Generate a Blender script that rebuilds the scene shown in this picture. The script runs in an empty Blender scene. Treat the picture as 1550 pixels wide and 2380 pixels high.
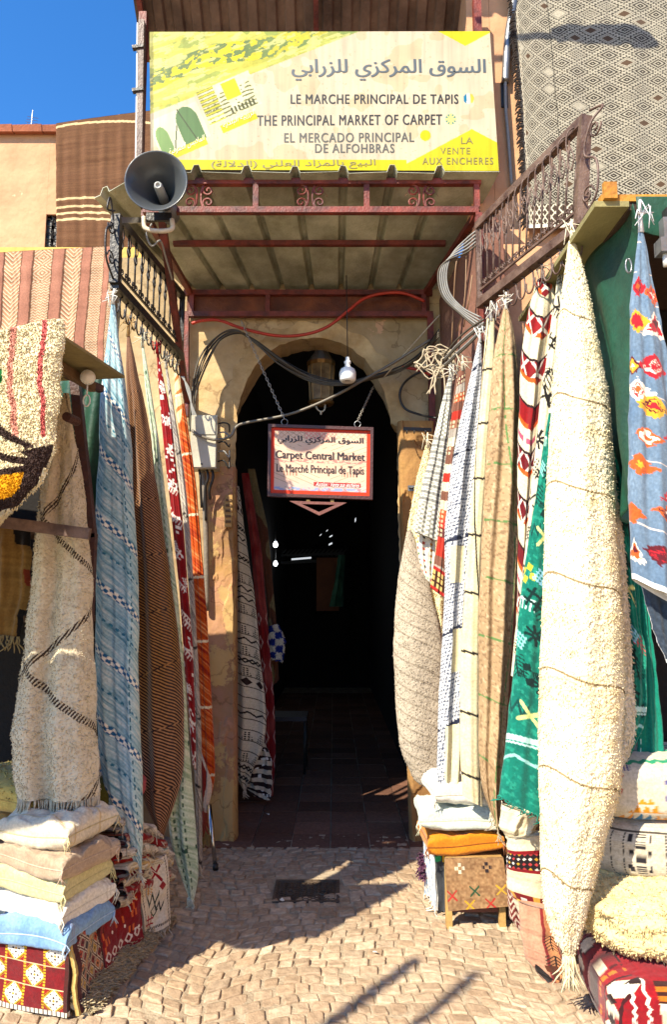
import bpy, math, random
import numpy as np
from mathutils import Vector, Matrix
rng = np.random.default_rng(7); random.seed(7)
S = bpy.context.scene; COL = S.collection
R = math.radians
# ---------------------------------------------------------------- camera, light, exposure
CAMZ, F, CX, CY, PITCH = 1.65, 1620.0, 775.0, 1190.0, R(7.39)
cam = bpy.data.cameras.new('camera'); cam.sensor_fit = 'VERTICAL'; cam.sensor_height = 36
cam.lens = 36*F/2380; cam.clip_start = .05; cam.clip_end = 500
co = bpy.data.objects.new('camera', cam); COL.objects.link(co)
co.location = (0, 0, CAMZ); co.rotation_euler = (R(90)+PITCH, 0, 0); S.camera = co
SUN_EL, SUN_AZ = R(43), (-.63, -.777)
w = bpy.data.worlds.new('World'); S.world = w; w.use_nodes = True
nt = w.node_tree; sky = nt.nodes.new('ShaderNodeTexSky'); sky.sky_type = 'NISHITA'; sky.sun_disc = False
sky.sun_elevation = SUN_EL; sky.sun_rotation = math.atan2(SUN_AZ[0], SUN_AZ[1])
sky.altitude = 600; sky.air_density = 1.0; sky.dust_density = .25; sky.ozone_density = 4.5
hs = nt.nodes.new('ShaderNodeHueSaturation'); hs.inputs['Saturation'].default_value = 1.25; hs.inputs['Hue'].default_value = .503
bg = nt.nodes['Background']; bg.inputs[1].default_value = .145
nt.links.new(sky.outputs[0], hs.inputs['Color']); nt.links.new(hs.outputs[0], bg.inputs[0])
sl = bpy.data.lights.new('sun', 'SUN'); sl.energy = 5; sl.angle = R(.5); sl.color = (1, .9, .72)
so = bpy.data.objects.new('sun', sl); COL.objects.link(so)
sd = Vector((-SUN_AZ[0]*math.cos(SUN_EL), -SUN_AZ[1]*math.cos(SUN_EL), -math.sin(SUN_EL)))
so.rotation_euler = sd.to_track_quat('-Z', 'Y').to_euler(); so.location = (-3, -4, 8)
S.view_settings.view_transform = 'Standard'; S.view_settings.look = 'None'
S.view_settings.exposure = 1.12; S.view_settings.gamma = 1
# ---------------------------------------------------------------- picture-plane measurements -> points of the place
_c, _s = math.cos(PITCH), math.sin(PITCH)
def ray(px, py):
    a = (CY-py)/F
    return np.array([(px-CX)/F, _c-a*_s, a*_c+_s])
def P(px, py, Y):
    r = ray(px, py); return Vector((r[0]/r[1]*Y, Y, CAMZ+r[2]/r[1]*Y))
def G(px, py, z=0.):
    r = ray(px, py); t = (z-CAMZ)/r[2]; return Vector((r[0]*t, r[1]*t, z))
def PN(px, py, Y):          # arrays
    a = (CY-py)/F; ry = _c-a*_s; rz = a*_c+_s
    return np.stack([(px-CX)/F/ry*Y, Y+0*px, CAMZ+rz/ry*Y], -1)
# ---------------------------------------------------------------- colours, noise
def hx(h):
    c = np.array([int(h[i:i+2], 16)/255 for i in (0, 2, 4)])
    return np.where(c <= .04045, c/12.92, ((c+.055)/1.055)**2.4)
def hash2(i, j, seed=0):
    n = (i.astype(np.int64)*374761393 + j.astype(np.int64)*668265263 + seed*974711) & 0x7fffffff
    n = ((n ^ (n >> 13))*1274126177) & 0x7fffffff
    return ((n ^ (n >> 16)) & 0xffff)/65535.
def vn(x, y, seed=0):
    x = np.asarray(x, float); y = np.asarray(y, float)
    i, j = np.floor(x), np.floor(y); fx, fy = x-i, y-j
    fx = fx*fx*(3-2*fx); fy = fy*fy*(3-2*fy)
    a, b, c, d = hash2(i, j, seed), hash2(i+1, j, seed), hash2(i, j+1, seed), hash2(i+1, j+1, seed)
    return (a*(1-fx)+b*fx)*(1-fy)+(c*(1-fx)+d*fx)*fy
def fbm(x, y, seed=0, o=3):
    r = 0; A = .5; n = 0
    for k in range(o):
        r = r+A*vn(x*2**k, y*2**k, seed+k); n += A; A *= .5
    return r/n
def mix(a, b, t):
    t = np.clip(np.asarray(t, float), 0, 1)[..., None]; return a*(1-t)+b*t
def fill(c, shape): return np.broadcast_to(np.asarray(c, float), tuple(shape)+(3,)).copy()
# ---------------------------------------------------------------- materials
MATS = {}
def _nodes(name):
    m = bpy.data.materials.new(name); m.use_nodes = True; n = m.node_tree
    return m, n, n.nodes['Principled BSDF']
def plain(name, c, rough=.6, var=.25, scale=8, bump=.1, bscale=60, metal=0., c2=None, dirt=0., patch=None, crack=0.):
    if name in MATS: return MATS[name]
    c = hx(c) if isinstance(c, str) else np.array(c)
    c2 = hx(c2) if isinstance(c2, str) else (c*(1-var) if c2 is None else np.array(c2))
    m, n, b = _nodes(name); L = n.links.new
    tc = n.nodes.new('ShaderNodeTexCoord')
    no = n.nodes.new('ShaderNodeTexNoise'); no.inputs['Scale'].default_value = scale; no.inputs['Detail'].default_value = 8
    no.inputs['Roughness'].default_value = .65
    L(tc.outputs['Object'], no.inputs['Vector'])
    rp = n.nodes.new('ShaderNodeValToRGB'); rp.color_ramp.elements[0].position = .35; rp.color_ramp.elements[1].position = .65
    rp.color_ramp.elements[0].color = (*c2, 1); rp.color_ramp.elements[1].color = (*c, 1)
    L(no.outputs['Fac'], rp.inputs[0]); out = rp.outputs[0]
    if dirt:
        n2 = n.nodes.new('ShaderNodeTexNoise'); n2.inputs['Scale'].default_value = scale*.37; n2.inputs['Detail'].default_value = 6
        L(tc.outputs['Object'], n2.inputs['Vector'])
        r2 = n.nodes.new('ShaderNodeValToRGB'); r2.color_ramp.elements[0].position = .45; r2.color_ramp.elements[1].position = .62
        r2.color_ramp.elements[0].color = (1-dirt,)*3+(1,); r2.color_ramp.elements[1].color = (1, 1, 1, 1)
        L(n2.outputs['Fac'], r2.inputs[0])
        mx = n.nodes.new('ShaderNodeMixRGB'); mx.blend_type = 'MULTIPLY'; mx.inputs[0].default_value = 1
        L(out, mx.inputs[1]); L(r2.outputs[0], mx.inputs[2]); out = mx.outputs[0]
    if patch:       # sharp-edged remains of an older coat of paint
        n3 = n.nodes.new('ShaderNodeTexNoise'); n3.inputs['Scale'].default_value = scale*.55; n3.inputs['Detail'].default_value = 9; n3.inputs['Roughness'].default_value = .7
        mp = n.nodes.new('ShaderNodeMapping'); mp.inputs['Location'].default_value = (3.1, 1.7, 5.2); L(tc.outputs['Object'], mp.inputs[0]); L(mp.outputs[0], n3.inputs['Vector'])
        r3 = n.nodes.new('ShaderNodeValToRGB'); r3.color_ramp.elements[0].position = patch[1]; r3.color_ramp.elements[1].position = patch[1]+.015; L(n3.outputs['Fac'], r3.inputs[0])
        mx = n.nodes.new('ShaderNodeMixRGB'); L(r3.outputs[0], mx.inputs[0]); L(out, mx.inputs[1]); mx.inputs[2].default_value = (*hx(patch[0]), 1); out = mx.outputs[0]
    if crack:
        n4 = n.nodes.new('ShaderNodeTexNoise'); n4.inputs['Scale'].default_value = 5; n4.inputs['Detail'].default_value = 6; L(tc.outputs['Object'], n4.inputs['Vector'])
        ma = n.nodes.new('ShaderNodeVectorMath'); ma.operation = 'MULTIPLY_ADD'; ma.inputs[1].default_value = (.35,)*3; L(n4.outputs['Color'], ma.inputs[0]); L(tc.outputs['Object'], ma.inputs[2])
        vo = n.nodes.new('ShaderNodeTexVoronoi'); vo.feature = 'DISTANCE_TO_EDGE'; vo.inputs['Scale'].default_value = crack; L(ma.outputs[0], vo.inputs['Vector'])
        r4 = n.nodes.new('ShaderNodeValToRGB'); r4.color_ramp.elements[0].position = .0; r4.color_ramp.elements[1].position = .016; r4.color_ramp.elements[0].color = (.62, .58, .55, 1); L(vo.outputs['Distance'], r4.inputs[0])
        mx = n.nodes.new('ShaderNodeMixRGB'); mx.blend_type = 'MULTIPLY'; mx.inputs[0].default_value = 1; L(out, mx.inputs[1]); L(r4.outputs[0], mx.inputs[2]); out = mx.outputs[0]
    L(out, b.inputs['Base Color'])
    b.inputs['Roughness'].default_value = rough; b.inputs['Metallic'].default_value = metal
    if bump:
        nb = n.nodes.new('ShaderNodeTexNoise'); nb.inputs['Scale'].default_value = bscale; nb.inputs['Detail'].default_value = 6
        L(tc.outputs['Object'], nb.inputs['Vector'])
        bp = n.nodes.new('ShaderNodeBump'); bp.inputs['Strength'].default_value = min(1, bump*4); bp.inputs['Distance'].default_value = .01
        L(nb.outputs['Fac'], bp.inputs['Height']); L(bp.outputs[0], b.inputs['Normal'])
    MATS[name] = m; return m
def painted(name, rough=.95, bscale=350, bump=.5, var=.3, vscale=90, sheen=.15, dist=.004):
    """woven or printed stuff: pattern colour from the mesh, thread-sized variation and relief from noise"""
    if name in MATS: return MATS[name]
    m, n, b = _nodes(name); L = n.links.new
    at = n.nodes.new('ShaderNodeAttribute'); at.attribute_name = 'Col'
    tc = n.nodes.new('ShaderNodeTexCoord')
    no = n.nodes.new('ShaderNodeTexNoise'); no.inputs['Scale'].default_value = vscale; no.inputs['Detail'].default_value = 5
    L(tc.outputs['Object'], no.inputs['Vector'])
    rp = n.nodes.new('ShaderNodeValToRGB'); rp.color_ramp.elements[0].position = .3; rp.color_ramp.elements[1].position = .7
    rp.color_ramp.elements[0].color = (1-var,)*3+(1,); rp.color_ramp.elements[1].color = (1, 1, 1, 1)
    L(no.outputs['Fac'], rp.inputs[0])
    mx = n.nodes.new('ShaderNodeMixRGB'); mx.blend_type = 'MULTIPLY'; mx.inputs[0].default_value = 1
    L(at.outputs['Color'], mx.inputs[1]); L(rp.outputs[0], mx.inputs[2]); L(mx.outputs[0], b.inputs['Base Color'])
    b.inputs['Roughness'].default_value = rough; b.inputs['Specular IOR Level'].default_value = .15
    b.inputs['Sheen Weight'].default_value = sheen
    if bump:
        nb = n.nodes.new('ShaderNodeTexNoise'); nb.inputs['Scale'].default_value = bscale; nb.inputs['Detail'].default_value = 4
        L(tc.outputs['Object'], nb.inputs['Vector'])
        bp = n.nodes.new('ShaderNodeBump'); bp.inputs['Strength'].default_value = bump; bp.inputs['Distance'].default_value = dist
        L(nb.outputs['Fac'], bp.inputs['Height']); L(bp.outputs[0], b.inputs['Normal'])
    MATS[name] = m; return m
def glow(name, c, e):
    m, n, b = _nodes(name); b.inputs['Emission Color'].default_value = (*c, 1); b.inputs['Emission Strength'].default_value = e
    b.inputs['Base Color'].default_value = (*c, 1); return m
FAB = painted('woven_fabric'); KNIT = painted('wool_pile', bscale=160, bump=.4, var=.12, vscale=60, dist=.005, sheen=0)
PRINT = painted('printed_vinyl', rough=.45, bump=.06, bscale=40, var=.06, vscale=5, sheen=0)
STONE = painted('stone', rough=.85, bscale=120, bump=.6, var=.35, vscale=40, sheen=0, dist=.006)
red_steel = plain('red_oxide_steel', '8E3B2C', .55, .45, 9, .1, 80, c2='4A1C14', dirt=.3)
brown_steel = plain('brown_steel', '6E584C', .5, .4, 12, .1, 80, c2='402A22')
dark_steel = plain('dark_steel', '2A2725', .45, .4, 14, .1)
grey_steel = plain('grey_steel', '8A8C8E', .35, .3, 10, .05, metal=.6)
salmon = plain('salmon_plaster', 'D0A078', .9, .3, 2.6, .4, 11, c2='BE8C66', dirt=.14, patch=('DCB48C', .62))
yellow_pl = plain('yellow_plaster', 'E0BA66', .9, .2, 2.5, .3, 14, c2='D4AA58', dirt=.1)
old_pl = plain('old_plaster', 'D2B78C', .92, .4, 3.5, .45, 13, c2='B29668', dirt=.38, patch=('C29A78', .62), crack=1.7)
pink_pl = plain('pink_plaster', 'BE8C70', .92, .3, 3.5, .4, 14, c2='A8804C', dirt=.4, patch=('B0905C', .53), crack=2.2)
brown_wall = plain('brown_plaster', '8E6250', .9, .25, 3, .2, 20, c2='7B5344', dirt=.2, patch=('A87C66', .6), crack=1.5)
rubber = plain('black_rubber', '1E1C1A', .5, .3, 20, 0)
greycable = plain('grey_cable', '8F8F8B', .5, .2, 20, 0)
white_pl = plain('white_plastic', 'D8D6CE', .4, .1, 6, .02)
wood = plain('pale_wood', 'B58F52', .7, .35, 12, .1)
darkness = plain('shade_black', '17120F', .95, .4, 4, .1)  # near-black colour puts the shade of the interiors into the surfaces
# ---------------------------------------------------------------- mesh building
ORG = {}
def link(name, me, mat, parent=None, loc=None):
    o = bpy.data.objects.new(name, me); COL.objects.link(o)
    if mat: me.materials.append(mat)
    if parent is not None:
        o.parent = parent; ORG[o] = ORG[parent]
    else:
        o.location = loc if loc is not None else (0, 0, 0); ORG[o] = Vector(o.location)
    return o
def mesh(name, V, Fc, mat, parent=None, cols=None, smooth=True, loc=None, normals=None):
    V = np.asarray(V, float).reshape(-1, 3)
    if parent is None and loc is None: loc = Vector((*(V[:, :2].min(0)+V[:, :2].max(0))/2, V[:, 2].min()))
    off = ORG[parent] if parent is not None else Vector(loc)
    V = V-np.array(off)
    me = bpy.data.meshes.new(name)
    if isinstance(Fc, np.ndarray):
        k = Fc.shape[1]; me.vertices.add(len(V)); me.vertices.foreach_set('co', V.astype(np.float32).ravel())
        me.loops.add(Fc.size); me.loops.foreach_set('vertex_index', Fc.astype(np.int32).ravel())
        me.polygons.add(len(Fc)); me.polygons.foreach_set('loop_start', np.arange(0, Fc.size, k, dtype=np.int32))
        me.update(calc_edges=True)
    else:
        me.from_pydata([tuple(v) for v in V], [], Fc); me.update()
    me.polygons.foreach_set('use_smooth', np.full(len(me.polygons), smooth))
    if cols is not None:
        c = np.ones((len(V), 4), np.float32); c[:, :3] = np.clip(np.asarray(cols).reshape(-1, 3), 0, 1)
        a = me.color_attributes.new('Col', 'FLOAT_COLOR', 'POINT'); a.data.foreach_set('color', c.ravel())
    if normals is not None: me.normals_split_custom_set_from_vertices([tuple(q) for q in normals])
    return link(name, me, mat, parent, None if parent is not None else loc)
def tag(o, label, cat, group=None, kind=None):
    if label: o['label'] = label
    if cat: o['category'] = cat
    if group: o['group'] = group
    if kind: o['kind'] = kind
    return o
def thing(name, label, cat, loc, group=None):
    o = bpy.data.objects.new(name, None); COL.objects.link(o); o.location = loc; o.empty_display_size = .1; ORG[o] = Vector(loc)
    return tag(o, label, cat, group)
class MB:
    def __init__(s): s.v = []; s.f = []; s.c = []
    def add(s, v, f, c=None):
        k = len(s.v); s.v += [tuple(x) for x in v]; s.f += [tuple(i+k for i in q) for q in f]
        s.c += [tuple(c if c is not None else (1, 1, 1))]*len(v); return s
    def hexa(s, p, c=None):     # 8 corners: bottom loop then top loop
        return s.add(p, [(3, 2, 1, 0), (4, 5, 6, 7), (0, 1, 5, 4), (1, 2, 6, 5), (2, 3, 7, 6), (3, 0, 4, 7)], c)
    def box(s, a, b, c=None):
        (x0, y0, z0), (x1, y1, z1) = a, b
        return s.hexa([(x0, y0, z0), (x1, y0, z0), (x1, y1, z0), (x0, y1, z0), (x0, y0, z1), (x1, y0, z1), (x1, y1, z1), (x0, y1, z1)], c)
    def bar(s, a, b, wd, ht=None, c=None, up=(0, 0, 1)):    # square bar from a to b
        a, b = Vector(a), Vector(b); ht = ht or wd; d = (b-a).normalized(); u = Vector(up)
        if abs(d.dot(u)) > .95: u = Vector((0, 1, 0))
        x = d.cross(u).normalized()*wd/2; y = x.cross(d).normalized()*ht/2
        return s.hexa([a-x-y, a+x-y, b+x-y, b-x-y, a-x+y, a+x+y, b+x+y, b-x+y], c)
    def tube(s, pts, r, n=6, c=None, cap=True):
        pts = [Vector(p) for p in pts]; m = len(pts); rr = r if hasattr(r, '__len__') else [r]*m
        d0 = (pts[1]-pts[0]).normalized(); u = Vector((0, 0, 1)) if abs(d0.z) < .9 else Vector((1, 0, 0))
        v = []
        x = d0.cross(u).normalized()
        for i, p in enumerate(pts):
            d = (pts[min(i+1, m-1)]-pts[max(i-1, 0)])
            d = d.normalized() if d.length > 1e-9 else d0
            x = (x-d*x.dot(d)); x = x.normalized() if x.length > 1e-6 else d.orthogonal().normalized(); y = d.cross(x)
            for k in range(n):
                a = 2*math.pi*k/n; v.append(p+(x*math.cos(a)+y*math.sin(a))*rr[i])
        f = [(i*n+k, i*n+(k+1) % n, (i+1)*n+(k+1) % n, (i+1)*n+k) for i in range(m-1) for k in range(n)]
        if cap: f += [tuple(range(n))[::-1], tuple((m-1)*n+k for k in range(n))]
        return s.add(v, f, c)
    def lathe(s, cen, prof, n=20, axis=(0, 0, 1), c=None):
        ax = Vector(axis).normalized(); x = ax.orthogonal().normalized(); y = ax.cross(x); cen = Vector(cen); v = []
        for (r, h) in prof:
            for k in range(n):
                a = 2*math.pi*k/n; v.append(cen+ax*h+(x*math.cos(a)+y*math.sin(a))*r)
        m = len(prof)
        f = [(i*n+k, i*n+(k+1) % n, (i+1)*n+(k+1) % n, (i+1)*n+k) for i in range(m-1) for k in range(n)]
        return s.add(v, f, c)
    def prism(s, pts, d, c=None):       # polygon pts, extruded by vector d
        pts = [Vector(p) for p in pts]; d = Vector(d); n = len(pts)
        return s.add(pts+[p+d for p in pts], [tuple(range(n))[::-1], tuple(range(n, 2*n))]+[(i, (i+1) % n, n+(i+1) % n, n+i) for i in range(n)], c)
    def build(s, name, mat, parent=None, smooth=False, cols=False, loc=None):
        return mesh(name, s.v, s.f, mat, parent, np.array(s.c) if cols else None, smooth, loc)
def spline(pts, n=8):
    p = [np.array(q, float) for q in pts]; p = [2*p[0]-p[1]]+p+[2*p[-1]-p[-2]]; out = []
    for i in range(1, len(p)-2):
        for k in range(n):
            t = k/n; a, b, c, d = p[i-1:i+3]
            out.append(.5*((2*b)+(c-a)*t+(2*a-5*b+4*c-d)*t*t+(3*b-a-3*c+d)*t**3))
    out.append(p[-2]); return [Vector(q) for q in out]
def gridf(nu, nv, closed=False):
    i = np.arange(nv-1)[:, None]; m = nu if closed else nu-1; j = np.arange(m)[None, :]; k = (j+1) % nu
    return np.stack([i*nu+j+0*i, i*nu+k+0*i, (i+1)*nu+k, (i+1)*nu+j+0*i], -1).reshape(-1, 4)
def poly_at(pts, v):
    p = np.array(pts, float); d = np.r_[0, np.cumsum(np.hypot(*np.diff(p, axis=0).T))]; d /= d[-1]
    dense = np.linspace(0, 1, 161); q = np.stack([np.interp(dense, d, p[:, k]) for k in range(2)], -1)
    k = np.ones(9)/9
    for a in range(2): q[:, a] = np.convolve(np.pad(q[:, a], 4, mode='reflect', reflect_type='odd'), k, 'valid')
    return np.stack([np.interp(v, dense, q[:, k]) for k in range(2)], -1)
def tufts(Pg, Ng, Cg, n, r, l, droop=.5, rows=0, seed=1, sel=None):
    """n wool tufts scattered over a grid of points; returns verts, tri faces, colours"""
    g = np.random.default_rng(seed); nv, nu = Pg.shape[:2]
    e1 = np.linalg.norm(np.cross(np.diff(Pg, axis=0)[:, :-1], np.diff(Pg, axis=1)[:-1]), axis=-1)
    if sel is not None: e1 = e1*sel[:-1, :-1]
    pr = (e1/e1.sum()).ravel(); k = g.choice(pr.size, n, p=pr); i, j = k//(nu-1), k % (nu-1)
    a, b = g.random(n)[:, None], g.random(n)[:, None]
    def lerp(A): return (A[i, j]*(1-a)+A[i, j+1]*a)*(1-b)+(A[i+1, j]*(1-a)+A[i+1, j+1]*a)*b
    p, nn, c = lerp(Pg), lerp(Ng), lerp(Cg)
    c = c*(.86+.24*g.random(n)[:, None])
    d = nn*.75+g.normal(0, .33, (n, 3))+np.array([0, 0, -droop]); d /= np.linalg.norm(d, axis=1)[:, None]
    t1 = np.cross(d, g.normal(0, 1, (n, 3))); t1 /= np.linalg.norm(t1, axis=1)[:, None]; t2 = np.cross(d, t1)
    L_ = (l*(.6+.8*g.random(n)))[:, None]; rr = (r*(.7+.6*g.random(n)))[:, None]
    base = p-nn*r*.5
    ring = [base+L_*.45*d+rr*(t1*math.cos(q)+t2*math.sin(q)) for q in (0, 2.094, 4.189)]
    tip = base+L_*d+np.array([0, 0, -.25])*L_
    V = np.stack([base]+ring+[tip], 1).reshape(-1, 3); o = np.arange(n)[:, None]*5
    Fq = np.concatenate([o+np.array(q) for q in ((0, 2, 1), (0, 3, 2), (0, 1, 3), (1, 2, 4), (2, 3, 4), (3, 1, 4))])
    own = np.concatenate([np.stack([d*0+nn, (ring[0]-base), (ring[1]-base), (ring[2]-base), d], 1)]).reshape(-1, 3); own /= np.maximum(np.linalg.norm(own, axis=1), 1e-9)[:, None]
    NN = np.repeat(nn, 5, 0)*1.0+own*.45; NN /= np.maximum(np.linalg.norm(NN, axis=1), 1e-9)[:, None]
    return V, Fq, np.repeat(c, 5, 0), NN
def pile(a, t, seed=0, f=92.):
    """relief of a curly wool pile: overlapping rounded curls in slanting rows"""
    a2 = a+.012*(vn(a*30, t*30, seed+2)-.5); t2 = t+.35*a+.014*(vn(a*26, t*26, seed+7)-.5)
    i, j = a2*f, t2*f*.8; r1 = np.abs(vn(i, j, seed+1)*2-1); r2 = vn(i*2.1, j*2.1, seed+3)
    return .6*(1-r1)+.4*r2+.5*(fbm(a*9, t*9, seed+5)-.5)
def grid_normals(Pg):
    du = np.gradient(Pg, axis=1); dv = np.gradient(Pg, axis=0); n = np.cross(dv, du)
    return n/np.maximum(np.linalg.norm(n, axis=-1), 1e-9)[..., None]
def quads_to_tris(q): return np.concatenate([q[:, [0, 1, 2]], q[:, [0, 2, 3]]])
def fringe(name, edge, parent, length, n, col, r=.004, seed=3, wave=.012, dirv=(0, 0, -1), mat=None):
    g = random.Random(seed); mb = MB(); e = [Vector(p) for p in edge]; dv = Vector(dirv)
    for k in range(n):
        t = (k+g.random()*.8)/n*(len(e)-1); i = min(int(t), len(e)-2); p = e[i].lerp(e[i+1], t-i)
        l = length*(.7+.5*g.random()); sw = Vector((g.uniform(-1, 1), g.uniform(-1, 1), 0))*wave*2; pts = []
        for q in range(5):
            s = q/4; pts.append(p+dv*l*s+sw*s*s*2+Vector((g.uniform(-1, 1), g.uniform(-1, 1), 0))*wave*.4*(q > 0))
        c = np.array(col)*(.75+.4*g.random()); mb.tube(pts, [r, r*.9, r*.8, r*.9, r*.5], 4, c)
    return mb.build(name, mat or FAB, parent, True, True)
def drape(name, label, L, Rr, Y, paint, cat='rug', bulge=.7, folds=((2.2, .10), (4.5, .05)), drift=2., nu=64, nv=420, group=None,
          mat=None, shag=None, back=.3, fr=None, rough=.0, seed=0, thick=None, knot=None):
    """hanging textile: closed bundle between two outlines, hung at depth Y (number or (top, bottom))"""
    v = np.linspace(0, 1, nv); pl, pr = poly_at(L, v), poly_at(Rr, v)
    Yv = np.interp(v, np.linspace(0, 1, len(Y)), Y) if hasattr(Y, '__len__') else np.full(nv, float(Y))
    A, B = PN(pl[:, 0], pl[:, 1], Yv), PN(pr[:, 0], pr[:, 1], Yv)
    wb = np.clip(v*8, 0, 1)*np.clip((1-v)*8, 0, 1)*min(1., float(np.median(np.linalg.norm(B-A, axis=1)))/.25)
    A = A+np.stack([.022*(fbm(v*11, v*0+seed, 3)-.5)*wb, .03*(fbm(v*6, v*0+seed, 4)-.5)*wb, 0*v], -1); B = B+np.stack([.022*(fbm(v*11, v*0+seed, 8)-.5)*wb, .03*(fbm(v*6, v*0+seed, 9)-.5)*wb, 0*v], -1)
    c = (A+B)/2; h = (B-A)/2; hl = np.linalg.norm(h, axis=1)
    nrm = np.stack([h[:, 1], -h[:, 0], 0*hl], -1); nrm /= np.maximum(np.linalg.norm(nrm, axis=1), 1e-6)[:, None]
    nb = max(12, nu//3); th = np.r_[np.linspace(math.pi, 0, nu), np.linspace(0, -math.pi, nb+2)[1:-1]]
    s, q = np.cos(th), np.sin(th)
    fr_ = np.arange(len(th)) < nu
    d = np.where(q > 0, bulge, back)[None, :]*hl[:, None]*q[None, :]
    V2, S2 = np.meshgrid(v, s, indexing='ij')
    fo = 0
    for k, (fq, am) in enumerate(folds):
        fo = fo+am*np.cos(fq*math.pi*S2+k*1.7+seed+drift*V2*(1-.5*k)+1.2*vn(V2*4, S2*0+k, seed))
    env = np.clip(V2*6, .15, 1)
    d = d+fo*hl[:, None]*env*(np.clip(q, 0, 1)**.5)[None, :]
    Pg = c[:, None]+h[:, None]*s[None, :, None]+nrm[:, None]*d[..., None]
    al = np.r_[0, np.cumsum(np.linalg.norm(np.diff(c, axis=0), axis=1))]
    arc = np.where(fr_, 1-th/math.pi, 1+(-th)/math.pi)
    Wd = float(np.median(hl)*2*1.25)
    Tm, Um = np.meshgrid(al, arc, indexing='ij')
    if rough: Pg = Pg+nrm[:, None]*((fbm(Um*Wd*40, Tm*40, seed)-.5)*rough)[..., None]
    C = paint(Um*Wd, Tm, Um, V2, Wd, al[-1])
    m = len(th); Fq = gridf(m, nv, True)
    caps = [[k for k in range(m)], [(nv-1)*m+k for k in range(m)][::-1]]
    Vv, Cc = Pg.reshape(-1, 3), C.reshape(-1, 3); Nn = grid_normals(Pg)
    sg = np.sign((Nn[nv//2, nu//2]*nrm[nv//2]).sum()); Nn = Nn*sg
    if shag:
        hgt = pile(Um*Wd, Tm, seed)*shag[4] if len(shag) > 4 else pile(Um*Wd, Tm, seed)*.011
        Pg = Pg+Nn*(hgt*np.clip(q, .25, 1)[None, :])[..., None]; Nn = grid_normals(Pg)*sg; Vv = Pg.reshape(-1, 3)
    loc = Vector((float(c[-1, 0]), float(c[-1, 1]), float(Pg[..., 2].min())))
    faces = quads_to_tris(Fq)
    # close the ends with a fan
    ex = []; exc = []; nV = len(Vv)
    ctr = np.stack([Pg[0].mean(0), Pg[-1].mean(0)]); Vv = np.concatenate([Vv, ctr]); Cc = np.concatenate([Cc, C[0].mean(0)[None], C[-1].mean(0)[None]*.6])
    k = np.arange(m); faces = np.concatenate([faces, np.stack([0*k+nV, k, (k+1) % m], -1), np.stack([0*k+nV+1, (nv-1)*m+(k+1) % m, (nv-1)*m+k], -1)])
    if shag:
        tv, tf, tcx, tn = tufts(Pg[:, :nu], Nn[:, :nu], C[:, :nu], *shag[:4])
        faces = np.concatenate([faces, tf+len(Vv)]); Vv = np.concatenate([Vv, tv]); Cc = np.concatenate([Cc, tcx])
    o = mesh(name, Vv, faces, mat or FAB, None, Cc, True, loc)
    tag(o, label, cat, group)
    if fr:
        edge = Pg[-1, :nu][::max(1, nu//12)]
        fringe('fringe', edge, o, fr[0], fr[1], fr[2], *(fr[3:]))
    if knot:
        mb = MB(); tp = Vector(Pg[0].mean(0)); g = random.Random(seed)
        mb.tube([tp+Vector((0, 0, -.02)), tp+Vector((0, 0, knot[0]*.5)), tp+Vector((.004, 0, knot[0]))], [.012, .007, .005], 6, knot[1])
        for q2 in range(7):
            a = tp+Vector((0, 0, knot[0]*.45)); mb.tube([a, a+Vector((g.uniform(-.04, .04), g.uniform(-.03, .01), g.uniform(-.02, .05))), a+Vector((g.uniform(-.06, .06), g.uniform(-.05, 0), g.uniform(-.09, .03)))], [.004, .003, .002], 4, knot[1])
        mb.build('knot', FAB, o, True, True)
    return o
# ---------------------------------------------------------------- motif painting
def motif(kind, x, y):
    ax, ay = abs(x), abs(y)
    ins = (ax < 1) & (ay < 1)
    if kind == 'x': m = abs(ax-ay) < .22
    elif kind == 'dia': m = abs(ax+ay-.8) < .16
    elif kind == 'fdia': m = ax+ay < .95
    elif kind == 'star': m = ((ax < .14) | (ay < .14) | (abs(ax-ay) < .16)) & (ax+ay > .15) & (ax*ax+ay*ay < .95)
    elif kind == 'tri': m = (y < .9) & (ax < (1-(y+1)/2)) if False else (ax < (y+1)/2)
    elif kind == 'hash': m = (abs(ax-.4) < .13) | (abs(ay-.4) < .13)
    elif kind == 'zig': m = abs(y-(.6-abs(((x*2) % 2)-1)*1.2)) < .28
    elif kind == 'tree': m = (ax < .1) | (abs(((y*2.5-ax*1.5) % 1)-.5) < .17)
    elif kind == 'lat': m = (abs(((x+y)*2 % 1)-.5) < .17) | (abs(((x-y)*2 % 1)-.5) < .17); m &= ax+ay < 1
    elif kind == 'dots': m = (np.hypot(((x*2.5) % 1)-.5, ((y*2.5) % 1)-.5) < .33) & (ax < (y+1)/2)
    elif kind == 'plus': m = ((ax < .33) | (ay < .33)) & ~((ax < .33) & (ay < .33)) & (((x*6) % 1 > .25) | (ay > .33))
    elif kind == 'stair': m = abs(y-np.round(x*3)/3) < .24
    elif kind == 'comb': m = (ay < .12) | ((abs(((x*2.5) % 1)-.5) < .2) & (y > 0))
    elif kind == 'sq': m = np.maximum(ax, ay) < .7; m &= ~((abs(ax) < .12) | (abs(ay) < .12))
    elif kind == 'rings': m = (((ax+ay)*3) % 1) < .5; m &= ax+ay < 1
    else: m = ins
    return m & ins
def stamp(C, A, T, a0, t0, sz, kind, col, asp=1., rot=0.):
    x, y = (A-a0), (T-t0)
    if rot: x, y = x*math.cos(rot)+y*math.sin(rot), -x*math.sin(rot)+y*math.cos(rot)
    m = motif(kind, x/(sz*asp), y/sz); C[m] = np.asarray(col); return C
def strands(A, T, ang, seed=0, fine=160., long=9.):
    c, s = math.cos(ang), math.sin(ang); p, q = A*c+T*s, -A*s+T*c
    return .6*vn(p*long, q*fine, seed)+.4*vn(p*long*3, q*fine*2, seed+5)
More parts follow.
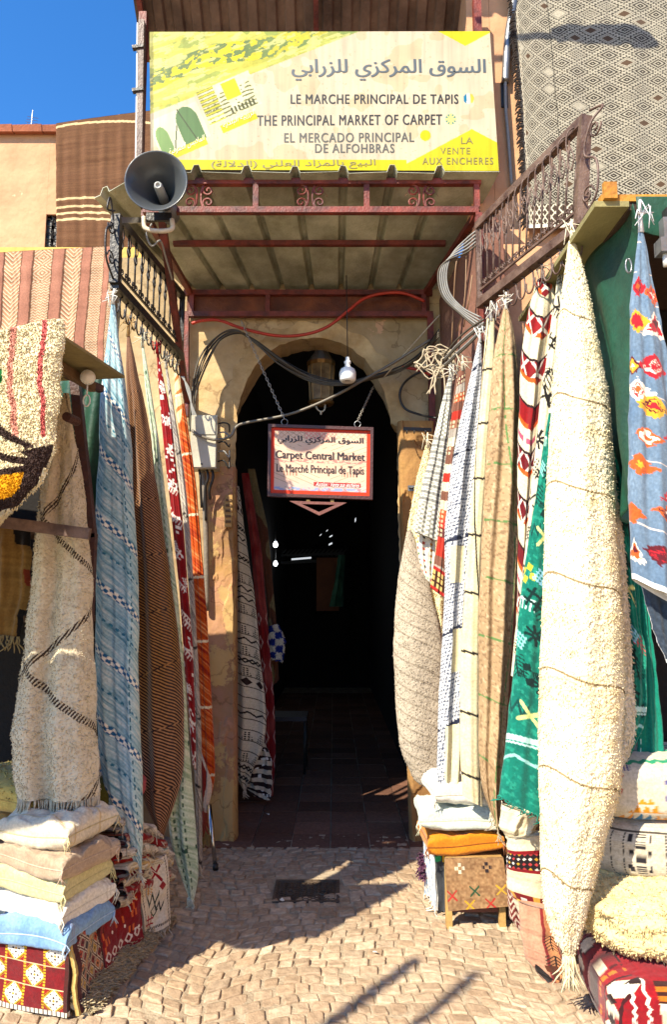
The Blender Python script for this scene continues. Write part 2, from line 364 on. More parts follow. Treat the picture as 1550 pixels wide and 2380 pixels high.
# ---------------------------------------------------------------- lettering
import unicodedata
def shape_ar(s):
    F4 = {k: {} for k in ('isolated', 'initial', 'medial', 'final')}
    for cp in range(0xFE70, 0xFEFD):
        d = unicodedata.decomposition(chr(cp)).split()
        if len(d) == 2: F4[d[0][1:-1]][chr(int(d[1], 16))] = chr(cp)
    out = []; i = 0
    while i < len(s):
        c = s[i]; p = s[i-1] if i else ' '; q = s[i+1] if i+1 < len(s) else ' '
        jp = p in F4['initial'] and c in F4['final']
        if c == '\u0644' and q == '\u0627':
            out.append('\ufefc' if jp else '\ufefb'); i += 2; continue
        jn = c in F4['initial'] and q in F4['final']
        k = 'medial' if jp and jn else 'final' if jp else 'initial' if jn else 'isolated'
        out.append(F4[k].get(c, c)); i += 1
    m = {'(': ')', ')': '('}
    return ''.join(m.get(c, c) for c in reversed(out))
_GL = {}
def _txt(body):
    c = bpy.data.curves.new('t', 'FONT'); c.body = body; c.size = 1; c.resolution_u = 3
    o = bpy.data.objects.new('t', c); COL.objects.link(o)
    bpy.context.view_layer.update(); dg = bpy.context.evaluated_depsgraph_get()
    me = bpy.data.meshes.new_from_object(o.evaluated_get(dg))
    V = [tuple(v.co) for v in me.vertices]; Fc = [tuple(p.vertices) for p in me.polygons]
    bpy.data.objects.remove(o); bpy.data.curves.remove(c); bpy.data.meshes.remove(me); return V, Fc
def glyph(ch):
    if ch not in _GL:
        if 'I' not in _GL:
            V, _ = _txt('II'); xs = [v[0] for v in V]; _GL['II'] = max(xs)-min(xs); _GL['I'] = None
        V, Fc = _txt('I'+ch+'I'); xs = [v[0] for v in V]; adv = max(xs)-min(xs)-_GL['II']
        V, Fc = _txt(ch) if ch != ' ' else ([], []); _GL[ch] = (V, Fc, adv)
    g = _GL[ch]
    if g is None:
        del _GL[ch]; _GL.pop('I', None)
        V, Fc = _txt('I'); V3, _ = _txt('III'); xs = [v[0] for v in V3]; g = (V, Fc, max(xs)-min(xs)-_GL['II']); _GL['I'] = g
    return g
def lettering(name, s, x0, x1, yb, yt, place, mat, parent, arabic=False, slope=0., shear=0., bold=0., track=0.):
    """fit the words between x0..x1 and top yt / bottom yb of the board's own drawing; place(x, y, lift) gives the point"""
    if arabic: s = shape_ar(s)
    V = []; Fc = []; pen = 0
    for k, ch in enumerate(s):
        gv, gf, adv = glyph(ch)
        for rep in ([0] if not bold else [-bold, bold]):
            b = len(V); V += [(x+pen+rep, y, .0004*(k % 2)+(.0002 if rep > 0 else 0)) for x, y, z in gv]; Fc += [tuple(i+b for i in f) for f in gf]
        pen += adv+track
    V = np.array(V); mn, mxx = V.min(0), V.max(0)
    X = x0+(V[:, 0]-mn[0])/(mxx[0]-mn[0])*(x1-x0); Yy = yb-(V[:, 1]-mn[1])/(mxx[1]-mn[1])*(yb-yt)
    X = X+(yb-Yy)*shear; Yy = Yy+(X-x0)*slope
    W = [place(a, b, .003+l) for a, b, l in zip(X, Yy, V[:, 2])]
    return mesh(name, W, Fc, mat, parent, None, False)
#==PART2==
# ================================================================ THE SETTING
YD, YF, YS, YW = 5.2, 4.05, 4.02, 4.24          # door wall, canopy front / facade, big sign face
def ground():
    mb = MB(); mb.add([(-30, -30, -.007), (30, -30, -.007), (30, 60, -.007), (-30, 60, -.007)], [(0, 1, 2, 3)])
    o = mb.build('ground', plain('sandy_joints', 'B0A086', .95, .3, 9, .2, 60, c2='86745E'), loc=(0, 0, -.03)); o['kind'] = 'structure'
    V = []; Fc = []; C = []; g = np.random.default_rng(3)
    t = np.array([-1, -.97, -.9, -.7, -.3, .1, .5, .8, .93, .98, 1.]); n = len(t); X, Yy = np.meshgrid(t, t); dome = (1-np.abs(X)**14)*(1-np.abs(Yy)**14)
    q = gridf(n, n); row = 0; y = 1.5
    while y < 5.05:
        hgt = .074+g.uniform(-.006, .008); x = -3+g.uniform(0, .1)
        while x < 3:
            wd = .084+g.uniform(-.02, .026); cx, cy = x+wd/2, y+hgt/2
            if not (-.36 < cx < .05 and 4.1 < cy < 4.45):
                # courses of segmental arcs
                def warp(a, b):
                    ph = (a+.55)/1.5; k = ph-np.floor(ph)
                    return a+.03*np.sin(b*5+1), b-.42*(k-.5)**2*1.5+.14+.02*np.sin(a*9+b*3)
                jx, jy = g.uniform(-.007, .007, 2)
                u = cx+jx+X*(wd/2-.0045+g.uniform(-.003, .002)); v = cy+jy+Yy*(hgt/2-.0045+g.uniform(-.003, .002))
                rt = g.uniform(-.07, .07); u, v = cx+(u-cx)-(v-cy)*rt, cy+(v-cy)+(u-cx)*rt
                a, b = warp(u, v)
                z = -.02+.02*np.clip(dome*1.5, 0, 1)**.6+g.uniform(-.004, .003)+.009*(vn(a*45, b*45, 2)-.5)*dome+X*g.uniform(-.004, .004)+Yy*g.uniform(-.004, .004)
                k = len(V)*n*n; V.append(np.stack([a, b, z], -1).reshape(-1, 3)); Fc.append(q+k)
                base = mix(hx('D6C0A4'), hx('B89E82'), np.full((n, n), g.random()))*g.uniform(.75, 1.12)
                base = mix(base, hx('947A5E'), .6*fbm(a*3, b*3, 8)+.2*(1-np.clip(dome*1.2, 0, 1))); C.append(base.reshape(-1, 3))
            x += wd
        y += hgt
    V = np.concatenate(V); V = V[:]; o = mesh('paving', V, np.concatenate(Fc), STONE, None, np.concatenate(C), True, (0, 0, -.03)); o['kind'] = 'structure'
    # tiled floor of the passage
    V = []; Fc = []; C = []; n = 2; s = .27
    mb = MB()
    for j in range(0, 30):
        for i in range(-4, 4):
            x0, y0 = i*s-.02+g.uniform(-.002, .002), 4.98+j*s; zz = .004+g.uniform(-.002, .003)
            c = mix(hx('8A6350'), hx('6E4E3F'), np.array(g.random()))*g.uniform(.8, 1.1)
            mb.box((x0+.004, y0+.004, -.03), (x0+s-.004, y0+s-.004, zz), c)
    o = mb.build('passage_floor', STONE, None, False, True, loc=(0, 5, -.03)); o['kind'] = 'structure'
ground()
def manhole():
    q = [G(672, 1985), G(808, 1985), G(800, 2043), G(648, 2043)]
    t = thing('manhole_cover', 'rusty cast iron manhole cover with herringbone ridges let into the cobbles', 'manhole cover', q[3])
    x0, x1, y0, y1 = -.345, .035, q[3].y+.0, q[0].y
    y0, y1 = 4.12, 4.43
    mb = MB(); mb.box((x0, y0, -.03), (x1, y1, -.006)); cast = plain('cast_iron', '5C4C3C', .6, .4, 14, .2, 70, c2='3E342B')
    mb.build('plate', cast, t)
    mb = MB(); b = .018
    for a in ((x0, y0, x1, y0+b), (x0, y1-b, x1, y1), (x0, y0+b, x0+b, y1-b), (x1-b, y0+b, x1, y1-b)): mb.box((a[0], a[1], -.03), (a[2], a[3], .002))
    mb.build('frame', cast, t); mb = MB(); nx, ny = 16, 9
    dx, dy = (x1-x0-.06)/nx, (y1-y0-.06)/ny
    for i in range(nx):
        for j in range(ny):
            xx, yy = x0+.03+i*dx, y0+.03+j*dy
            s = 1 if i % 2 else -1
            mb.bar((xx+.002, yy+dy*(.5-.35*s), -.004), (xx+dx-.002, yy+dy*(.5+.35*s), -.004), .007, .007)
    mb.build('ridges', cast, t)
    for cx in (x0+.1, x1-.1):
        mb = MB(); pts = [(cx+.022*math.cos(a), (y0+y1)/2-.03+.03*math.sin(a), .001) for a in np.linspace(0, 2*math.pi, 13)]
        mb.tube(pts, .004, 5); mb.build('lifting_eye', cast, t, True)
manhole()
# ---------------------------------------------------------------- door wall with its arch
def door_wall():
    A = [(546, 1955), (545, 1700), (546, 1300), (546, 1100), (548, 1000), (551, 960), (562, 912), (575, 880), (592, 852), (615, 827), (642, 808), (672, 795), (702, 788), (735, 786),
         (765, 789), (793, 799), (820, 813), (848, 836), (872, 868), (888, 900), (898, 932), (905, 962), (908, 984), (924, 992), (925, 1200), (938, 1600), (950, 1850), (958, 1955)]
    pts = [P(x, y, YD) for x, y in A]
    g = random.Random(4); dense = []
    for a, b in zip(pts[:-1], pts[1:]):
        k = max(2, int((b-a).length/.035))
        for i in range(k): dense.append(a.lerp(b, i/k))
    dense.append(pts[-1]); dense[0].z = dense[-1].z = -.03
    for i, p in enumerate(dense[1:-1]):
        p.x += g.uniform(-.006, .006); p.z += g.uniform(-.006, .006)
    xl, xr, zt = -2.6, 1.6, 4.35
    n = len(dense); V = []; Fc = []
    th = .26
    outer = []
    for p in dense:     # match every point of the opening with one on the wall's outline
        i = len(outer); f = i/(n-1)
        outer.append(p)
    L3 = [dense[k] for k in range(n)]
    ap = max(range(n), key=lambda k: dense[k].z)
    ol = []
    for k, p in enumerate(dense):
        if p.z < 2.4: ol.append(Vector((xl if k < ap else xr, YD, p.z)))
        else:
            a = k/(n-1); ka = [i for i in range(n) if dense[i].z >= 2.4]; k0, k1 = ka[0], ka[-1]; f = (k-k0)/(k1-k0)
            per = [(xl, 2.4), (xl, zt), (xr, zt), (xr, 2.4)]; s = f*3
            # spend equal shares on left, top, right
            i = min(int(s), 2); u = s-i
            ol.append(Vector((per[i][0]+(per[i+1][0]-per[i][0])*u, YD, per[i][1]+(per[i+1][1]-per[i][1])*u)))
    V = [*dense, *ol, *[p+Vector(((-.10 if i < ap else .08)*min(1, max(0, (3.35-p.z)/.5)), th, 0)) for i, p in enumerate(dense)]]
    for i in range(n-1):
        Fc += [(i, i+1, n+i+1, n+i), (i+1, i, 2*n+i, 2*n+i+1)]
    t = thing('arched_wall', 'weathered plaster wall with a tall dark arched doorway under the canopy', 'wall', (-.1, YD, 0))
    mesh('plaster', V, Fc, old_pl, t, None, False)
    # rough coat above the arch, pale ring round the arch
    ring = []
    rb = MB(); m = len(dense)
    idx = [i for i in range(m) if dense[i].z > 2.35]
    cen = Vector((-.12, YD, 2.9))
    for i in idx[:-1]:
        a, b = dense[i], dense[i+1]
        da = (a-cen).normalized(); db = (b-cen).normalized()
        o = Vector((0, -.012, 0)); wa = .13+.02*math.sin(i*1.3); wb = .13+.02*math.sin((i+1)*1.3)
        rb.hexa([a+o, b+o, b+db*wb+o, a+da*wa+o, a-o*.2, b-o*.2, b+db*wb-o*.2, a+da*wa-o*.2])
    rb.build('arch_rim', plain('arch_render', 'D0B484', .92, .4, 6, .5, 16, c2='AC8C5C', dirt=.3), t)
    return t
DW = door_wall()
def pillar(name, label, px0, px1, ytop, Yf, depth, mat, side, seed):
    """battered old pier with broken plaster edges"""
    a, b = P(px0, ytop, Yf), P(px1, ytop, Yf); a2, b2 = P(px0+side, 1950, Yf), P(px1+side*.6, 1950, Yf)
    t = thing(name, label, 'pillar', ((a.x+b.x)/2, Yf+depth/2, 0)); nz, nx = 220, 44; g = seed
    V = []
    for k in range(nz):
        f = k/(nz-1); z = a.z*(1-f)-.03*f; xl = a.x*(1-f)+a2.x*f; xr = b.x*(1-f)+b2.x*f
        prof = [(xl, Yf+depth)]+[(xl+(xr-xl)*u, Yf+.05*(1-min(1, 14*u*(1-u)+.2))) for u in np.linspace(0, 1, nx)]+[(xr, Yf+depth)]
        for i, (x, y) in enumerate(prof):
            e = (fbm(np.array(x*9+g), np.array(z*5.), g)-.5)
            e2 = float(np.clip((fbm(np.array(x*7.+g), np.array(z*2.6), g+3, 5)-.5)*22, 0, 1))
            V.append((x+float(e)*.02*(1 if 0 < i < nx+1 else 0), y+float(e)*.025-e2*.014, z))
    m = nx+2; q = gridf(m, nz); V.append((float((a.x+b.x)/2), Yf+depth/2, a.z))
    Fc = [tuple(x) for x in q]+[(i+1, i, len(V)-1) for i in range(m-1)]+[(0, m-1, len(V)-1)]
    mesh('shaft', V, Fc, mat, t, None, False)
    return t
LP = pillar('door_pillar', 'pinkish plaster pillar with peeling edges beside the arch, under the meter box', 470, 546, 1085, YD-.1, .12, pink_pl, 4, 2)
RP = pillar('door_pillar', 'sunlit ochre plaster pillar with broken top beside the grey striped shag rug', 925, 1012, 978, YD-.1, .12, plain('ochre_plaster', 'B48A50', .92, .3, 4, .25, 20, c2='946B3E', dirt=.25), 30, 5)
# recess side walls, facade of the right-hand building, yellow wall
def wall(name, label, a, b, mat, parent=None):
    mb = MB(); mb.box(a, b); o = mb.build(name, mat); tag(o, label, 'wall'); return o
zc = 4.0
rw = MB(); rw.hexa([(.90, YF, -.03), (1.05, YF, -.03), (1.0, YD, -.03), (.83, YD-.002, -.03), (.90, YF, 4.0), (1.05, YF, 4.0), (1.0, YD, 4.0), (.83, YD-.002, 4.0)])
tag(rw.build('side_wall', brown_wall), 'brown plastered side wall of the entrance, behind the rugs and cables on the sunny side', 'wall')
f = MB(); f.box((1.055, YW, -.03), (4.5, YW+.3, 7.5)); f.box((.90, YW+.001, 4.005), (1.053, YW+.3, 7.5))
tag(f.build('building_front', salmon), 'salmon plastered house front behind the big brown and white diamond rug', 'house')
# passage
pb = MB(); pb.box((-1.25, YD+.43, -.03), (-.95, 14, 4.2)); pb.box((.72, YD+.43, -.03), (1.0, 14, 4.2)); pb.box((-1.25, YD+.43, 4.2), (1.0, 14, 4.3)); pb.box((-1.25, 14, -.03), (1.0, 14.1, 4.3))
tag(pb.build('passage_walls', darkness), 'covered market passage walls and ceiling behind the arch, coloured near black for shade', 'passage')
# far houses on the left
t = thing('far_house', 'salmon house with a flat roof against the blue sky, beyond the brown hanging kilim', 'house', (-5, 7.6, 0))
mb = MB(); zt = P(70, 312, 7.6).z; xr = P(330, 300, 7.6).x+.25; xwl, xwr = P(104, 540, 7.6).x, P(131, 540, 7.6).x; zw0, zw1 = P(110, 590, 7.6).z, P(110, 498, 7.6).z
mb.box((-9, 7.6, -.03), (xwl, 10, zt)); mb.box((xwr, 7.6, -.03), (xr, 10, zt)); mb.box((xwl+.001, 7.6, -.03), (xwr-.001, 9.9, zw0)); mb.box((xwl+.001, 7.6, zw1), (xwr-.001, 9.9, zt))
mb.build('wall', salmon, t)
mb = MB(); 
for k in range(20):
    x0 = -9+k*(xr+9)/20; mb.hexa([(x0, 7.52, zt-.02), (x0+(xr+9)/20-.01, 7.52, zt-.02), (x0+(xr+9)/20-.01, 7.9, zt+.05), (x0, 7.9, zt+.05), (x0, 7.5, zt+.05), (x0+(xr+9)/20-.01, 7.5, zt+.06), (x0+(xr+9)/20-.01, 7.9, zt+.12), (x0, 7.9, zt+.12)])
mb.build('roof_edge', plain('roof_tile', 'A8603F', .85, .35, 8, .15), t)
wn = MB(); wn.box((xwl, 7.64, zw0), (xwl+.05, 7.72, zw1)); wn.box((xwr-.05, 7.64, zw0), (xwr, 7.72, zw1)); wn.box((xwl, 7.64, zw1-.06), (xwr, 7.72, zw1-.001)); wo = wn.build('window', dark_steel, t)
wn = MB(); wn.box((xwl, 7.74, zw0), (xwr, 7.76, zw1)); wn.build('pane', plain('dark_glass', '101418', .15, .1, 5, 0), wo)
wn = MB()
for k in range(3):
    for s in (-1, 1):
        cz = zw0+(zw1-zw0)*(k+.5)/3; pts = [(xwl+(xwr-xwl)*(.5+s*.25)+.05*math.cos(a)*(.3+a/9), 7.62, cz+.07*math.sin(a)*(.3+a/9)) for a in np.linspace(0, 8, 26)]
        wn.tube(pts, .006, 4)
wn.build('grille', dark_steel, wo)
t = thing('tv_antenna', 'thin television antenna standing on the roof of the far salmon house', 'antenna', P(70, 306, 7.7))
b = P(70, 306, 7.7); mb = MB(); mb.tube([b, b+Vector((.01, 0, .28))], .006, 5); mb.build('mast', grey_steel, t)
mb = MB()
for k in range(5):
    z = .06+.035*k; mb.tube([b+Vector((-.09+.01*k, 0, z)), b+Vector((.06, .05, z+.01))], .003, 4)
mb.tube([b+Vector((.05, .0, .08)), b+Vector((.1, 0, .02))], .003, 4); mb.tube([b+Vector((-.01, 0, .0)), b+Vector((-.05, 0, .13))], .003, 4); mb.build('elements', grey_steel, t)
yw = MB(); yw.box((-4.5, YD+.02, -.03), (-1.29, YD+.3, P(200, 566, YD).z-.02))
tag(yw.build('yellow_wall', yellow_pl), 'sunlit yellow plaster wall behind the blue railing of hooks and the hanging rugs', 'wall')
# ---------------------------------------------------------------- canopy
ZB = P(330, 490, YF).z     # lower front beam
xl0, xr0 = P(332, 490, YF).x, P(1112, 490, YF).x
YB = YD-.06; zb0 = P(700, 681, YB).z; xl1, xr1 = P(442, 681, YB).x, P(990, 681, YB).x
cn = thing('entrance_canopy', 'red steel canopy with a corrugated sheet roof and scrollwork over the arched entrance', 'canopy', (0, YF, ZB))
mb = MB(); T = .038
zt1 = P(700, 424, YF).z
mb.bar((xl0, YF, ZB), (xr0, YF, ZB), T); mb.bar((xl0, YF, zt1), (xr0+.02, YF, zt1), T)
for px in (333, 594, 852, 1108):
    x = P(px, 460, YF).x; mb.bar((x, YF+.0005, ZB+T/2), (x, YF+.0005, zt1-T/2), T*.9)
mb.build('front_beam', red_steel, cn)
mb = MB(); mb.bar((xl1-.05, YB, zb0), (xr1+.05, YB, zb0), .04); zb1 = P(700, 731, YB).z; mb.bar((xl1-.05, YB, zb1), (xr1+.05, YB, zb1), .04)
for px in (445, 622, 985): x = P(px, 700, YB).x; mb.bar((x, YB+.001, zb1+.02), (x, YB+.001, zb0-.02), .035)
mb.build('rear_beam', red_steel, cn)
mb = MB(); mb.box((xl1-.03, YB+.022, zb1), (xr1+.03, YB+.035, zb0)); mb.build('rear_panel', plain('rusty_panel', '8A4A26', .7, .4, 5, .15, 40, c2='5E2C18', dirt=.4), cn)
mb = MB()
mb.bar((xl0, YF+.02, ZB), (xl1, YB-.02, zb0), T); mb.bar((xr0, YF+.02, ZB), (xr1, YB-.02, zb0), T)
ym = YF+.52*(YB-YF); xm0 = xl0+(xl1-xl0)*.5; xm1 = xr0+(xr1-xr0)*.5; zm = P(700, 566, ym).z; mb.bar((xm0+.02, ym, zm), (xm1-.02, ym, zm), T*.9)
a = P(374, 498, YF+.05); b = P(434, 935, YD-.06); mb.bar(a, b, .045)
a = P(420, 690, YB-.15); b = P(442, 940, YD-.05); mb.bar((xl1-.03, YB, zb1), (xl1-.01, YB, b.z-.1), .045)
mb.bar((xr1+.03, YB, zb1), (xr1+.03, YB, 2.6), .045)
a = P(1108, 500, YF); mb.bar((xr0, YF+.001, ZB-.02), (xr0+.005, YF+.001, ZB-.85), .04); mb.bar((xr0-.03, YF-.03, ZB-.08), (xr0+.1, YF-.03, ZB-.07), .03)
mb.build('side_frame', red_steel, cn)
def spiral(cen, r, turns, a0, ux, uz, n=22, shrink=.15):
    return [Vector(cen)+Vector(ux)*(r*(1-(1-shrink)*k/n)*math.cos(a0+turns*2*math.pi*k/n))+Vector(uz)*(r*(1-(1-shrink)*k/n)*math.sin(a0+turns*2*math.pi*k/n)) for k in range(n+1)]
def scrollwork(cen, wd, ht, mb):
    cx, cy, cz = cen
    for s in (-1, 1):
        for q in (-1, 1):
            c = (cx+s*wd*.27, cy, cz+q*ht*.24); r = ht*.23
            mb.tube(spiral(c, r, 1.35*s*q, math.pi/2*q, (1, 0, 0), (0, 0, 1)), .0065, 5)
        mb.tube(spline([(cx+s*wd*.27, cy, cz+ht*.47), (cx+s*wd*.1, cy, cz+ht*.36), (cx+s*.012, cy, cz), (cx+s*wd*.1, cy, cz-ht*.36), (cx+s*wd*.27, cy, cz-ht*.47)], 6), .0065, 5)
        mb.tube([(cx+s*wd*.27+s*wd*.23*math.sin(a), cy, cz+ht*.47*math.cos(a)) for a in np.linspace(0, math.pi, 3)][:2], .001, 4)
for px in (462, 721, 980):
    c = P(px, 458, YF); mb = MB(); scrollwork((c.x, YF, (ZB+zt1)/2), .21, (zt1-ZB)-.02, mb); mb.build('scrollwork', red_steel, cn)
# corrugated sheet: a plane from front eave to door wall, trapezoid ribs running front to back
def sheet_z(y): return P(700, 400, 3.97).z+(P(700, 672, YD).z-P(700, 400, 3.97).z)*(y-3.97)/(YD-3.97)
fl, fr_, bl, br = -1.52, 1.02, -1.16, .80
prof = []; ribs = [P(px, 400, 3.97).x for px in (455, 572, 685, 798, 912, 1022)]; ribs = [ribs[0]-.6, ribs[0]-.3]+ribs
xs = [(-1.52, 0)]
for r in ribs: xs += [(r-.034, 0), (r-.016, .045), (r+.016, .045), (r+.034, 0)]
xs += [(1.02, 0)]
ny = 12; V = []; nx = len(xs)
for j in range(ny):
    f_ = j/(ny-1)
    for (x, dz) in xs:
        u = (x+1.52)/2.54; y0 = 3.97+(.16*(1-min(1, u/.14)) if u < .14 else 0); y = y0+(YD-y0)*f_
        X = x*(1-f_)+(bl+(br-bl)*u)*f_
        V.append((X, y, sheet_z(y)+dz+(.006*math.sin(x*37+1) if j == 0 else 0)-(.05*(1-min(1, u/.14)) if u < .14 else 0)*(1-f_)))
me = mesh('roof_sheet', V, gridf(nx, ny), plain('canopy_sheet', 'C2C3AC', .7, .35, 5, .12, 60, c2='96967C', dirt=.4), cn, None, False)
md = me.modifiers.new('thickness', 'SOLIDIFY'); md.thickness = .004
# foam / bird nest lumps under the sheet
mb = MB()
# ---------------------------------------------------------------- upper roof
ur = thing('upper_awning', 'brown corrugated awning on red posts above the yellow signboard', 'awning', (0, 4.6, 5.4))
zb_, zf_ = P(700, 84, 4.55).z, 6.45; V = []; xs2 = []
x = P(318, 80, 4.55).x; x1 = P(1112, 80, 4.55).x; pitch = .135
while x < x1: xs2 += [(x, 0), (x+.06, 0), (x+.075, .03), (x+.12, .03)]; x += pitch
for j in range(6):
    f_ = j/5; y = 4.7-f_*1.15; z = zb_-.05+(zf_-zb_)*f_
    for (xx, dz) in xs2: V.append((xx*(1-.03*f_), y, z+dz))
o = mesh('roof_sheet', V, gridf(len(xs2), 6), plain('brown_sheet', '9A7A64', .5, .5, 3, .1, 50, c2='5E473A', dirt=.35), ur, None, False)
md = o.modifiers.new('thickness', 'SOLIDIFY'); md.thickness = .004
mb = MB()
for px in (312, 733, 1112):
    mb = MB(); x = P(px, 40, 4.3).x; mb.bar((x, 4.66, zb_-.11), (x*.98, 3.56, zf_-.06), .035); mb.build('rafter', red_steel, ur)
mb = MB(); x = P(1112, 200, 4.02).x; mb.bar((x+.03, 4.13, 4.32), (x+.03, 4.13, 5.6), .05); mb.build('post', red_steel, ur); mb = MB()
x = P(328, 200, 4.12).x; mb.bar((x, 4.14, 4.3), (x-.01, 4.14, 5.5), .05); mb.build('post', red_steel, ur)
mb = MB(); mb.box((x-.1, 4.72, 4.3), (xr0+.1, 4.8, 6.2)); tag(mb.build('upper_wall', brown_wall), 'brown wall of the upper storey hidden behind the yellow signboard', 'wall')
# ---------------------------------------------------------------- steel post left of the sign
t = thing('sign_post', 'weathered steel post along the edge of the yellow signboard, against the sky', 'post', P(324, 400, YS))
a, b = P(324, 398, YS-.01), P(330, 52, YS-.01); mb = MB(); mb.bar(a, b, .035, .05); mb.build('upright', brown_steel, t)
mb = MB(); a2, b2 = P(317, 398, YS), P(321, 60, YS); mb.bar(a2, b2, .008, .05); mb.build('pale_edge', white_pl, t)
mb = MB()
for py in (112, 212): mb = MB(); c = P(322, py, YS-.03); mb.bar(c+Vector((-.04, 0, 0)), c+Vector((.03, 0, .01)), .03, .02); mb.build('bracket', dark_steel, t)
# ---------------------------------------------------------------- the big signboard
def sign_paint(px, py):
    c = fill(hx('DACDB0'), px.shape)
    c = mix(c, hx('C9B688'), .5*(fbm(px/60, py/60, 4) > .6)); c = mix(c, hx('B79C74'), (fbm(px/5, py/5, 9) > .78)*.5)
    Y1, Y2, GR = hx('E6D92A'), hx('E0DE6A'), hx('7F9A5E')
    u = (px-348)/(810-348); vline = 265-(px-348)*(265-82)/(812-348)       # lower edge of the photo corner
    tri = py < vline
    q = py-72+ (px-348)*.33                                               # runs along the folds
    tone = fbm(px/70, q/14, 3); art = mix(fill(Y2, px.shape), hx('C6C24A'), np.clip((tone-.4)*3, 0, 1))
    band = np.abs(q-118+14*np.sin(px/60)) < 24
    fl = fbm(px/14, q/9, 12); art[band & (fl > .5)] = hx('6C8450'); art[band & (fl <= .5)] = hx('F2DC1E')
    art = np.where((fbm(px/45, q/30, 22) > .62)[..., None] & ~band[..., None], hx('A4B255'), art)
    gl = fbm(px/90, py/50, 5)*.5+np.clip((px-560)/260, 0, 1)*.75; art = mix(art, hx('93A765'), np.clip(gl-.25, 0, .8))
    st = np.abs((q/6) % 1-.5) < .12; art = mix(art, hx('9DA24A'), .35*(st & (fbm(px/40, q/40, 7) > .5)))
    art = art*(1-.3*(fbm(px/3.5, q/2.5, 41)-.35))[..., None]; art = mix(art, hx('F0EC9A'), .55*(fbm(px/26, q/8, 44) > .62)); art = mix(art, hx('B9B23A'), .6*(np.abs(fbm(px/60, q/12, 46)-.5) < .012)); c = np.where(tri[..., None], art, c)
    # the two framed pictures, laid parallel to the slanted edge
    def loc(x, y, cx, cy, ang=-.41): dx, dy = x-cx, y-cy; return dx*math.cos(ang)+dy*math.sin(ang), -dx*math.sin(ang)+dy*math.cos(ang)
    a, b = loc(px, py, 532, 228); m = (abs(a) < 66) & (abs(b) < 42)
    p1 = mix(fill(hx('DBD6A0'), px.shape), hx('F0EBC8'), fbm(a/12, b/8, 2)); p1[(np.abs((b/9+.8*fbm(a/20, b/20, 3)) % 1-.5) < .2) & (b > -22) & (fbm(a/9, b/30, 6) > .45)] = hx('6F7246')
    p1[(a < -25) & (np.abs((b/11) % 1-.5) < .35) & (b < 22)] = hx('8B8A45'); p1[(a < -25) & (np.abs((b/11) % 1-.5) < .12)] = hx('DAD42E')
    p1[(abs(a-12) < 18) & (b < 4) & (b > -38)] = hx('E8DC20'); p1[(abs(a-22) < 32) & (b > 22) & (b < 36) & (np.abs((a/9) % 1-.5) < .28)] = hx('55583A')
    c = np.where(m[..., None], p1, c)
    a, b = loc(px, py, 415, 300); m = (abs(a) < 62) & (abs(b) < 44) & (px > 352)
    p2 = fill(hx('E6E2C0'), px.shape); p2[((a-26)/26)**2+(np.clip(-b-10, 0, 99)/34)**2 < 1] = hx('5F8350'); p2[((a+42)/15)**2+(np.clip(-b+4, 0, 99)/26)**2 < 1] = hx('84A863')
    p2[(abs(a-22-b*.2) < 1.6) | (abs(a+6+b*.5) < 1.6) & (b > -10)] = hx('49583A')
    c = np.where(m[..., None], p2, c)
    for (cx, cy, hl) in ((555, 284, 44), (432, 347, 52)):
        a, b = loc(px, py, cx, cy); m = (abs(a) < hl) & (abs(b) < 9.5); c[m] = hx('D9CC22')
    # yellow corners and foot band
    m = (py < 107-np.abs(px-1082)*.54) & (py < 107) & (px < 1142); c[m] = hx('E2D62C')
    m = (py > 300+np.abs(px-1097)*.53) & (px > 900); c[m] = hx('D8CB2A')
    m = (py > 371+(px-420)*.0) & (px < 945); c[m] = hx('DED024')
    m = (px < 356) & (py > 72); c[m] = c[m]*.55
    # flag discs
    for k, (cx, cy) in enumerate(((1090, 229), (1048, 277), (989, 315))):
        r = np.hypot(px-cx, py-cy); m = r < 12.5
        if k == 0: cc = np.where((px < cx-5)[..., None], hx('1F7FA8'), np.where((px < cx+4)[..., None], hx('EFE8D0'), hx('DCC64A')))
        elif k == 1:
            ax, ay = abs(px-cx), abs(py-cy); cc = np.where(((ax < 3) | (ay < 3) | (abs(ax-ay) < 2))[..., None], hx('E8DC8A'), hx('3C8C8A'))
        else: cc = fill(hx('DCCB1E'), px.shape)
        c = np.where(m[..., None], cc, c)
    c = c*(1-.16*np.clip(fbm(px/7, py/120, 31)*2-.7, 0, 1)-.12*np.clip(fbm(px/50, py/40, 33)*2-.8, 0, 1))[..., None]
    return c*.70
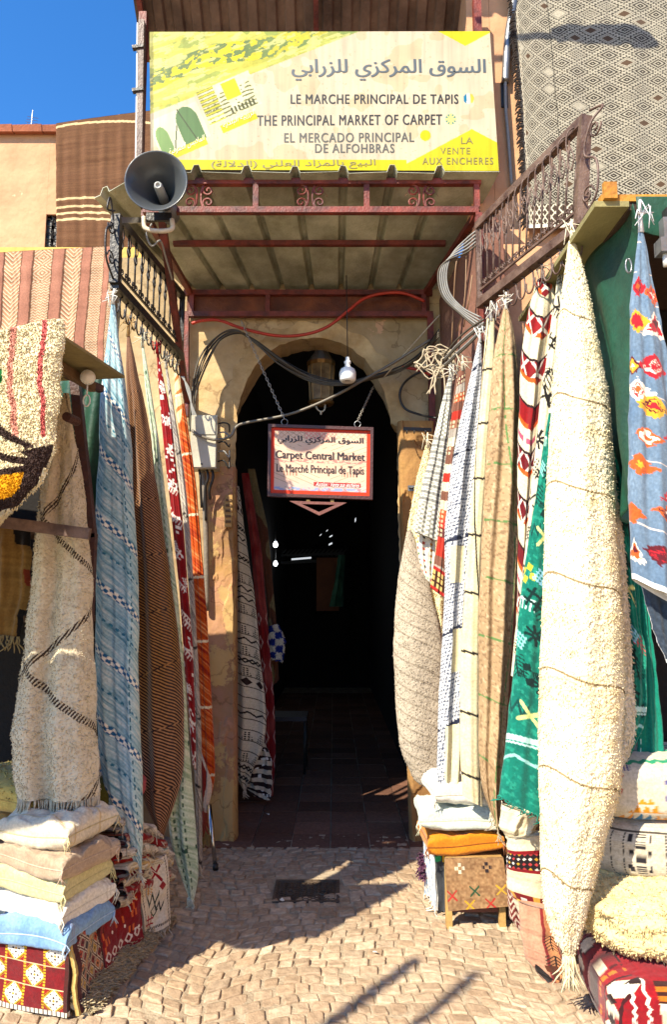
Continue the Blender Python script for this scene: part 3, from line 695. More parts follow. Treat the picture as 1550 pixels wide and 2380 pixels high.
def big_sign():
    t = thing('signboard', 'big yellow and cream signboard in Arabic, French, English and Spanish above the canopy', 'sign', P(755, 395, YS))
    nu, nv = 560, 230; u, v = np.meshgrid(np.linspace(0, 1, nu), np.linspace(0, 1, nv))
    X0 = 346+4*v; X1 = 1139+21*v; Xp = X0+(X1-X0)*u; Yt = 74-1.5*u; Yb = 394+3*u; Yp = Yt+(Yb-Yt)*v
    pts = PN(Xp, Yp, YS)
    mesh('panel', pts.reshape(-1, 3), gridf(nu, nv), PRINT, t, sign_paint(Xp, Yp), True)
    a, b, c, d = P(346, 74, YS), P(1139, 72.5, YS), P(1160, 397, YS), P(350, 394, YS); D = Vector((0, .008, 0)); mb = MB()
    mb.prism([a+D, b+D, c+D, d+D], (0, .06, 0)); mb.build('box_frame', grey_steel, t)
    ink, grey, pale = plain('black_ink', '1B1B1A', .5, .1, 5, 0), plain('grey_ink', '4B4B44', .5, .1, 5, 0), plain('olive_ink', '77703A', .5, .1, 5, 0)
    pl = lambda x, y, l: P(x, y, YS-l*.4-.0008)
    lettering('lettering', 'السوق المركزي للزرابي', 677, 1130, 187, 137, pl, plain('slate_ink', '4A5358', .5, .1, 5, 0), t, True, bold=.022)
    lettering('lettering', 'LE MARCHE PRINCIPAL DE TAPIS', 675, 1066, 241, 219, pl, ink, t, bold=.022, track=.06)
    lettering('lettering', 'THE PRINCIPAL MARKET OF CARPET', 597, 1028, 292, 268, pl, ink, t, bold=.022, track=.06, slope=-.006)
    lettering('lettering', 'EL MERCADO PRINCIPAL', 660, 963, 331, 309, pl, grey, t, bold=.022, track=.06, slope=-.005)
    lettering('lettering', 'DE ALFOHBRAS', 732, 917, 355, 334, pl, grey, t, bold=.022, track=.06)
    lettering('lettering', 'LA', 1072, 1100, 334, 319, pl, pale, t); lettering('lettering', 'VENTE', 1024, 1093, 358, 343, pl, pale, t, track=.1); lettering('lettering', 'AUX ENCHERES', 982, 1147, 382, 366, pl, pale, t, track=.1, bold=.012)
    lettering('lettering', 'البيع بالمزاد العلني (الدلالة)', 490, 873, 396, 374, pl, pale, t, True, slope=-.012, bold=.01)
    wh = plain('cream_ink', 'EFE9C0', .5, .1, 5, 0)
    lettering('lettering', 'الزربية البلدية', 518, 592, 301, 284, pl, wh, t, True, slope=-.44); lettering('lettering', 'الملابس الصوفية', 392, 474, 364, 346, pl, wh, t, True, slope=-.42)
big_sign()
# ================================================================ RAILS OF HOOKS
def railing(label, near_b, far_b, near_t, far_t, nb, mat, hooks, out):
    nb_, fb, ntp, ft = map(Vector, (near_b, far_b, near_t, far_t))
    t = thing('hook_railing', label, 'railing', tuple((nb_+fb)/2))
    mb = MB(); mb.bar(nb_, fb, .05, .05); mb.bar(ntp, ft, .04, .045); e = (fb-nb_).normalized()*.002
    mb.bar(nb_+e, ntp+e, .05, .05, up=(0, 1, 0)); mb.bar(fb-e, ft-e, .03, .03, up=(0, 1, 0)); lo = Vector((0, 0, .085)); hi = Vector((0, 0, -.07))
    mb.bar(nb_+lo, fb+lo, .012); mb.build('frame', mat, t)
    d = (fb-nb_).normalized(); up = Vector((0, 0, 1))
    for k in range(nb):
        f = (k+.7)/(nb+.2); b = nb_.lerp(fb, f)+lo; u = ntp.lerp(ft, f); mb = MB(); h = (u-b).length
        mb.tube([b, u], .006, 5); z0 = b+up*.0
        for s in (-1, 1):
            mb.tube(spiral(z0+d*s*.022+up*.035, .019, 1.2*s, -math.pi/2, d, up, 14), .004, 4)
            mb.tube(spline([b+up*h*.48, b+up*h*.6+d*s*.022, b+up*h*.74], 5), .004, 4)
        mb.tube(spline([b+up*h*.62, b+up*h*.78+d*.03, b+up*h*.93+d*.012, u], 5), .004, 4)
        mb.build('baluster', mat, t, True)
    g = random.Random(nb)
    mb = MB(); c = nb_+up*.28-d*.0; o = -d
    mb.tube(spline([nb_+up*.02+o*.02, nb_+o*.12+up*.1, nb_+o*.13+up*.25, nb_+o*.05+up*.33, nb_+o*.1+up*.45, ntp+o*.12-up*.02, ntp+o*.03+up*.02], 6), .006, 5)
    mb.tube(spiral(nb_+o*.06+up*.12, .045, 1.4, 0, o, up), .005, 4); mb.tube(spiral(ntp+o*.06-up*.09, .045, -1.4, 0, o, up), .005, 4)
    mb.build('end_scroll', mat, t, True)
    for k in range(hooks):
        p = nb_.lerp(fb, (k+.4)/hooks)-up*.025; mb = MB(); r = .045; a = out
        pts = [p, p-up*.03]+[p-up*.06+d*(r*math.cos(q)*.75+.0)+up*(r*math.sin(q)-.02) for q in np.linspace(math.pi*.95, 2.15*math.pi, 11)]
        pts = [p+d*.0, p-up*.02-d*.03]+pts[2:]
        mb.tube(pts, .005, 5); mb.build('hook', mat, t, True)
    return t
railing('dark iron railing with hooks over the blue and brown rugs, seen against yellow plaster', P(265, 660, 3.67), P(420, 830, 4.83), P(270, 505, 3.67), P(424, 690, 4.83), 11, dark_steel, 14, -1)
railing('brown iron railing with hooks over the cream shag rug, seen against the diamond rug', P(1350, 525, 3.07), P(1115, 708, 3.95), P(1362, 275, 3.07), P(1110, 527, 3.95), 14, brown_steel, 12, 1)
mb = MB(); a, b = P(272, 512, 3.67), P(350, 512, 4.05); mb.bar(a, b, .03); tag(mb.build('support_bar', grey_steel), 'short grey steel bar tying the yellow wall railing to the canopy frame', 'bar')
# ================================================================ HANGING RUGS
W0 = hx('E4DBC4')
def shade(A, T, f, seed, lo=.8, hi=1.1): return (lo+(hi-lo)*fbm(A*f, T*f, seed))[..., None]
def p_blue(A, T, U, V, W, H):
    c = mix(hx('AECBCB')+0*A[..., None], hx('447F9E'), np.clip(1.5*fbm(A*3, T*1.3, 3)-.35-.5*(U-.45), 0, 1))
    st = strands(A, T, .95, 1); c = mix(c, hx('E2E6DC'), (st-.47)*1.7); c = mix(c, hx('4F8090'), (.43-st)*3.4)
    q = T-1.25*A; k = q/.34; fk = k-np.floor(k); on = hash2(np.floor(k), 0*k, 4)
    for off, wdt in ((.25, .13), ):
        inb = abs(fk-off) < wdt/2; cell = np.floor((A+.4*T)/.021)+np.floor(q/.02); dk = cell % 2 == 0
        c = np.where((inb & dk)[..., None], hx('1E5A86'), c); c = np.where((inb & ~dk)[..., None], hx('E8E4D2'), c)
    ln = abs(fk-.72) < .02; c = np.where((ln & (np.floor((A+.4*T)/.016) % 2 == 0))[..., None], hx('2A6B86'), c)
    v2 = abs((U-.78-.03*np.sin(T*5))) < .012; c = np.where((v2 & (np.floor(T/.02) % 2 == 0))[..., None], hx('1F5B70'), c)
    return c
BN, BG, BR = hx('B9AFA0'), hx('8A7E6E'), hx('5B4B3C')
drape('blue_rug', 'pale blue flatweave rug with dotted teal bands, hung in a point above the cushions', [(258, 700), (246, 800), (235, 900), (226, 1100), (221, 1300), (219, 1500), (221, 1620), (232, 1750), (245, 1830), (265, 1920), (290, 1980), (322, 2020)],
      [(266, 700), (276, 800), (290, 880), (303, 1000), (310, 1150), (316, 1250), (320, 1400), (322, 1550), (327, 1700), (332, 1830), (332, 1940), (328, 2024)], (3.62, 3.6, 3.5), p_blue, nu=80, nv=620,
      folds=((1.3, .16), (3.6, .06), (7, .02)), seed=1, fr=(.06, 8, hx('CFCFC2'), .004), knot=(.07, hx('DDDDD5')), group='rugs hung from the hook railings')
def p_brown(A, T, U, V, W, H):
    q = T-.95*A-.004*vn(A*30, T*30, 2); s = np.sin(q*2*math.pi/.017); kk = np.abs(((T*1.0+.25*A)/.31+.3*vn(A*5, T*2, 3)) % 1-.5) < .014
    zz = np.sin((T+1.1*A)*2*math.pi/.03); s = np.where(kk, zz, s)
    g = np.clip(fbm(A*4, T*1.2, 9)*2.2-.6, 0, 1); light = mix(hx('A87C60')+0*A[..., None], hx('9C6C30'), g)
    c = mix(hx('23120F')+0*A[..., None], light, np.clip(s*1.6+.22, 0, 1)); return c
drape('brown_rug', 'dark brown rug with fine diagonal ochre pinstripes, hung in a point beside the blue rug', [(295, 775), (291, 860), (296, 1000), (305, 1200), (315, 1500), (322, 1700), (330, 1850), (355, 1910), (374, 1945)],
      [(300, 775), (318, 860), (335, 930), (350, 1010), (367, 1150), (382, 1250), (398, 1350), (412, 1450), (425, 1600), (428, 1720), (426, 1800), (405, 1870), (378, 1948)], (3.92, 3.85), p_brown, nu=80, nv=900,
      folds=((1.6, .22), (3.4, .08)), seed=4, fr=(.12, 9, hx('D8D0BE'), .006), knot=(.13, hx('B6925C')), group='rugs hung from the hook railings', bulge=.8)
def p_green(A, T, U, V, W, H):
    st = strands(A, T, .9, 3); c = mix(hx('B4C6A6')+0*A[..., None], hx('DDE3CF'), (st-.4)*2); c = mix(c, hx('6E8D6C'), (.4-st)*2.6)
    for u0 in (.36, .62): m = (abs(U-u0-.01*np.sin(T*9)) < .02) & (np.floor(T/.022) % 2 == 0); c[m] = hx('44604A')
    m = (abs((T+.3*A) % .55-.2) < .012) & (np.floor(A/.02) % 2 == 0); c[m] = hx('35553F'); return c
drape('green_rug', 'pale sage green rug with dotted dark lines, its fringed corner touching the cobbles', [(328, 800), (336, 900), (350, 1000), (365, 1200), (385, 1400), (398, 1600), (400, 1760), (388, 1880), (396, 1960), (418, 2030), (438, 2085)],
      [(333, 800), (350, 900), (368, 1020), (385, 1150), (400, 1280), (415, 1400), (428, 1550), (438, 1700), (449, 1850), (458, 1960), (462, 2040), (450, 2092)], (4.1, 4.05), p_green, nu=70, nv=560,
      folds=((1.8, .25), (3, .1)), seed=2, fr=(.07, 10, hx('C6CBB8'), .006), knot=(.1, hx('CFCDB4')), group='rugs hung from the hook railings')
def p_red(A, T, U, V, W, H):
    c = mix(hx('9A0F14')+0*A[..., None], hx('6E0A10'), fbm(A*20, T*20, 3)); g = random.Random(5)
    t = .25
    while t < H:
        for k in range(2):
            a0 = g.uniform(.1, .9)*W; kd = g.choice(['hash', 'comb', 'x', 'dia', 'zig', 'sq', 'lat']); stamp(c, A, T, a0, t+g.uniform(-.03, .03), .04, kd, hx('E6DAD0'), 1., .5)
        t += .21
    d = (hash2(np.floor(A/.016), np.floor(T/.016), 8) > .93); c[d] = hx('E9E4DC'); return c
drape('red_rug', 'narrow deep red rug with small white signs and sequins, hung between green and grey rugs', [(363, 815), (366, 880), (376, 1000), (396, 1180), (416, 1370), (429, 1550), (441, 1700), (446, 1765)],
      [(367, 815), (379, 880), (396, 960), (411, 1100), (426, 1230), (438, 1380), (447, 1500), (453, 1650), (455, 1790)], (4.32, 4.3), p_red, nu=50, nv=520, seed=6, knot=(.06, hx('A01018')), group='rugs hung from the hook railings')
def p_grey(A, T, U, V, W, H):
    st = strands(A, T, .8, 6); c = mix(hx('A39C92')+0*A[..., None], hx('D3CCBE'), (st-.45)*2.4); c = mix(c, hx('4E4842'), (.44-st)*3)
    m = (abs((T+.3*A) % .42-.2) < .016) & (np.floor((A+T)/.018) % 2 == 0); c[m] = hx('2E2A28'); m = U < .14; c[m] = hx('D9C8A6'); return c
drape('grey_rug', 'narrow speckled grey rug with a cream edge, hung between red and orange rugs', [(383, 850), (395, 960), (412, 1100), (427, 1230), (440, 1400), (448, 1600), (452, 1800), (457, 1985)],
      [(388, 850), (406, 960), (426, 1090), (441, 1230), (452, 1400), (461, 1550), (467, 1700), (469, 1900), (470, 2020)], (4.52, 4.45), p_grey, nu=50, nv=480, seed=8, fr=(.09, 7, hx('B8B0A2'), .006), knot=(.1, hx('D8CFB8')), group='rugs hung from the hook railings')
def p_orange(A, T, U, V, W, H):
    st = strands(A, T, .75, 9, 120, 6); c = mix(hx('C4520F')+0*A[..., None], hx('8E1F0C'), (.52-st)*3+.8*(fbm(A*2, T*1.5, 4)-.5)); c = mix(c, hx('E0A468'), (st-.62)*4)
    top = T+.6*A-.12*np.abs(np.sin(A*40)); c = np.where((T < .28+.1*np.sin(A*60)+.1*U)[..., None], mix(hx('E3CF9E')+0*A[..., None], hx('C4641C'), ((T*9+A*6) % 1 > .72)*.9), c)
    m = (abs((T+.18*A) % .43-.2) < .008); c[m] = hx('E9D8B4'); m = (T > H-.28+.35*(U-.5)) & (T > H-.5); c[m] = hx('DBC7B2')
    m = (T > H-.24+.3*(U-.5)) & (U < .45) & (fbm(A*20, T*9, 2) > .42); c[m] = hx('8C2418'); return c
drape('orange_rug', 'burnt orange rug with diagonal streaks and a cream bottom corner, nearest the meter box', [(405, 860), (405, 930), (415, 1000), (432, 1150), (445, 1300), (455, 1450), (462, 1600), (466, 1750), (472, 1885)],
      [(412, 860), (426, 920), (441, 1020), (456, 1130), (469, 1280), (481, 1430), (491, 1600), (498, 1740), (500, 1810), (480, 1890)], (4.78, 4.75), p_orange, nu=60, nv=520, seed=3, fr=(.14, 6, hx('A84A34'), .008), knot=(.1, hx('E3D3AA')), group='rugs hung from the hook railings')
# ---- sunny side
def p_cream(A, T, U, V, W, H):
    c = mix(hx('DCCFAC')+0*A[..., None], hx('ECE3C8'), fbm(A*6, T*6, 2)); c = mix(c, hx('DCC48C'), np.clip(fbm(A*16, T*16, 4)*4-2.2, 0, .45))
    k = (T+.045*np.sin(U*4+1)+.012*np.sin(A*30))/.40; m = abs(k-np.round(k)) < .011; return np.where(m[..., None], hx('8E7A58'), c)
drape('cream_shag_rug', 'long cream shag rug hung in a point from the near end of the sunny railing', [(1323, 560), (1311, 650), (1298, 760), (1286, 900), (1275, 1050), (1265, 1250), (1257, 1450), (1255, 1650), (1255, 1850), (1257, 2000), (1266, 2120), (1290, 2190), (1312, 2215)],
      [(1335, 560), (1360, 640), (1377, 730), (1394, 820), (1407, 900), (1420, 1050), (1430, 1200), (1438, 1400), (1444, 1600), (1440, 1780), (1436, 1850), (1402, 1960), (1380, 2040), (1368, 2090), (1352, 2170), (1334, 2218)], (3.06, 3.05, 3.0), p_cream,
      nu=190, nv=1000, mat=KNIT, folds=((1.1, .06), (2.6, .03)), bulge=.75, shag=(9000, .0025, .009, .7, .0085), seed=5, fr=(.12, 40, hx('DCCFA8'), .004), knot=(.1, hx('E4DABD')), group='rugs hung from the hook railings')
drape('cream_shag_rug', 'paler cream shag rug hanging just behind the long cream shag, beside the teal rug', [(1400, 1050), (1410, 1300), (1420, 1500), (1425, 1700), (1420, 1790)], [(1425, 1050), (1452, 1300), (1466, 1500), (1476, 1650), (1474, 1720), (1445, 1790)], 3.17, lambda A, T, *k: mix(hx('D9CDB4')+0*A[..., None], hx('E8DEC8'), fbm(A*8, T*8, 3)),
      nu=90, nv=360, mat=KNIT, shag=(2500, .003, .012, .7), seed=15, bulge=.4)
TEAL = hx('0E7A66')
def p_teal(A, T, U, V, W, H):
    c = mix(TEAL+0*A[..., None], hx('0A5E52'), fbm(A*25, T*25, 3)); c = mix(c, hx('2C9A80'), .5*(fbm(A*60, T*60, 7) > .6)); g = random.Random(3); t = .12; i = 0
    kinds = ['comb', 'hash', 'tree', 'lat', 'star', 'zig', 'tree', 'plus', 'star', 'zig', 'x', 'rings', 'plus', 'lat', 'dots']; cols = ['BFE0D6', '0C2A28', '0C2A28', 'C8C53A', '0C2A28', '123A36', '10403C', '8FC7E0', '0C2A28', '0C2A28', 'D8DA8A', 'C0404A', '8FD0CC', '0C2A28', '0C4A44']
    while t < H-.3:
        for a0 in (.16, .42, .66): stamp(c, A, T, a0*W+g.uniform(-.02, .02), t+g.uniform(-.03, .03), .038+g.random()*.014, kinds[i % 15], hx(cols[(i*4) % 15]), 1, g.uniform(-.4, .4)); i += 1
        t += .16
    tt = T-(H-.26)+.06*U
    m = (abs(tt) < .012) | (abs(tt-.022) < .004); c[m] = hx('BFE3DC'); m = (tt > .03) & (abs(tt-.075-.025*np.abs(((A/.06) % 2)-1)) < .007); c[m] = hx('9AD0C8')
    return c
drape('teal_rug', 'teal green rug with scattered embroidered signs, hung left of the cream shag rug', [(1276, 960), (1262, 1050), (1248, 1130), (1228, 1260), (1206, 1430), (1190, 1580), (1171, 1750), (1160, 1848)], [(1286, 960), (1292, 1050), (1296, 1130), (1298, 1260), (1298, 1430), (1296, 1580), (1292, 1750), (1290, 1912)], (3.22, 3.2), p_teal, nu=90, nv=420, bulge=.3, seed=7, folds=((1.5, .05), (4, .02)), fr=(.02, 40, TEAL, .003))
drape('teal_rug', 'darker teal rug with stitched white lines hanging right of the cream shag rug', [(1400, 1000), (1420, 1300), (1430, 1600), (1425, 1800)], [(1445, 1150), (1475, 1350), (1500, 1520), (1502, 1680), (1450, 1790)], 3.22, p_teal, nu=60, nv=260, bulge=.4, seed=9)
drape('teal_curtain', 'plain teal cloth with white dotted edge at the back of the sunny stall', [(1470, 1300), (1478, 1500), (1482, 1700), (1480, 1790)], [(1500, 1350), (1525, 1550), (1543, 1700), (1545, 1765)], 3.3, lambda A, T, U, V, W, H: np.where(((abs(U-.2) < .03) & (np.floor(T/.02) % 2 == 0))[..., None], hx('A8D6CC'), TEAL+0*A[..., None]), cat='cloth', nu=40, nv=160, bulge=.3, seed=10)
def p_wb(A, T, U, V, W, H):
    c = mix(hx('E6DDC4')+0*A[..., None], hx('D3C6A4'), fbm(A*8, T*8, 3)); g = random.Random(12); t = .1; i = 0; kk = ['lat', 'comb', 'hash', 'tree', 'x', 'star', 'dots', 'zig']
    while t < H:
        for a0 in (.22, .5, .8): stamp(c, A, T, a0*W+g.uniform(-.02, .02), t+g.uniform(-.04, .04), .04+.015*g.random(), kk[(i*3) % 8], hx('1C1A1A'), 1.1, .5); i += 1
        t += .17
    return c
drape('white_rug', 'creamy white rug with scattered black stitched signs, hung between banded and teal rugs', [(1301, 600), (1290, 690), (1275, 800), (1257, 920), (1238, 1100), (1217, 1300), (1203, 1430), (1188, 1570)], [(1308, 600), (1322, 700), (1325, 800), (1318, 920), (1296, 1100), (1278, 1300), (1262, 1450), (1240, 1600)], (3.36, 3.35), p_wb, nu=70, nv=420, bulge=.5, seed=11, knot=(.12, hx('E8E2D2')), group='rugs hung from the hook railings')
def p_rc(A, T, U, V, W, H):
    c = mix(hx('E5D9BA')+0*A[..., None], hx('D6C6A0'), fbm(A*8, T*8, 3)); q = T-.0+1.0*np.abs(U-.5)*.22; k = q/.24; f = k-np.floor(k); m = f < .52; i = np.floor(k)
    red = mix(hx('8E1216')+0*A[..., None], hx('5A0C18'), hash2(i, 0*i, 2)); c = np.where(m[..., None], red, c)
    x = (A/.05) % 1; y = (f/.52); mm = m & (abs(abs(x-.5)*2-abs(y-.5)*2) < .18) & (hash2(i, 0*i, 5) > .3); c[mm] = hx('E2D6C6')
    mm = m & (y > .8) & (hash2(np.floor(A/.02), i, 3) > .4); c[mm] = hx('D5551A'); mm = m & (y < .12); c[mm] = hx('2A1418'); mm = (abs(f-.78) < .06) & (hash2(i, 0*i, 7) > .55) & (abs(x-.5) < .4); c[mm] = hx('B5506A'); return c
drape('banded_rug', 'cream rug with bold red zigzag bands and orange tufts, hung right of the beige blanket', [(1249, 650), (1230, 720), (1214, 800), (1208, 900), (1206, 1000), (1203, 1150), (1206, 1250), (1200, 1450)], [(1272, 645), (1290, 670), (1291, 760), (1276, 860), (1262, 980), (1246, 1120), (1232, 1250), (1216, 1420)], (3.47, 3.45), p_rc, nu=80, nv=520, bulge=.6, seed=12, folds=((2, .18), (4, .06)), knot=(.12, hx('E8E0CC')), group='rugs hung from the hook railings')
def p_blanket(A, T, U, V, W, H):
    c = mix(hx('957A5A')+0*A[..., None], hx('B59A76'), fbm(A*6, T*4, 3)*1.2-.1); c = mix(c, hx('6E563E'), (vn(A*120, T*120, 5) > .72)*.6); c = mix(c, hx('C6AE8C'), (vn(A*130, T*90, 9) > .78)*.6)
    k = (T+.02*U)/.30; m = (abs(k-np.round(k)) < .016) & (vn(A*60, T*60, 1) > .25); g = abs(U-.62+.22*np.sin(T*2.3+1.)) < .016; m = m | (g & (vn(A*60, T*60, 2) > .3)); c[m] = hx('5A7A48'); return c
drape('beige_blanket', 'thick beige brown wool blanket with thin green lines, on the sunny side', [(1172, 712), (1152, 800), (1140, 900), (1130, 1050), (1121, 1200), (1114, 1400), (1112, 1600), (1113, 1750), (1119, 1830), (1142, 1890)], [(1180, 712), (1198, 780), (1207, 900), (1207, 1100), (1202, 1300), (1191, 1500), (1181, 1650), (1171, 1780), (1160, 1940)], (3.62, 3.6), p_blanket, 'blanket', nu=80, nv=420, mat=KNIT, folds=((2.2, .22), (1, .1)), bulge=.7, seed=3, rough=.006, fr=(.05, 14, hx('B5A285'), .003), knot=(.08, hx('E2DACA')), group='rugs hung from the hook railings')
def p_grid(A, T, U, V, W, H):
    c = mix(hx('E5D8B2')+0*A[..., None], hx('D8C798'), fbm(A*20, T*20, 3)); k = (T+.02*U)/.31; m = abs(k-np.round(k)) < .022; q = U-.52+.42*np.sin(T*2.1+.4); m |= abs(q) < .035; c[m] = hx('231E1A'); return c
drape('cream_rug', 'smooth cream rug with a thin black line grid, hung left of the beige blanket', [(1132, 740), (1120, 880), (1105, 1050), (1091, 1200), (1078, 1400), (1070, 1550), (1069, 1750), (1076, 1850)], [(1150, 740), (1150, 860), (1138, 1000), (1128, 1150), (1120, 1300), (1118, 1500), (1118, 1800), (1122, 1875)], (3.74, 3.72), p_grid, nu=60, nv=420, seed=4, bulge=.5, folds=((1, .08), (3, .03)), knot=(.1, hx('E8E2D4')), group='rugs hung from the hook railings')
def p_tweed(A, T, U, V, W, H):
    h = np.sin((A+.6*T)*2*math.pi/.02)*np.sin((A-.6*T)*2*math.pi/.03); r = vn(A*170, T*170, 4); c = mix(hx('D4D4D2')+0*A[..., None], hx('3C455C'), np.clip((h*.6+r-.42)*2.2, 0, 1))
    m = (abs((T+.4*A) % .5-.2) < .012) & (vn(A*60, T*40, 3) > .4); c[m] = hx('20263A'); m = (U > .3) & (U < .72) & (T > .48*H) & (T < .56*H) | (U > .45) & (U < .8) & (T > .66*H) & (T < .75*H) | (U > .35) & (T > .86*H); c[m] = hx('E0D2A6'); return c
drape('tweed_rug', 'navy and white tweed rug with cream patches, left of the cream grid rug', [(1112, 790), (1092, 880), (1070, 970), (1047, 1100), (1033, 1230), (1034, 1350), (1028, 1500), (1019, 1650), (1015, 1800), (1020, 1850)], [(1120, 790), (1120, 870), (1112, 1000), (1100, 1150), (1087, 1300), (1078, 1450), (1073, 1600), (1072, 1750), (1066, 1840)], (3.88, 3.84), p_tweed, nu=110, nv=600, seed=6, bulge=.6, folds=((1.8, .25), (3.6, .05)), knot=(.08, hx('E2E0D8')), group='rugs hung from the hook railings')
def p_band(A, T, U, V, W, H):
    q = T+.12*A; k = q/.042; f = k-np.floor(k); i = np.floor(k); c = mix(hx('DDD9CB')+0*A[..., None], hx('CBC6B4'), fbm(A*40, T*40, 3)); m = (f < .45); c[m] = hx('84837C')
    mm = ~m & (np.abs(((A/.02) % 1)-.5)*1.2 > np.abs(f-.72)*3); c[mm] = hx('96958C'); ch = (np.floor(i/5) % 3 == 1); mm = ch & ((np.floor(A/.014)+np.floor(q/.014)) % 2 == 0); c[ch] = hx('DAD6C8'); c[mm] = hx('8F8E80'); return c
drape('banded_kilim', 'grey and white finely banded kilim hung deepest on the sunny side, near the arch', [(1044, 870), (1023, 950), (1001, 1050), (976, 1150), (961, 1235)], [(1052, 870), (1048, 960), (1038, 1060), (1026, 1160), (1018, 1258)], (4.12, 4.08), p_band, nu=80, nv=260, seed=2, bulge=.35, knot=(.08, hx('E0DACA')))
def p_multi(A, T, U, V, W, H):
    q = T+.15*A; i = np.floor(q/.055); pal = np.array([hx(h) for h in ('B4502A', '8A5A44', 'D9CBB0', 'B43022', '7A5040', 'C4682E', 'A59A8C', '5A2A2A')]); c = pal[(hash2(i, 0*i, 5)*7.99).astype(int)]
    m = (np.abs((q/.0275) % 1-.5) < .3) & (np.floor(A/.012) % 2 == 0) & (hash2(i, 0*i, 9) > .5); c[m] = hx('DCC9A0'); m = T > H-.13; c[m] = hx('D8AE6A'); m = (T > H-.13) & ((abs(T-H+.12) < .01) | (T > H-.02)); c[m] = hx('A32620'); stamp(c, A, T, .5*W, H-.065, .045, 'hash', hx('3C2418')); return c
drape('multicolour_kilim', 'orange, rust and brown banded kilim hung between grey banded kilim and tweed rug', [(1068, 860), (1048, 980), (1027, 1130), (1018, 1250), (1000, 1365)], [(1082, 850), (1080, 970), (1062, 1100), (1050, 1220), (1037, 1392)], (4.02, 4.0), p_multi, nu=60, nv=320, seed=5, bulge=.4, knot=(.08, hx('D8CBB0')))
def p_spots(A, T, U, V, W, H):
    c = hx('E4DDC8')+0*A[..., None]; x, y = (A/.035) % 1-.5, (T/.035) % 1-.5; i, j = np.floor(A/.035), np.floor(T/.035); pal = np.array([hx(h) for h in ('4E8A4A', 'C04A3A', 'D08A3A', '50505A')]); m = np.maximum(abs(x), abs(y)) < .2; c[m] = pal[(hash2(i, j, 3)*3.99).astype(int)][m]; return c
drape('spotted_rug', 'small white rug with coloured square dots below the grey banded kilim', [(970, 1225), (968, 1270), (978, 1320), (990, 1345)], [(1012, 1235), (1012, 1290), (1008, 1330), (1004, 1358)], 4.14, p_spots, nu=50, nv=120, bulge=.25, seed=3)
def p_shagc(A, T, U, V, W, H): return mix(hx('D8C696')+0*A[..., None], hx('E8DBB2'), fbm(A*10, T*10, 3))
drape('cream_shag_rug', 'cream tufted rug hung from the wall hooks beside the arch, behind the quilted one', [(990, 1035), (970, 1110), (952, 1200), (938, 1290), (950, 1420), (985, 1520)], [(997, 1035), (1012, 1200), (1030, 1400), (1036, 1520)], (4.78, 4.74), p_shagc, nu=110, nv=420, mat=KNIT, shag=(2500, .003, .012, .7), bulge=.3, seed=5, knot=(.09, hx('E4D8B8')))
def p_quilt(A, T, U, V, W, H):
    q = (T-.85*A)/.085; m = abs(q-np.round(q)) < .07; c = mix(hx('A69A88')+0*A[..., None], hx('B8AC9A'), fbm(A*20, T*20, 3)); c = mix(c, hx('857968'), m*.7); return c
drape('quilted_shag_rug', 'grey beige shag rug with diagonal quilting lines bulging at the edge of the doorway', [(946, 1235), (926, 1330), (916, 1450), (914, 1520), (920, 1640), (934, 1750), (962, 1815), (1003, 1838)], [(955, 1230), (990, 1330), (1016, 1440), (1032, 1520), (1032, 1650), (1026, 1780), (1016, 1842)], (4.72, 4.66), p_quilt, nu=120, nv=420, mat=KNIT, shag=(3000, .0025, .008, .7, .005), bulge=.4, seed=6, folds=((1, .05),))
def p_denim(A, T, U, V, W, H):
    c = mix(hx('506A86')+0*A[..., None], hx('8296A8'), fbm(A*5, T*5, 3)*1.2-.1); c = mix(c, hx('4C647E'), .5*vn(A*160, T*60, 4)); m = abs((T/.13) % 1-.5) < .018; c[m & (vn(A*9, T*9, 3) > .55)] = hx('D8C8BC')
    A = A+.016*(vn(A*110, T*110, 5)-.5); T0 = T; T = T+.016*(vn(A*110, T*110, 6)-.5); g = random.Random(9); t = .28; pal = ['B0202C', 'D8A030', '5A1A24', 'E6DCCB', 'C25A28']
    while t < H-.05:
        for a0 in ((.15, .55) if int(t*10) % 2 else (.3, .72)):
            a = a0*W+g.uniform(-.02, .02); s = .036+.016*g.random(); k = g.choice(['fdia', 'rings', 'star', 'fdia', 'tri']); tt = t+g.uniform(-.03, .03)
            stamp(c, A, T, a, tt, s*1.1, 'fdia' if k != 'tri' else 'tri', hx(g.choice(pal)), 1.2); stamp(c, A, T, a, tt, s*.75, k, hx(g.choice(pal)), 1.2); stamp(c, A, T, a, tt, s*.35, 'fdia', hx(g.choice(pal)), 1.2)
        t += .15
    c[T0 > H-.02] = hx('D6DADA'); return c
drape('denim_rug', 'faded denim blue rug with bright tufted flowers, hung in front of the green cloth', [(1486, 530), (1477, 600), (1465, 700), (1461, 850), (1460, 1000), (1462, 1150), (1465, 1300), (1470, 1345)], [(1494, 530), (1510, 600), (1530, 700), (1546, 800), (1572, 1000), (1584, 1200), (1600, 1420)], (2.62, 2.6), p_denim, nu=90, nv=420, bulge=.45, seed=4, folds=((2, .12), (4, .04)), knot=(.12, hx('DADCE0')))
drape('navy_rug', 'dark navy rug with a white stitched edge below the denim blue rug', [(1492, 1362), (1505, 1420), (1515, 1460), (1550, 1540)], [(1600, 1405), (1600, 1480), (1600, 1540), (1600, 1560)], 2.66, lambda A, T, U, V, W, H: np.where(((U < .03) | (T > H-.012))[..., None], hx('D0D4D6'), mix(hx('2B3644')+0*A[..., None], hx('3F4C5C'), vn(A*80, T*80, 2))), nu=40, nv=90, bulge=.2, seed=4)
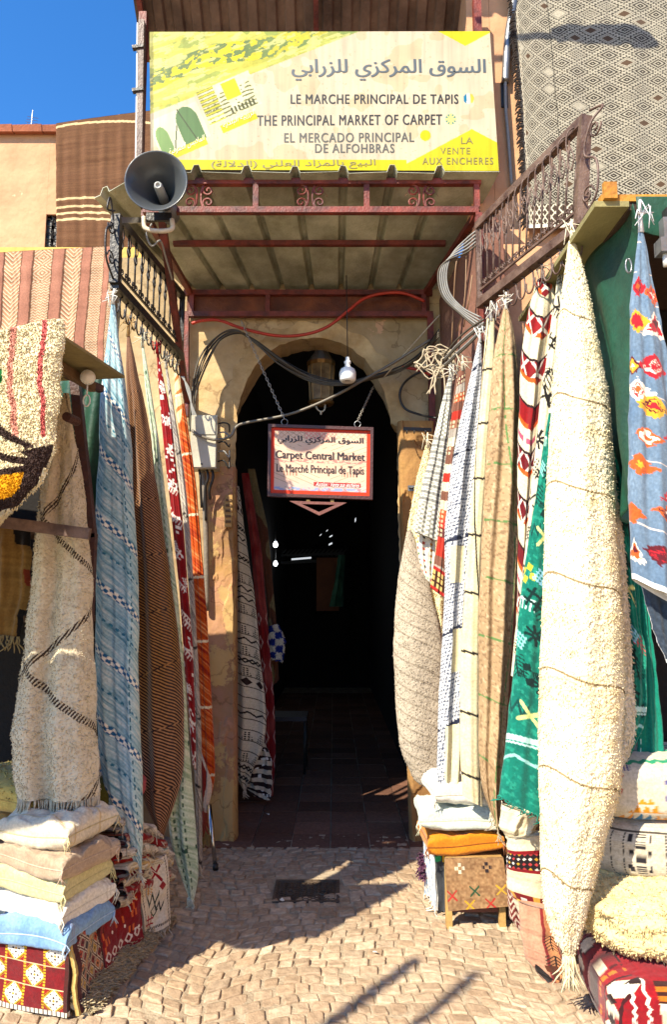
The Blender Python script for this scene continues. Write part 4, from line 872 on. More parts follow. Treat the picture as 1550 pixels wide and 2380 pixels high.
# ---- top right
def p_dia(A, T, U, V, W, H):
    px_, pz = .172, .122; lt, dk = hx('ACA592'), hx('2A231D')
    x = (A-.13)/px_+.02*np.sin(T*3); y = T/pz; xs_, ys_ = x+y, x-y; i, j = np.floor(xs_), np.floor(ys_); fx, fy = xs_-i-.5, ys_-j-.5; d = np.maximum(abs(fx), abs(fy))
    c = np.where((((d*6.6+.2) % 1) < .46)[..., None], lt, dk)
    hh = hash2(i, j, 3); inner = d < .25
    c = np.where((inner & (hh > .5) & (hh < .62))[..., None], np.where((np.hypot((fx*8) % 1-.5, (fy*8) % 1-.5) < .36)[..., None], dk, lt), c); c = np.where((inner & (hh > .88))[..., None], np.where((d < .19)[..., None], hx('54402F'), lt), c); c = np.where((inner & (hh < .1))[..., None], lt, c)
    along = np.where(abs(fx) > abs(fy), fy, fx); saw = d > .385; c = np.where(saw[..., None], np.where((np.abs(((along*6) % 1)-.5) < .24)[..., None], dk, lt), c); c = np.where((d > .465)[..., None], lt, c)
    b = (A < .11) | (T > H-.16); q = np.abs(((A/.055) % 1)-.5)+np.abs(((T/.06) % 1)-.5); bc = np.where(((q > .36) & (q < .58))[..., None], hx('DAD2BA'), hx('4A3C30')); c = np.where(b[..., None], bc, c); m = (abs(A-.112) < .006); c[m] = lt; c[(T > H-.025)] = hx('E4DCC8')
    m = abs(A-.40-.05*V) < .004; c[m] = c[m]*.45; return c
dr = drape('diamond_rug', 'huge brown and white rug of nested diamonds hanging on the house front', [(1192, -60), (1199, 60), (1211, 200), (1222, 400), (1228, 530)], [(1640, -60), (1640, 60), (1640, 200), (1640, 400), (1640, 530)], YW-.07, p_dia, nu=520, nv=620, bulge=.02, back=.01, folds=((6, .006), (3, .006)), drift=.3, seed=2)
mb = MB(); g = random.Random(2)
for k in range(230):
    f_ = k/230; e = poly_at([(1192, -60), (1199, 60), (1211, 200), (1222, 400), (1228, 530)], np.array([f_]))[0]; p = P(e[0], e[1], YW-.075); l = g.uniform(.025, .05)
    mb.tube([p, p+Vector((-l*.7, -.008, -.01+g.uniform(-.012, .012))), p+Vector((-l, -.005, -.03))], [.006, .006, .003], 4, hx('2C211A')*(.7+.6*g.random()))
mb.build('fringe', FAB, dr, True, True)
# ---- behind on the left
def p_lat(A, T, U, V, W, H):
    sal, lt, dk = hx('B07A64'), hx('CDBB9A'), hx('6A4836'); A = A+.03*np.sin(T*1.3)+.012*T; P_ = .19; k = A/P_; i = np.floor(k); f = (k-i)*P_; c = mix(sal+0*A[..., None], hx('A06C58'), fbm(A*30, T*4, 2)); pat = f > .07; x = np.abs(f-.13); typ = (hash2(i, 0*i, 6)*3.99).astype(int)
    ch = (x*1.15+T) % .034/.034; di = ((np.abs(((T/.13) % 1)-.5)*.13+x) % .026)/.026; zz = ((np.abs(((f/.03) % 1)-.5)*.03+T) % .022)/.022; q = np.choose(typ, [di, ch, di, zz])
    bl = hash2(i, np.floor(T/.26), 3) > .75; q = np.where(bl, zz, q)
    pc = np.where((q < .45)[..., None], lt, np.where((q < .62)[..., None], dk, np.where((q < .8)[..., None], hx('C89A6C'), hx('B4705A')))); c = np.where(pat[..., None], pc, c); e = (abs(f-.07) < .006) | (f > P_-.006); c = np.where(e[..., None], dk, c); return c
drape('lattice_kilim', 'salmon kilim striped with pale lattice panels, spread over the yellow wall', [(-70, 592), (-70, 720), (-70, 900)], [(271, 572), (266, 700), (258, 860)], YD-.04, p_lat, 'kilim', nu=420, nv=260, bulge=.02, back=.01, folds=((5, .008), (9, .004)), seed=3)
def p_bk(A, T, U, V, W, H):
    c = mix(hx('6E4A30')+0*A[..., None], hx('57351F'), fbm(A*3, T*30, 3)); c = mix(c, hx('7E5A3C'), .5*vn(A*3, T*120, 5)); y = T+.04*np.sin(A*3)-.06*A
    for t in (.06, 1.02, 1.12, 1.20, 1.28, 2.02, 2.1): m = abs(y-t) < .014; c[m] = hx('D8BC8C')
    stamp(c, A, T, .22, 1.72, .07, 'dia', hx('D0B488'), .6); stamp(c, A, T, .22, 1.66, .05, 'dia', hx('D0B488'), .6); return c
drape('brown_kilim', 'plain brown kilim with thin cream stripes hanging on the far salmon house', [(129, 287), (129, 440), (131, 592)], [(360, 256), (360, 440), (360, 592)], 7.5, p_bk, 'kilim', nu=140, nv=260, bulge=.02, back=.01, folds=((6, .01), (11, .006)), seed=5)
# ---- left stall
def p_latt(A, T, U, V, W, H):
    c = mix(hx('D2C7AC')+0*A[..., None], hx('BFB296'), fbm(A*12, T*12, 4)); x, y = A/.62, T/.72; q1, q2 = x+y+.05*np.sin(T*6), x-y+.05*np.sin(A*9)
    d = np.minimum(abs(q1-np.round(q1)), abs(q2-.35-np.round(q2-.35))); m = (d < .026) & (((A*1.+T*.6)/.014) % 1 < .6); c[m] = hx('3A2C24'); return c
drape('lattice_shag_rug', 'white shag rug with a loose dark brown lattice hanging under the shaded stall awning', [(147, 915), (120, 1020), (96, 1130), (86, 1200), (76, 1350), (60, 1450), (46, 1600), (34, 1700), (32, 1790), (45, 1850)], [(159, 915), (172, 1010), (186, 1100), (200, 1200), (212, 1350), (218, 1500), (222, 1650), (228, 1750), (231, 1850)], (3.3, 3.25), p_latt, nu=190, nv=760, mat=KNIT, bulge=.45, folds=((1.6, .16), (3.2, .07)), shag=(7000, .0025, .009, .7, .006), seed=8, fr=(.13, 60, hx('C8BCA0'), .004))
def p_color(A, T, U, V, W, H):
    c = mix(hx('D6C8A0')+0*A[..., None], hx('E6DAB6'), fbm(A*8, T*8, 4)); D = (W-A)/1.25; T = T/H*.9
    for off, amp, k in ((.085, .02, 'C0605C'), (.165, .018, 'C88A78')): m = (abs(D-off-amp*np.sin(T*6+.6)) < .008) & (T < .5); c[m] = hx(k)
    m = (abs(np.hypot(D-.285, (T-.2)*.8)-.07) < .012) & (D < .29) & (T < .38); c[m] = hx('1A6A34')
    ln = .235-.11*np.clip((T-.33)/.2, 0, 1)**2; m = (abs(D-ln) < .014) & (T > .3) & (T < .54); c[m] = hx('3A2C28')
    m = (D > .03) & (D < .15+.03*np.sin(T*40)) & (T > .53+.1*D) & (T < .63-.1*D); c[m] = hx('3A2C28')
    m = (abs(T-.53-.06*np.sin(D*14)) < .014) & (D > .1); c[m] = hx('3A2C28'); m = (D > .12) & (T > .62) & (T < .745); c[m] = hx('D89A18'); m = (D > .12) & (abs(T-.62) < .014); c[m] = hx('3A2C28')
    m = (T > .74) & (T < .80) & (D > .03) | (D > .05) & (D < .12) & (T > .6) & (T < .78); c[m] = hx('3A2C28'); return c
drape('painted_shag_rug', 'thick cream shag rug with green, pink and orange shapes draped over the awning', [(-90, 800), (-90, 950), (-90, 1100), (-90, 1290)], [(146, 742), (150, 780), (143, 880), (133, 970), (120, 1060), (98, 1120), (40, 1180), (-10, 1222)], (2.78, 2.72, 2.7), p_color, nu=190, nv=420, mat=KNIT, bulge=.16, back=.1, folds=((1.2, .05), (2.7, .02)), shag=(9000, .003, .010, .6, .009), seed=9)
def p_dk(A, T, U, V, W, H):
    c = mix(hx('8A6A38')+0*A[..., None], hx('6E5024'), fbm(A*4, T*60, 3)); i = np.abs(((T-.9*A)/.4) % 1-.5)+np.abs(((T+.9*A)/.5) % 1-.5); c = np.where((i < .3)[..., None], hx('161210'), c); c = np.where((i > .82)[..., None], hx('7A3018'), c); return c
drape('ochre_kilim', 'dim ochre and black kilim with knotted fringe hanging deep in the shaded stall', [(-40, 1225), (-40, 1350), (-40, 1470)], [(70, 1225), (72, 1350), (45, 1480)], 3.42, p_dk, 'kilim', nu=60, nv=200, bulge=.1, seed=5, fr=(.07, 24, hx('A08A5A'), .004))
# ---- inside the arch
def p_sign(A, T, U, V, W, H):
    c = mix(hx('D9CDB6')+0*A[..., None], hx('C4B79C'), fbm(A*6, T*6, 3)); q = T-.45*A; k = q/.083; f = k-np.floor(k); i = np.floor(k); m = f < .09; c[m] = hx('3A2C24'); hh = hash2(i, 0*i, 5); x = (A/.075) % 1
    z = abs(f-.55-.3*(np.abs(x*2-1)-.5)*1.2) < .09; z2 = abs(f-.55+.3*(np.abs(x*2-1)-.5)*1.2) < .09
    m = (hh < .25) & (z | z2); c[m] = hx('1C1818'); m = (hh > .5) & (hh < .68) & z; c[m] = hx('241C1A'); m = (hh > .25) & (hh < .42) & (np.hypot((A/.016) % 1-.5, (f*5) % 1-.5) < .36) & (f > .2) & (abs(x-.5) < .05+.35*f); c[m] = hx('2A2220'); m = (hh > .85) & (abs(x-.5)+abs(f-.55) < .4); c[m] = hx('2A1A18')
    return c
drape('white_kilim', 'white kilim with rows of small black signs hanging just inside the dark doorway', [(546, 1130), (541, 1250), (540, 1400), (541, 1600), (541, 1750), (552, 1815), (566, 1838)], [(555, 1130), (570, 1250), (586, 1350), (601, 1480), (613, 1600), (619, 1690), (612, 1735), (588, 1785), (571, 1838)], (5.74, 5.72), p_sign, 'kilim', nu=90, nv=620, bulge=.35, folds=((1.6, .2), (3, .05)), seed=6, fr=(.06, 5, hx('D0C4AE'), .004))
def p_bw(A, T, U, V, W, H):
    q = (T-.35*A)/.07; f = q-np.floor(q); c = np.where((f < .5)[..., None], hx('CFC3AE'), hx('2A1A1A')); m = (f > .5) & (hash2(np.floor(A/.02), np.floor(T/.02), 4) > .85); c = np.where(m[..., None], hx('E8E4E0'), c); return c
drape('striped_kilim', 'black and white striped kilim with sequins below the white kilim in the doorway', [(566, 1740), (560, 1790), (556, 1815), (590, 1850)], [(612, 1720), (630, 1760), (633, 1800), (628, 1860)], 5.95, p_bw, 'kilim', nu=60, nv=140, bulge=.3, seed=6)
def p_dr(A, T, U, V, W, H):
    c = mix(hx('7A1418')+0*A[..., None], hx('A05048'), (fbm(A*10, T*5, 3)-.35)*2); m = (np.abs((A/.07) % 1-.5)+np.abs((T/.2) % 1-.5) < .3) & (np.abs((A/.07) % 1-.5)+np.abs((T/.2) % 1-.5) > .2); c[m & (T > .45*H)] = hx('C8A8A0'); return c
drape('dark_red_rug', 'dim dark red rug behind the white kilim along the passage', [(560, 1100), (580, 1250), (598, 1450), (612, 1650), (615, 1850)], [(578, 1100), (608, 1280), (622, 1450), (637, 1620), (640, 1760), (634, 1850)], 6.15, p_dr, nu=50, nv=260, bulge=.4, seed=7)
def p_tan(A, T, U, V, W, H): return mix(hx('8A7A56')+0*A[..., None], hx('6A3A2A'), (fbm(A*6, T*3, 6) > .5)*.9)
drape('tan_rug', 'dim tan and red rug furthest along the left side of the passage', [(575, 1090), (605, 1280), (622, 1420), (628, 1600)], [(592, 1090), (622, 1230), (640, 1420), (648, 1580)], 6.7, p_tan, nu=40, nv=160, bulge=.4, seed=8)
def p_chk(A, T, U, V, W, H): return np.where((((np.floor(A/.06)+np.floor(T/.06)) % 2) == 0)[..., None], hx('20348A'), hx('DAD4C6'))+0*A[..., None]
drape('checked_rug', 'small blue and white checked shag mat hanging inside the dark passage', [(628, 1455), (624, 1490), (632, 1530)], [(645, 1450), (662, 1490), (655, 1536)], 6.4, p_chk, 'mat', nu=40, nv=60, bulge=.3, seed=8, mat=KNIT, shag=(1500, .006, .018, .4))
# ================================================================ SHEETS, CUSHIONS, POUFS
def sheet(name, label, tl, tr, bl, br, paint, cat='rug', nu=120, nv=120, wave=.008, thick=.012, mat=None, group=None, seed=0, fr=None, sag=0.):
    tl, tr, bl, br = [np.array(q, float) for q in (tl, tr, bl, br)]; u, v = np.meshgrid(np.linspace(0, 1, nu), np.linspace(0, 1, nv))
    Pg = (tl*(1-u[..., None])+tr*u[..., None])*(1-v[..., None])+(bl*(1-u[..., None])+br*u[..., None])*v[..., None]
    n = np.cross(tr-tl, bl-tl); n /= np.linalg.norm(n); n = n if n[1] < 0 or (abs(n[1]) < .3 and n[2] > .5) else -n
    W, H = np.linalg.norm(tr-tl), np.linalg.norm(bl-tl)
    wv = wave*(np.sin(u*7+seed+v*2)+.6*np.sin(v*9+u*4+seed*2)+2*(fbm(u*5, v*5, seed)-.5))
    F_ = Pg+n*wv[..., None]; F_[..., 2] -= sag*np.sin(u*math.pi)*v
    Bk = F_-n*thick; C = paint(u*W, v*H, u, v, W, H); N = nu*nv; q = gridf(nu, nv)
    k = np.concatenate([np.arange(nu), nu*np.arange(1, nv)+nu-1, N-2-np.arange(nu-1), nu*np.arange(nv-2, -1, -1)])
    k2 = np.roll(k, -1); rim = np.stack([k, k2, k2+N, k+N], -1)
    o = mesh(name, np.concatenate([F_.reshape(-1, 3), Bk.reshape(-1, 3)]), np.concatenate([q, q[:, ::-1]+N, rim]), mat or FAB, None, np.concatenate([C.reshape(-1, 3), C.reshape(-1, 3)*.9]), True,
             Vector((*((tl+tr+bl+br)[:2]/4), float(Pg[..., 2].min()))))
    if label: tag(o, label, cat, group)
    if fr: fringe('fringe', F_[-1, ::max(1, nu//14)], o, *fr)
    return o
def cushion(name, label, c, w, d, h, rot, paint, group=None, seed=0, cat='pillow', fill_=.32, mat=None, seam='8C8068', tass=True, wr=.014, tilt=0., shag=None):
    n = 56; t = np.sin(np.linspace(-math.pi/2, math.pi/2, n)); X, Y = np.meshgrid(t, t)
    pr = (np.clip(1-np.abs(X)**2.6, 0, 1)*np.clip(1-np.abs(Y)**2.6, 0, 1))**fill_
    ox = X*(1-.07*(1-np.abs(Y)**3)*np.abs(X)**4); oy = Y*(1-.07*(1-np.abs(X)**3)*np.abs(Y)**4)
    ca, sa = math.cos(rot), math.sin(rot); V = []; C = []; parts = []
    for s in (1, -1):
        edge = (np.abs(X)**6+np.abs(Y)**6)
        wn = wr*(fbm(X*3+seed, Y*3, seed, 4)-.5)*2+.6*wr*(fbm(X*9+seed, Y*2.2, seed+4, 3)-.5)*edge
        z = s*h/2*pr+wn*np.clip(pr*3, 0, 1)*(1 if s > 0 else .4)+ .012*np.sin(X*2+seed)*(1-0*pr)+tilt*X
        a, b = ox*w/2, oy*d/2
        bl = 1+.05*pr*np.maximum(np.abs(X), np.abs(Y))**3
        pg = np.stack([c[0]+(a*ca-b*sa)*bl, c[1]+(a*sa+b*ca)*bl, c[2]+z], -1); parts.append((pg, paint((X+1)/2*w, (Y+1)/2*d, X, Y, s)))
    q = gridf(n, n); Vv = np.concatenate([p[0].reshape(-1, 3) for p in parts]); Cc = np.concatenate([p[1].reshape(-1, 3) for p in parts])
    faces = np.concatenate([q, q[:, ::-1]+n*n])
    if shag:
        N0 = grid_normals(parts[0][0]); N0 = N0*np.sign(N0[n//2, n//2, 2]); tv, tf, tc, _n = tufts(parts[0][0], N0, parts[0][1], *shag)
        faces = np.concatenate([quads_to_tris(faces), tf+len(Vv)]); Vv = np.concatenate([Vv, tv]); Cc = np.concatenate([Cc, tc])
    o = mesh(name, Vv, faces, mat or FAB, None, Cc, True, Vector((c[0], c[1], c[2]-h/2)))
    tag(o, label, cat, group)
    top = parts[0][0]; rim = np.concatenate([top[0], top[1:, -1], top[-1, -2::-1], top[-2:0:-1, 0]])[::3]
    mb = MB(); mb.tube([tuple(p) for p in rim]+[tuple(rim[0])], .0032, 5, hx(seam)); mb.build('seam', FAB, o, True, True)
    if tass:
        g = random.Random(seed)
        for cn in (top[0, 0], top[0, -1], top[-1, -1]):
            mb = MB(); p = Vector(cn)
            for k in range(5): mb.tube([p, p+Vector((g.uniform(-.015, .015), g.uniform(-.02, .01), -.02)), p+Vector((g.uniform(-.02, .02), g.uniform(-.025, .01), -.045-.02*g.random()))], [.003, .0025, .0015], 4, hx(seam)*1.2)
            mb.build('tassel', FAB, o, True, True)
    return o
def puff(name, label, c, w, d, h, rot, paint, e=.35, mat=None, cat='pouf', seed=0, group=None, shag=None, rough=.01):
    nu, nv = (420, 200) if shag else (360, 150); th = np.linspace(-math.pi, math.pi, nu, endpoint=False); ph = np.linspace(-math.pi/2+.001, math.pi/2-.001, nv)
    Ph, Th = np.meshgrid(ph, th, indexing='ij'); sp = lambda x, k: np.sign(x)*np.abs(x)**k
    e2 = e*.9 if e < .6 else .85
    x = sp(np.cos(Ph), .5)*sp(np.cos(Th), e); y = sp(np.cos(Ph), .5)*sp(np.sin(Th), e); z = sp(np.sin(Ph), .55)
    nn = 1+rough*4*(fbm(Th*2+seed, Ph*3, seed)-.5)
    a, b = x*w/2*nn, y*d/2*nn; ca, sa = math.cos(rot), math.sin(rot)
    Pg = np.stack([c[0]+a*ca-b*sa, c[1]+a*sa+b*ca, c[2]+h/2+z*h/2*(1+.06*(1-x*x)*(1-y*y)*(z > 0))+rough*(fbm(x*4+seed, y*4, seed+2)-.5)], -1)
    C = paint(x, y, z, a, b, (z+1)/2*h); q = gridf(nu, nv, True); Vv = Pg.reshape(-1, 3); Cc = C.reshape(-1, 3); faces = q
    if shag:
        N0 = grid_normals(Pg); N0 = N0*np.sign((N0[nv//2, nu//2]*(Pg[nv//2, nu//2]-Pg.mean((0, 1)))).sum()); Pg = Pg+N0*(pile(a+b*.3, b*.7+z*.3, seed)*.016)[..., None]; Vv = Pg.reshape(-1, 3); tv, tf, tc, tn = tufts(Pg, N0, C, *shag)
        faces = np.concatenate([quads_to_tris(q), tf+len(Vv)]); Vv = np.concatenate([Vv, tv]); Cc = np.concatenate([Cc, tc])
    return tag(mesh(name, Vv, faces, mat or FAB, None, Cc, True, Vector(c)), label, cat, group)
def cloth(c1, c2, f=14, stripes=(), sc='B89A5A', axis=1):
    def p(A, B, X, Y, s):
        c = mix(hx(c1)+0*X[..., None], hx(c2), fbm(A*f, B*f, 3)); c = mix(c, hx(c2)*.9, .4*vn(A*160, B*30, 2))
        for t in stripes: m = abs((Y if axis else X)-t) < .012; c[m] = c[m]*.4+hx(sc)*.6
        return c
    return p
# ---------------------------------------------------------------- left stall, cushions
RT = R(-20); PC = (-1.215, 3.2); GP = 'cushions piled at the front of the shaded stall'
for k, (z, lab, c1, c2, st, sc, sm) in enumerate([
        (.30, 'sky blue cushion, lowest of the pile on the red patchwork rug', '5C86B4', '8CAFD0', (-.75, -.7, -.62), '8C7FA0', 'A8C0D8'),
        (.398, 'white cushion lying on the blue cushion in the front pile', 'DED8C8', 'EAE6DA', (.8, .7), 'B8AC98', 'D8D2C0'),
        (.492, 'pale yellow green cushion in the middle of the front pile', 'C2BA84', 'D2CB9C', (.75,), 'A8A06A', 'C8C290'),
        (.588, 'taupe beige cushion second from the top of the front pile', 'A48C72', 'BAA48A', (.7,), '8A745C', 'C0A890'),
        (.69, 'cream cushion with yellow stitched lines on top of the front pile', 'D2C4A6', 'E0D6BE', (-.72, -.66, .3), 'C0963C', 'C8B88C')]):
    cushion('cushion', lab, (PC[0]+[.0, .0, -.01, .02, 0][k], PC[1]+[-.02, .01, .0, -.02, .01][k], z), [.42, .40, .39, .40, .40][k], .33, .128 if k < 4 else .15, RT+R([3, -2, 2, -5, 0][k]), cloth(c1, c2, 14, st, sc), GP, k+1, 'cushion', .22 if k < 4 else .3, None, sm, wr=.028)
G2 = 'cushions piled behind the front pile'
for k, (z, lab, c1, c2) in enumerate([(.32, 'dark slate cushion at the bottom of the rear pile', '2E3A44', '43525E'), (.43, 'orange rust cushion in the rear pile by the picture edge', '9A5A24', 'B4702E'), (.53, 'dusty brown striped cushion in the rear pile', '7A6250', '94785E'), (.64, 'ochre cushion under the yellow tufted one', 'B0823A', 'C89A4E')]):
    cushion('cushion', lab, (-1.62, 3.5, z), .5, .42, .125, R(-14), cloth(c1, c2, 14, (.7, .6), '5A3A2A'), G2, k+11, 'cushion', .22)
cushion('cushion', 'soft yellow cushion with rows of tufts on top of the rear pile', (-1.53, 3.5, .765), .56, .44, .16, R(-16), cloth('C0A452', 'D2B868', 10), G2, 21, 'cushion', .32, None, 'B89A50', shag=(900, .006, .012, .2))
def p_patch(A, T, U, V, W, H):
    c = hx('7E1018')+0*A[..., None]; c = mix(c, hx('5E0C14'), fbm(A*40, T*40, 2)); s = .098; x, y = (W-A-.012)/s, (T)/ (.087); i, j = np.floor(x), np.floor(y); fx, fy = x-i-.5, y-j-.5
    on = ((i+j) % 2) == 0; d = abs(fx)*1.0+abs(fy)*1.05
    c2 = np.where((d < .52)[..., None], hx('DDD6C6'), hx('D0A020')); c2[(d > .68)] = hx('8E1A18')
    gx, gy = fx*1.0+fy*1.05, fx*1.0-fy*1.05; cell = (abs((gx*3.2) % 1-.5) < .2) & (abs((gy*3.2) % 1-.5) < .2) & (d < .48) & (d > .1); c2[cell] = hx('30121A'); c2[(d < .07)] = hx('D0901E'); c2[(d < .66) & (d > .6)] = hx('5A2A10')
    c = np.where(on[..., None], c2, c); e = abs(fx) > .44; c[e] = hx('D2A41E'); c[e & ((T/.012) % 1 < .35)] = hx('6E2A14'); c[abs(fy) > .475] = hx('CDB88A'); m = U > .965; c[m] = hx('4A1C18'); m = (T > H-.018); c[m] = hx('D8D0C0'); c[m & ((A/.02) % 1 < .3)] = hx('4A3A34'); return c
b0, b1 = G(-70, 2322, .01), G(152, 2368, .01)
sheet('patchwork_rug', 'red and white patchwork kilim with yellow bands hanging under the blue cushion', b0+Vector((0, 0, .275)), b1+Vector((0, 0, .265)), b0, b1, p_patch, nu=260, nv=200, wave=.004, thick=.02, seed=2)
def p_brk(A, T, U, V, W, H):
    c = hx('4A1E1C')+0*A[..., None]; s = .05; x, y = A/s, T/s; q1, q2 = x+y, x-y; i, j = np.floor(q1), np.floor(q2); fx, fy = abs(q1-i-.5), abs(q2-j-.5); d = np.maximum(fx, fy); hh = hash2(i, j, 4); pal = np.array([hx(h) for h in ('B0492E', 'C09A4A', '7A2A2A', '2E2A2A', 'C0764A')]); ins = (U > .14) & (U < .86) & (V > .06) & (V < .86)
    m = ins & (d < .3); c[m] = pal[(hash2(i, j, 9)*4.99).astype(int)][m]; m = ins & (d > .34) & (d < .44); c[m] = hx('C8B8A0'); m = ins & (d < .12); c[m] = hx('1E1616'); m = (U < .04); c[m] = hx('C8A860'); return c
a, b = G(180, 2362, .02), G(247, 2266, .03)
sheet('patterned_rug', 'small dark maroon rug with a diamond lattice hanging on the side of the cushion bench', a+Vector((-.03, 0, .27)), b+Vector((-.05, 0, .36)), a, b, p_brk, nu=110, nv=180, wave=.008, thick=.015, seed=5)
def p_seq(A, T, U, V, W, H):
    c = mix(hx('8C0A12')+0*A[..., None], hx('6A0810'), fbm(A*30, T*30, 3)); g = random.Random(4)
    for q in range(14): x, y = g.random()*W, g.random()*H; c[np.hypot(A-x, T-y) < .007] = hx('E8E2DA')
    stamp(c, A, T, .1*W, .06, .04, 'comb', hx('DCCFC4'), 1, .4); stamp(c, A, T, .75*W, .1, .04, 'comb', hx('DCCFC4'), 1, .4); m = (T > H-.07) & (T < H-.03) & (abs(np.abs((A/.06) % 1-.5)*.06+np.abs(T-H+.05)-.02) < .006); c[m] = hx('D8C8C0'); m = (V > .4) & (V < .8) & (hash2(np.floor(A/.012), np.floor(T/.03), 5) > .9); c[m] = hx('C8602A'); return c
a, b = G(240, 2262, .05), G(332, 2180, .06)
sheet('sequin_rug', 'bright red rug with silver sequins hanging over the side of the folded rugs', a+Vector((-.06, 0, .33)), b+Vector((-.06, 0, .33)), a, b, p_seq, nu=140, nv=160, wave=.01, thick=.015, seed=6)
def p_motif(A, T, U, V, W, H):
    c = mix(hx('D9CDB8')+0*A[..., None], hx('CBBDA4'), fbm(A*20, T*20, 3)); e = (abs(U-.07) < .018) | (abs(U-.93) < .018) | (abs(V-.93) < .018); c[e & (((A+T)/.012) % 1 < .65)] = hx('4A3A30')
    for (u, v, k, h, s) in ((.6, .16, 'x', '8E1420', .04), (.3, .3, 'tree', 'C0862A', .03), (.75, .38, 'fdia', '8E2A2A', .02), (.4, .5, 'zig', '2E3A30', .04), (.45, .68, 'dia', '3A4A34', .03), (.62, .66, 'zig', '1E1E1E', .03), (.25, .8, 'hash', '9A2028', .03)): stamp(c, A, T, u*W, v*H, s, k, hx(h), 1, .2)
    return c
a, b = G(333, 2182, .04), G(396, 2146, .05); tl, tr = P(322, 2038, a.y-.02), P(386, 1985, b.y-.01)
sheet('motif_rug', 'small cream rug with red and black signs hanging at the corner of the rug stack', tl, tr, a, b, p_motif, nu=120, nv=200, wave=.008, thick=.012, seed=7, fr=(.03, 12, hx('C8B8A0'), .003))
# folded rugs, each one a thing
GF = 'folded rugs stacked behind the cushions'
labs = [('cream folded kilim, lowest of the stack', 'CDBFA4', '6A2028'), ('red and cream folded kilim above the lowest', '8E1A1E', 'D8CCB8'), ('folded cream rug with black edge lines low in the stack', 'D2C6AE', '2A2220'), ('folded maroon rug between two cream ones', '6E1A20', 'B89A80'), ('folded off-white kilim with yellow specks', 'D8CCB0', 'B8882A'),
        ('folded scarlet rug bulging out of the stack', 'A01A18', 'C86A4A'), ('folded cream kilim above the scarlet rug', 'D6CAB6', '4A3A38'), ('folded white rug with teal and red dots', 'DCD2C0', '1E7A7A'), ('folded red patterned rug near the top', '8A1E1E', 'D0BEA8'), ('folded striped cream rug under the top two', 'D4C8B2', '38302E'), ('folded white and black striped rug second from the top', 'DAD0BE', '2A2424'), ('red and white folded rug on top of the stack', 'D8CAB8', '9A1A20')]
for k, (lab, c1, c2) in enumerate(labs):
    z = .285+.033*k; g = random.Random(k+40); n = 70; m = 16
    y0, y1 = 3.38+.006*k+g.uniform(-.02, .02), 3.9-.006*k+g.uniform(-.03, .03); xr_ = -.935-.006*k+g.uniform(-.03, .035); xl_ = -1.42
    th = np.linspace(math.pi/2, -math.pi/2, m); V = []; C = []
    for i in range(n):
        f_ = i/(n-1); y = y0+(y1-y0)*f_; drop = -.24*max(0, f_-.1)**1.2*(.35+.055*k); hgt = .021+.004*math.sin(i*.5+k)
        prof = [(xl_, .021)]+[(xr_-.03+.11*f_+.022*math.cos(a)*(1+.6*math.sin(i*.3+k*2)), hgt*math.sin(a)+.004*math.sin(i*.9+k)) for a in th]+[(xl_, -.021)]
        yy = y+.02*math.sin(k*3+f_*4)
        for (x, dz) in prof: V.append((x+(.015*math.sin(i*.21+k)), yy, z+dz+drop*(1 if x > -1.2 else .3)))
    mm = m+2; V = np.array(V); A_ = V[:, 1]; t = hash2(np.floor(A_/.021), np.floor(V[:, 2]/.012), k); C = np.where((t > .72)[:, None], hx(c2), hx(c1)); C = mix(C, hx(c1)*.8, fbm(V[:, 1]*30, V[:, 2]*60, k)); C = np.where((abs(((V[:, 2]-z)/.014) % 1-.5) < .14)[:, None], C*.55, C)
    q = gridf(mm, n); o = mesh('folded_rug', V, q, FAB, None, C, True); tag(o, lab, 'folded rug', GF)
    e = [V[i*mm+1+m//2] for i in range(0, n, 9)]
    if k % 3 == 1: fringe('fringe', e, o, .05, 16, hx('C8BCA4'), .003, k)
def p_str(A, T, U, V, W, H):
    c = np.where((U < .2)[..., None], hx('8E1420'), np.where((U < .58)[..., None], hx('16557E'), np.where((U < .88)[..., None], hx('5A5A22'), hx('9A1A26')))); m = (abs(U-.2) < .02) | (abs(U-.58) < .02); c[m] = hx('C8C0B0'); return c
o = puff('striped_cushion', 'cushion striped red, blue and olive lying behind the cream cushion', (-1.2, 3.62, .66), .5, .3, .14, R(4), lambda x, y, z, a, b, h: p_str(a, b, (x+1)/2, z, 1, 1), .5, cat='cushion', seed=4)
# shag strip on the ground, bench under the cushions
a, b, c_, d_ = G(214, 2362, .0), G(404, 2142, .0), G(180, 2340, .0), G(330, 2120, .0)
sheet('shag_mat', 'beige long pile mat poking out along the cobbles under the red sequin rug', Vector((-1.12, 3.02, .1)), Vector((-.93, 3.85, .1)), a+Vector((0, 0, .012)), b+Vector((0, 0, .012)), lambda A, T, U, V, W, H: mix(hx('B5A27C')+0*A[..., None], hx('CBBB98'), fbm(A*20, T*20, 2)), 'mat', 120, 30, .004, .02, KNIT, seed=3)
O = bpy.context.scene.objects[-1] if False else None
mb = MB(); g = random.Random(8)
for k in range(2600):
    f_ = g.random(); e = g.random(); p = a.lerp(b, f_)*(e)+Vector((-1.12, 3.02, .1)).lerp(Vector((-.93, 3.85, .1)), f_)*(1-e)+Vector((0, 0, .012)); q = p+Vector((g.uniform(.0, .035), g.uniform(-.02, .012), g.uniform(-.012, .016))); mb.tube([p, q], [.005, .002], 3, hx('C0AE88')*(.65+.5*g.random()), False)
mb.build('pile', FAB, bpy.data.objects['shag_mat'], True, True)
t = thing('display_bench', 'dark wooden bench carrying the cushions and folded rugs', 'bench', (-1.3, 3.4, 0)); dw = plain('dark_wood', '3A2A1E', .7, .35, 12, .1)
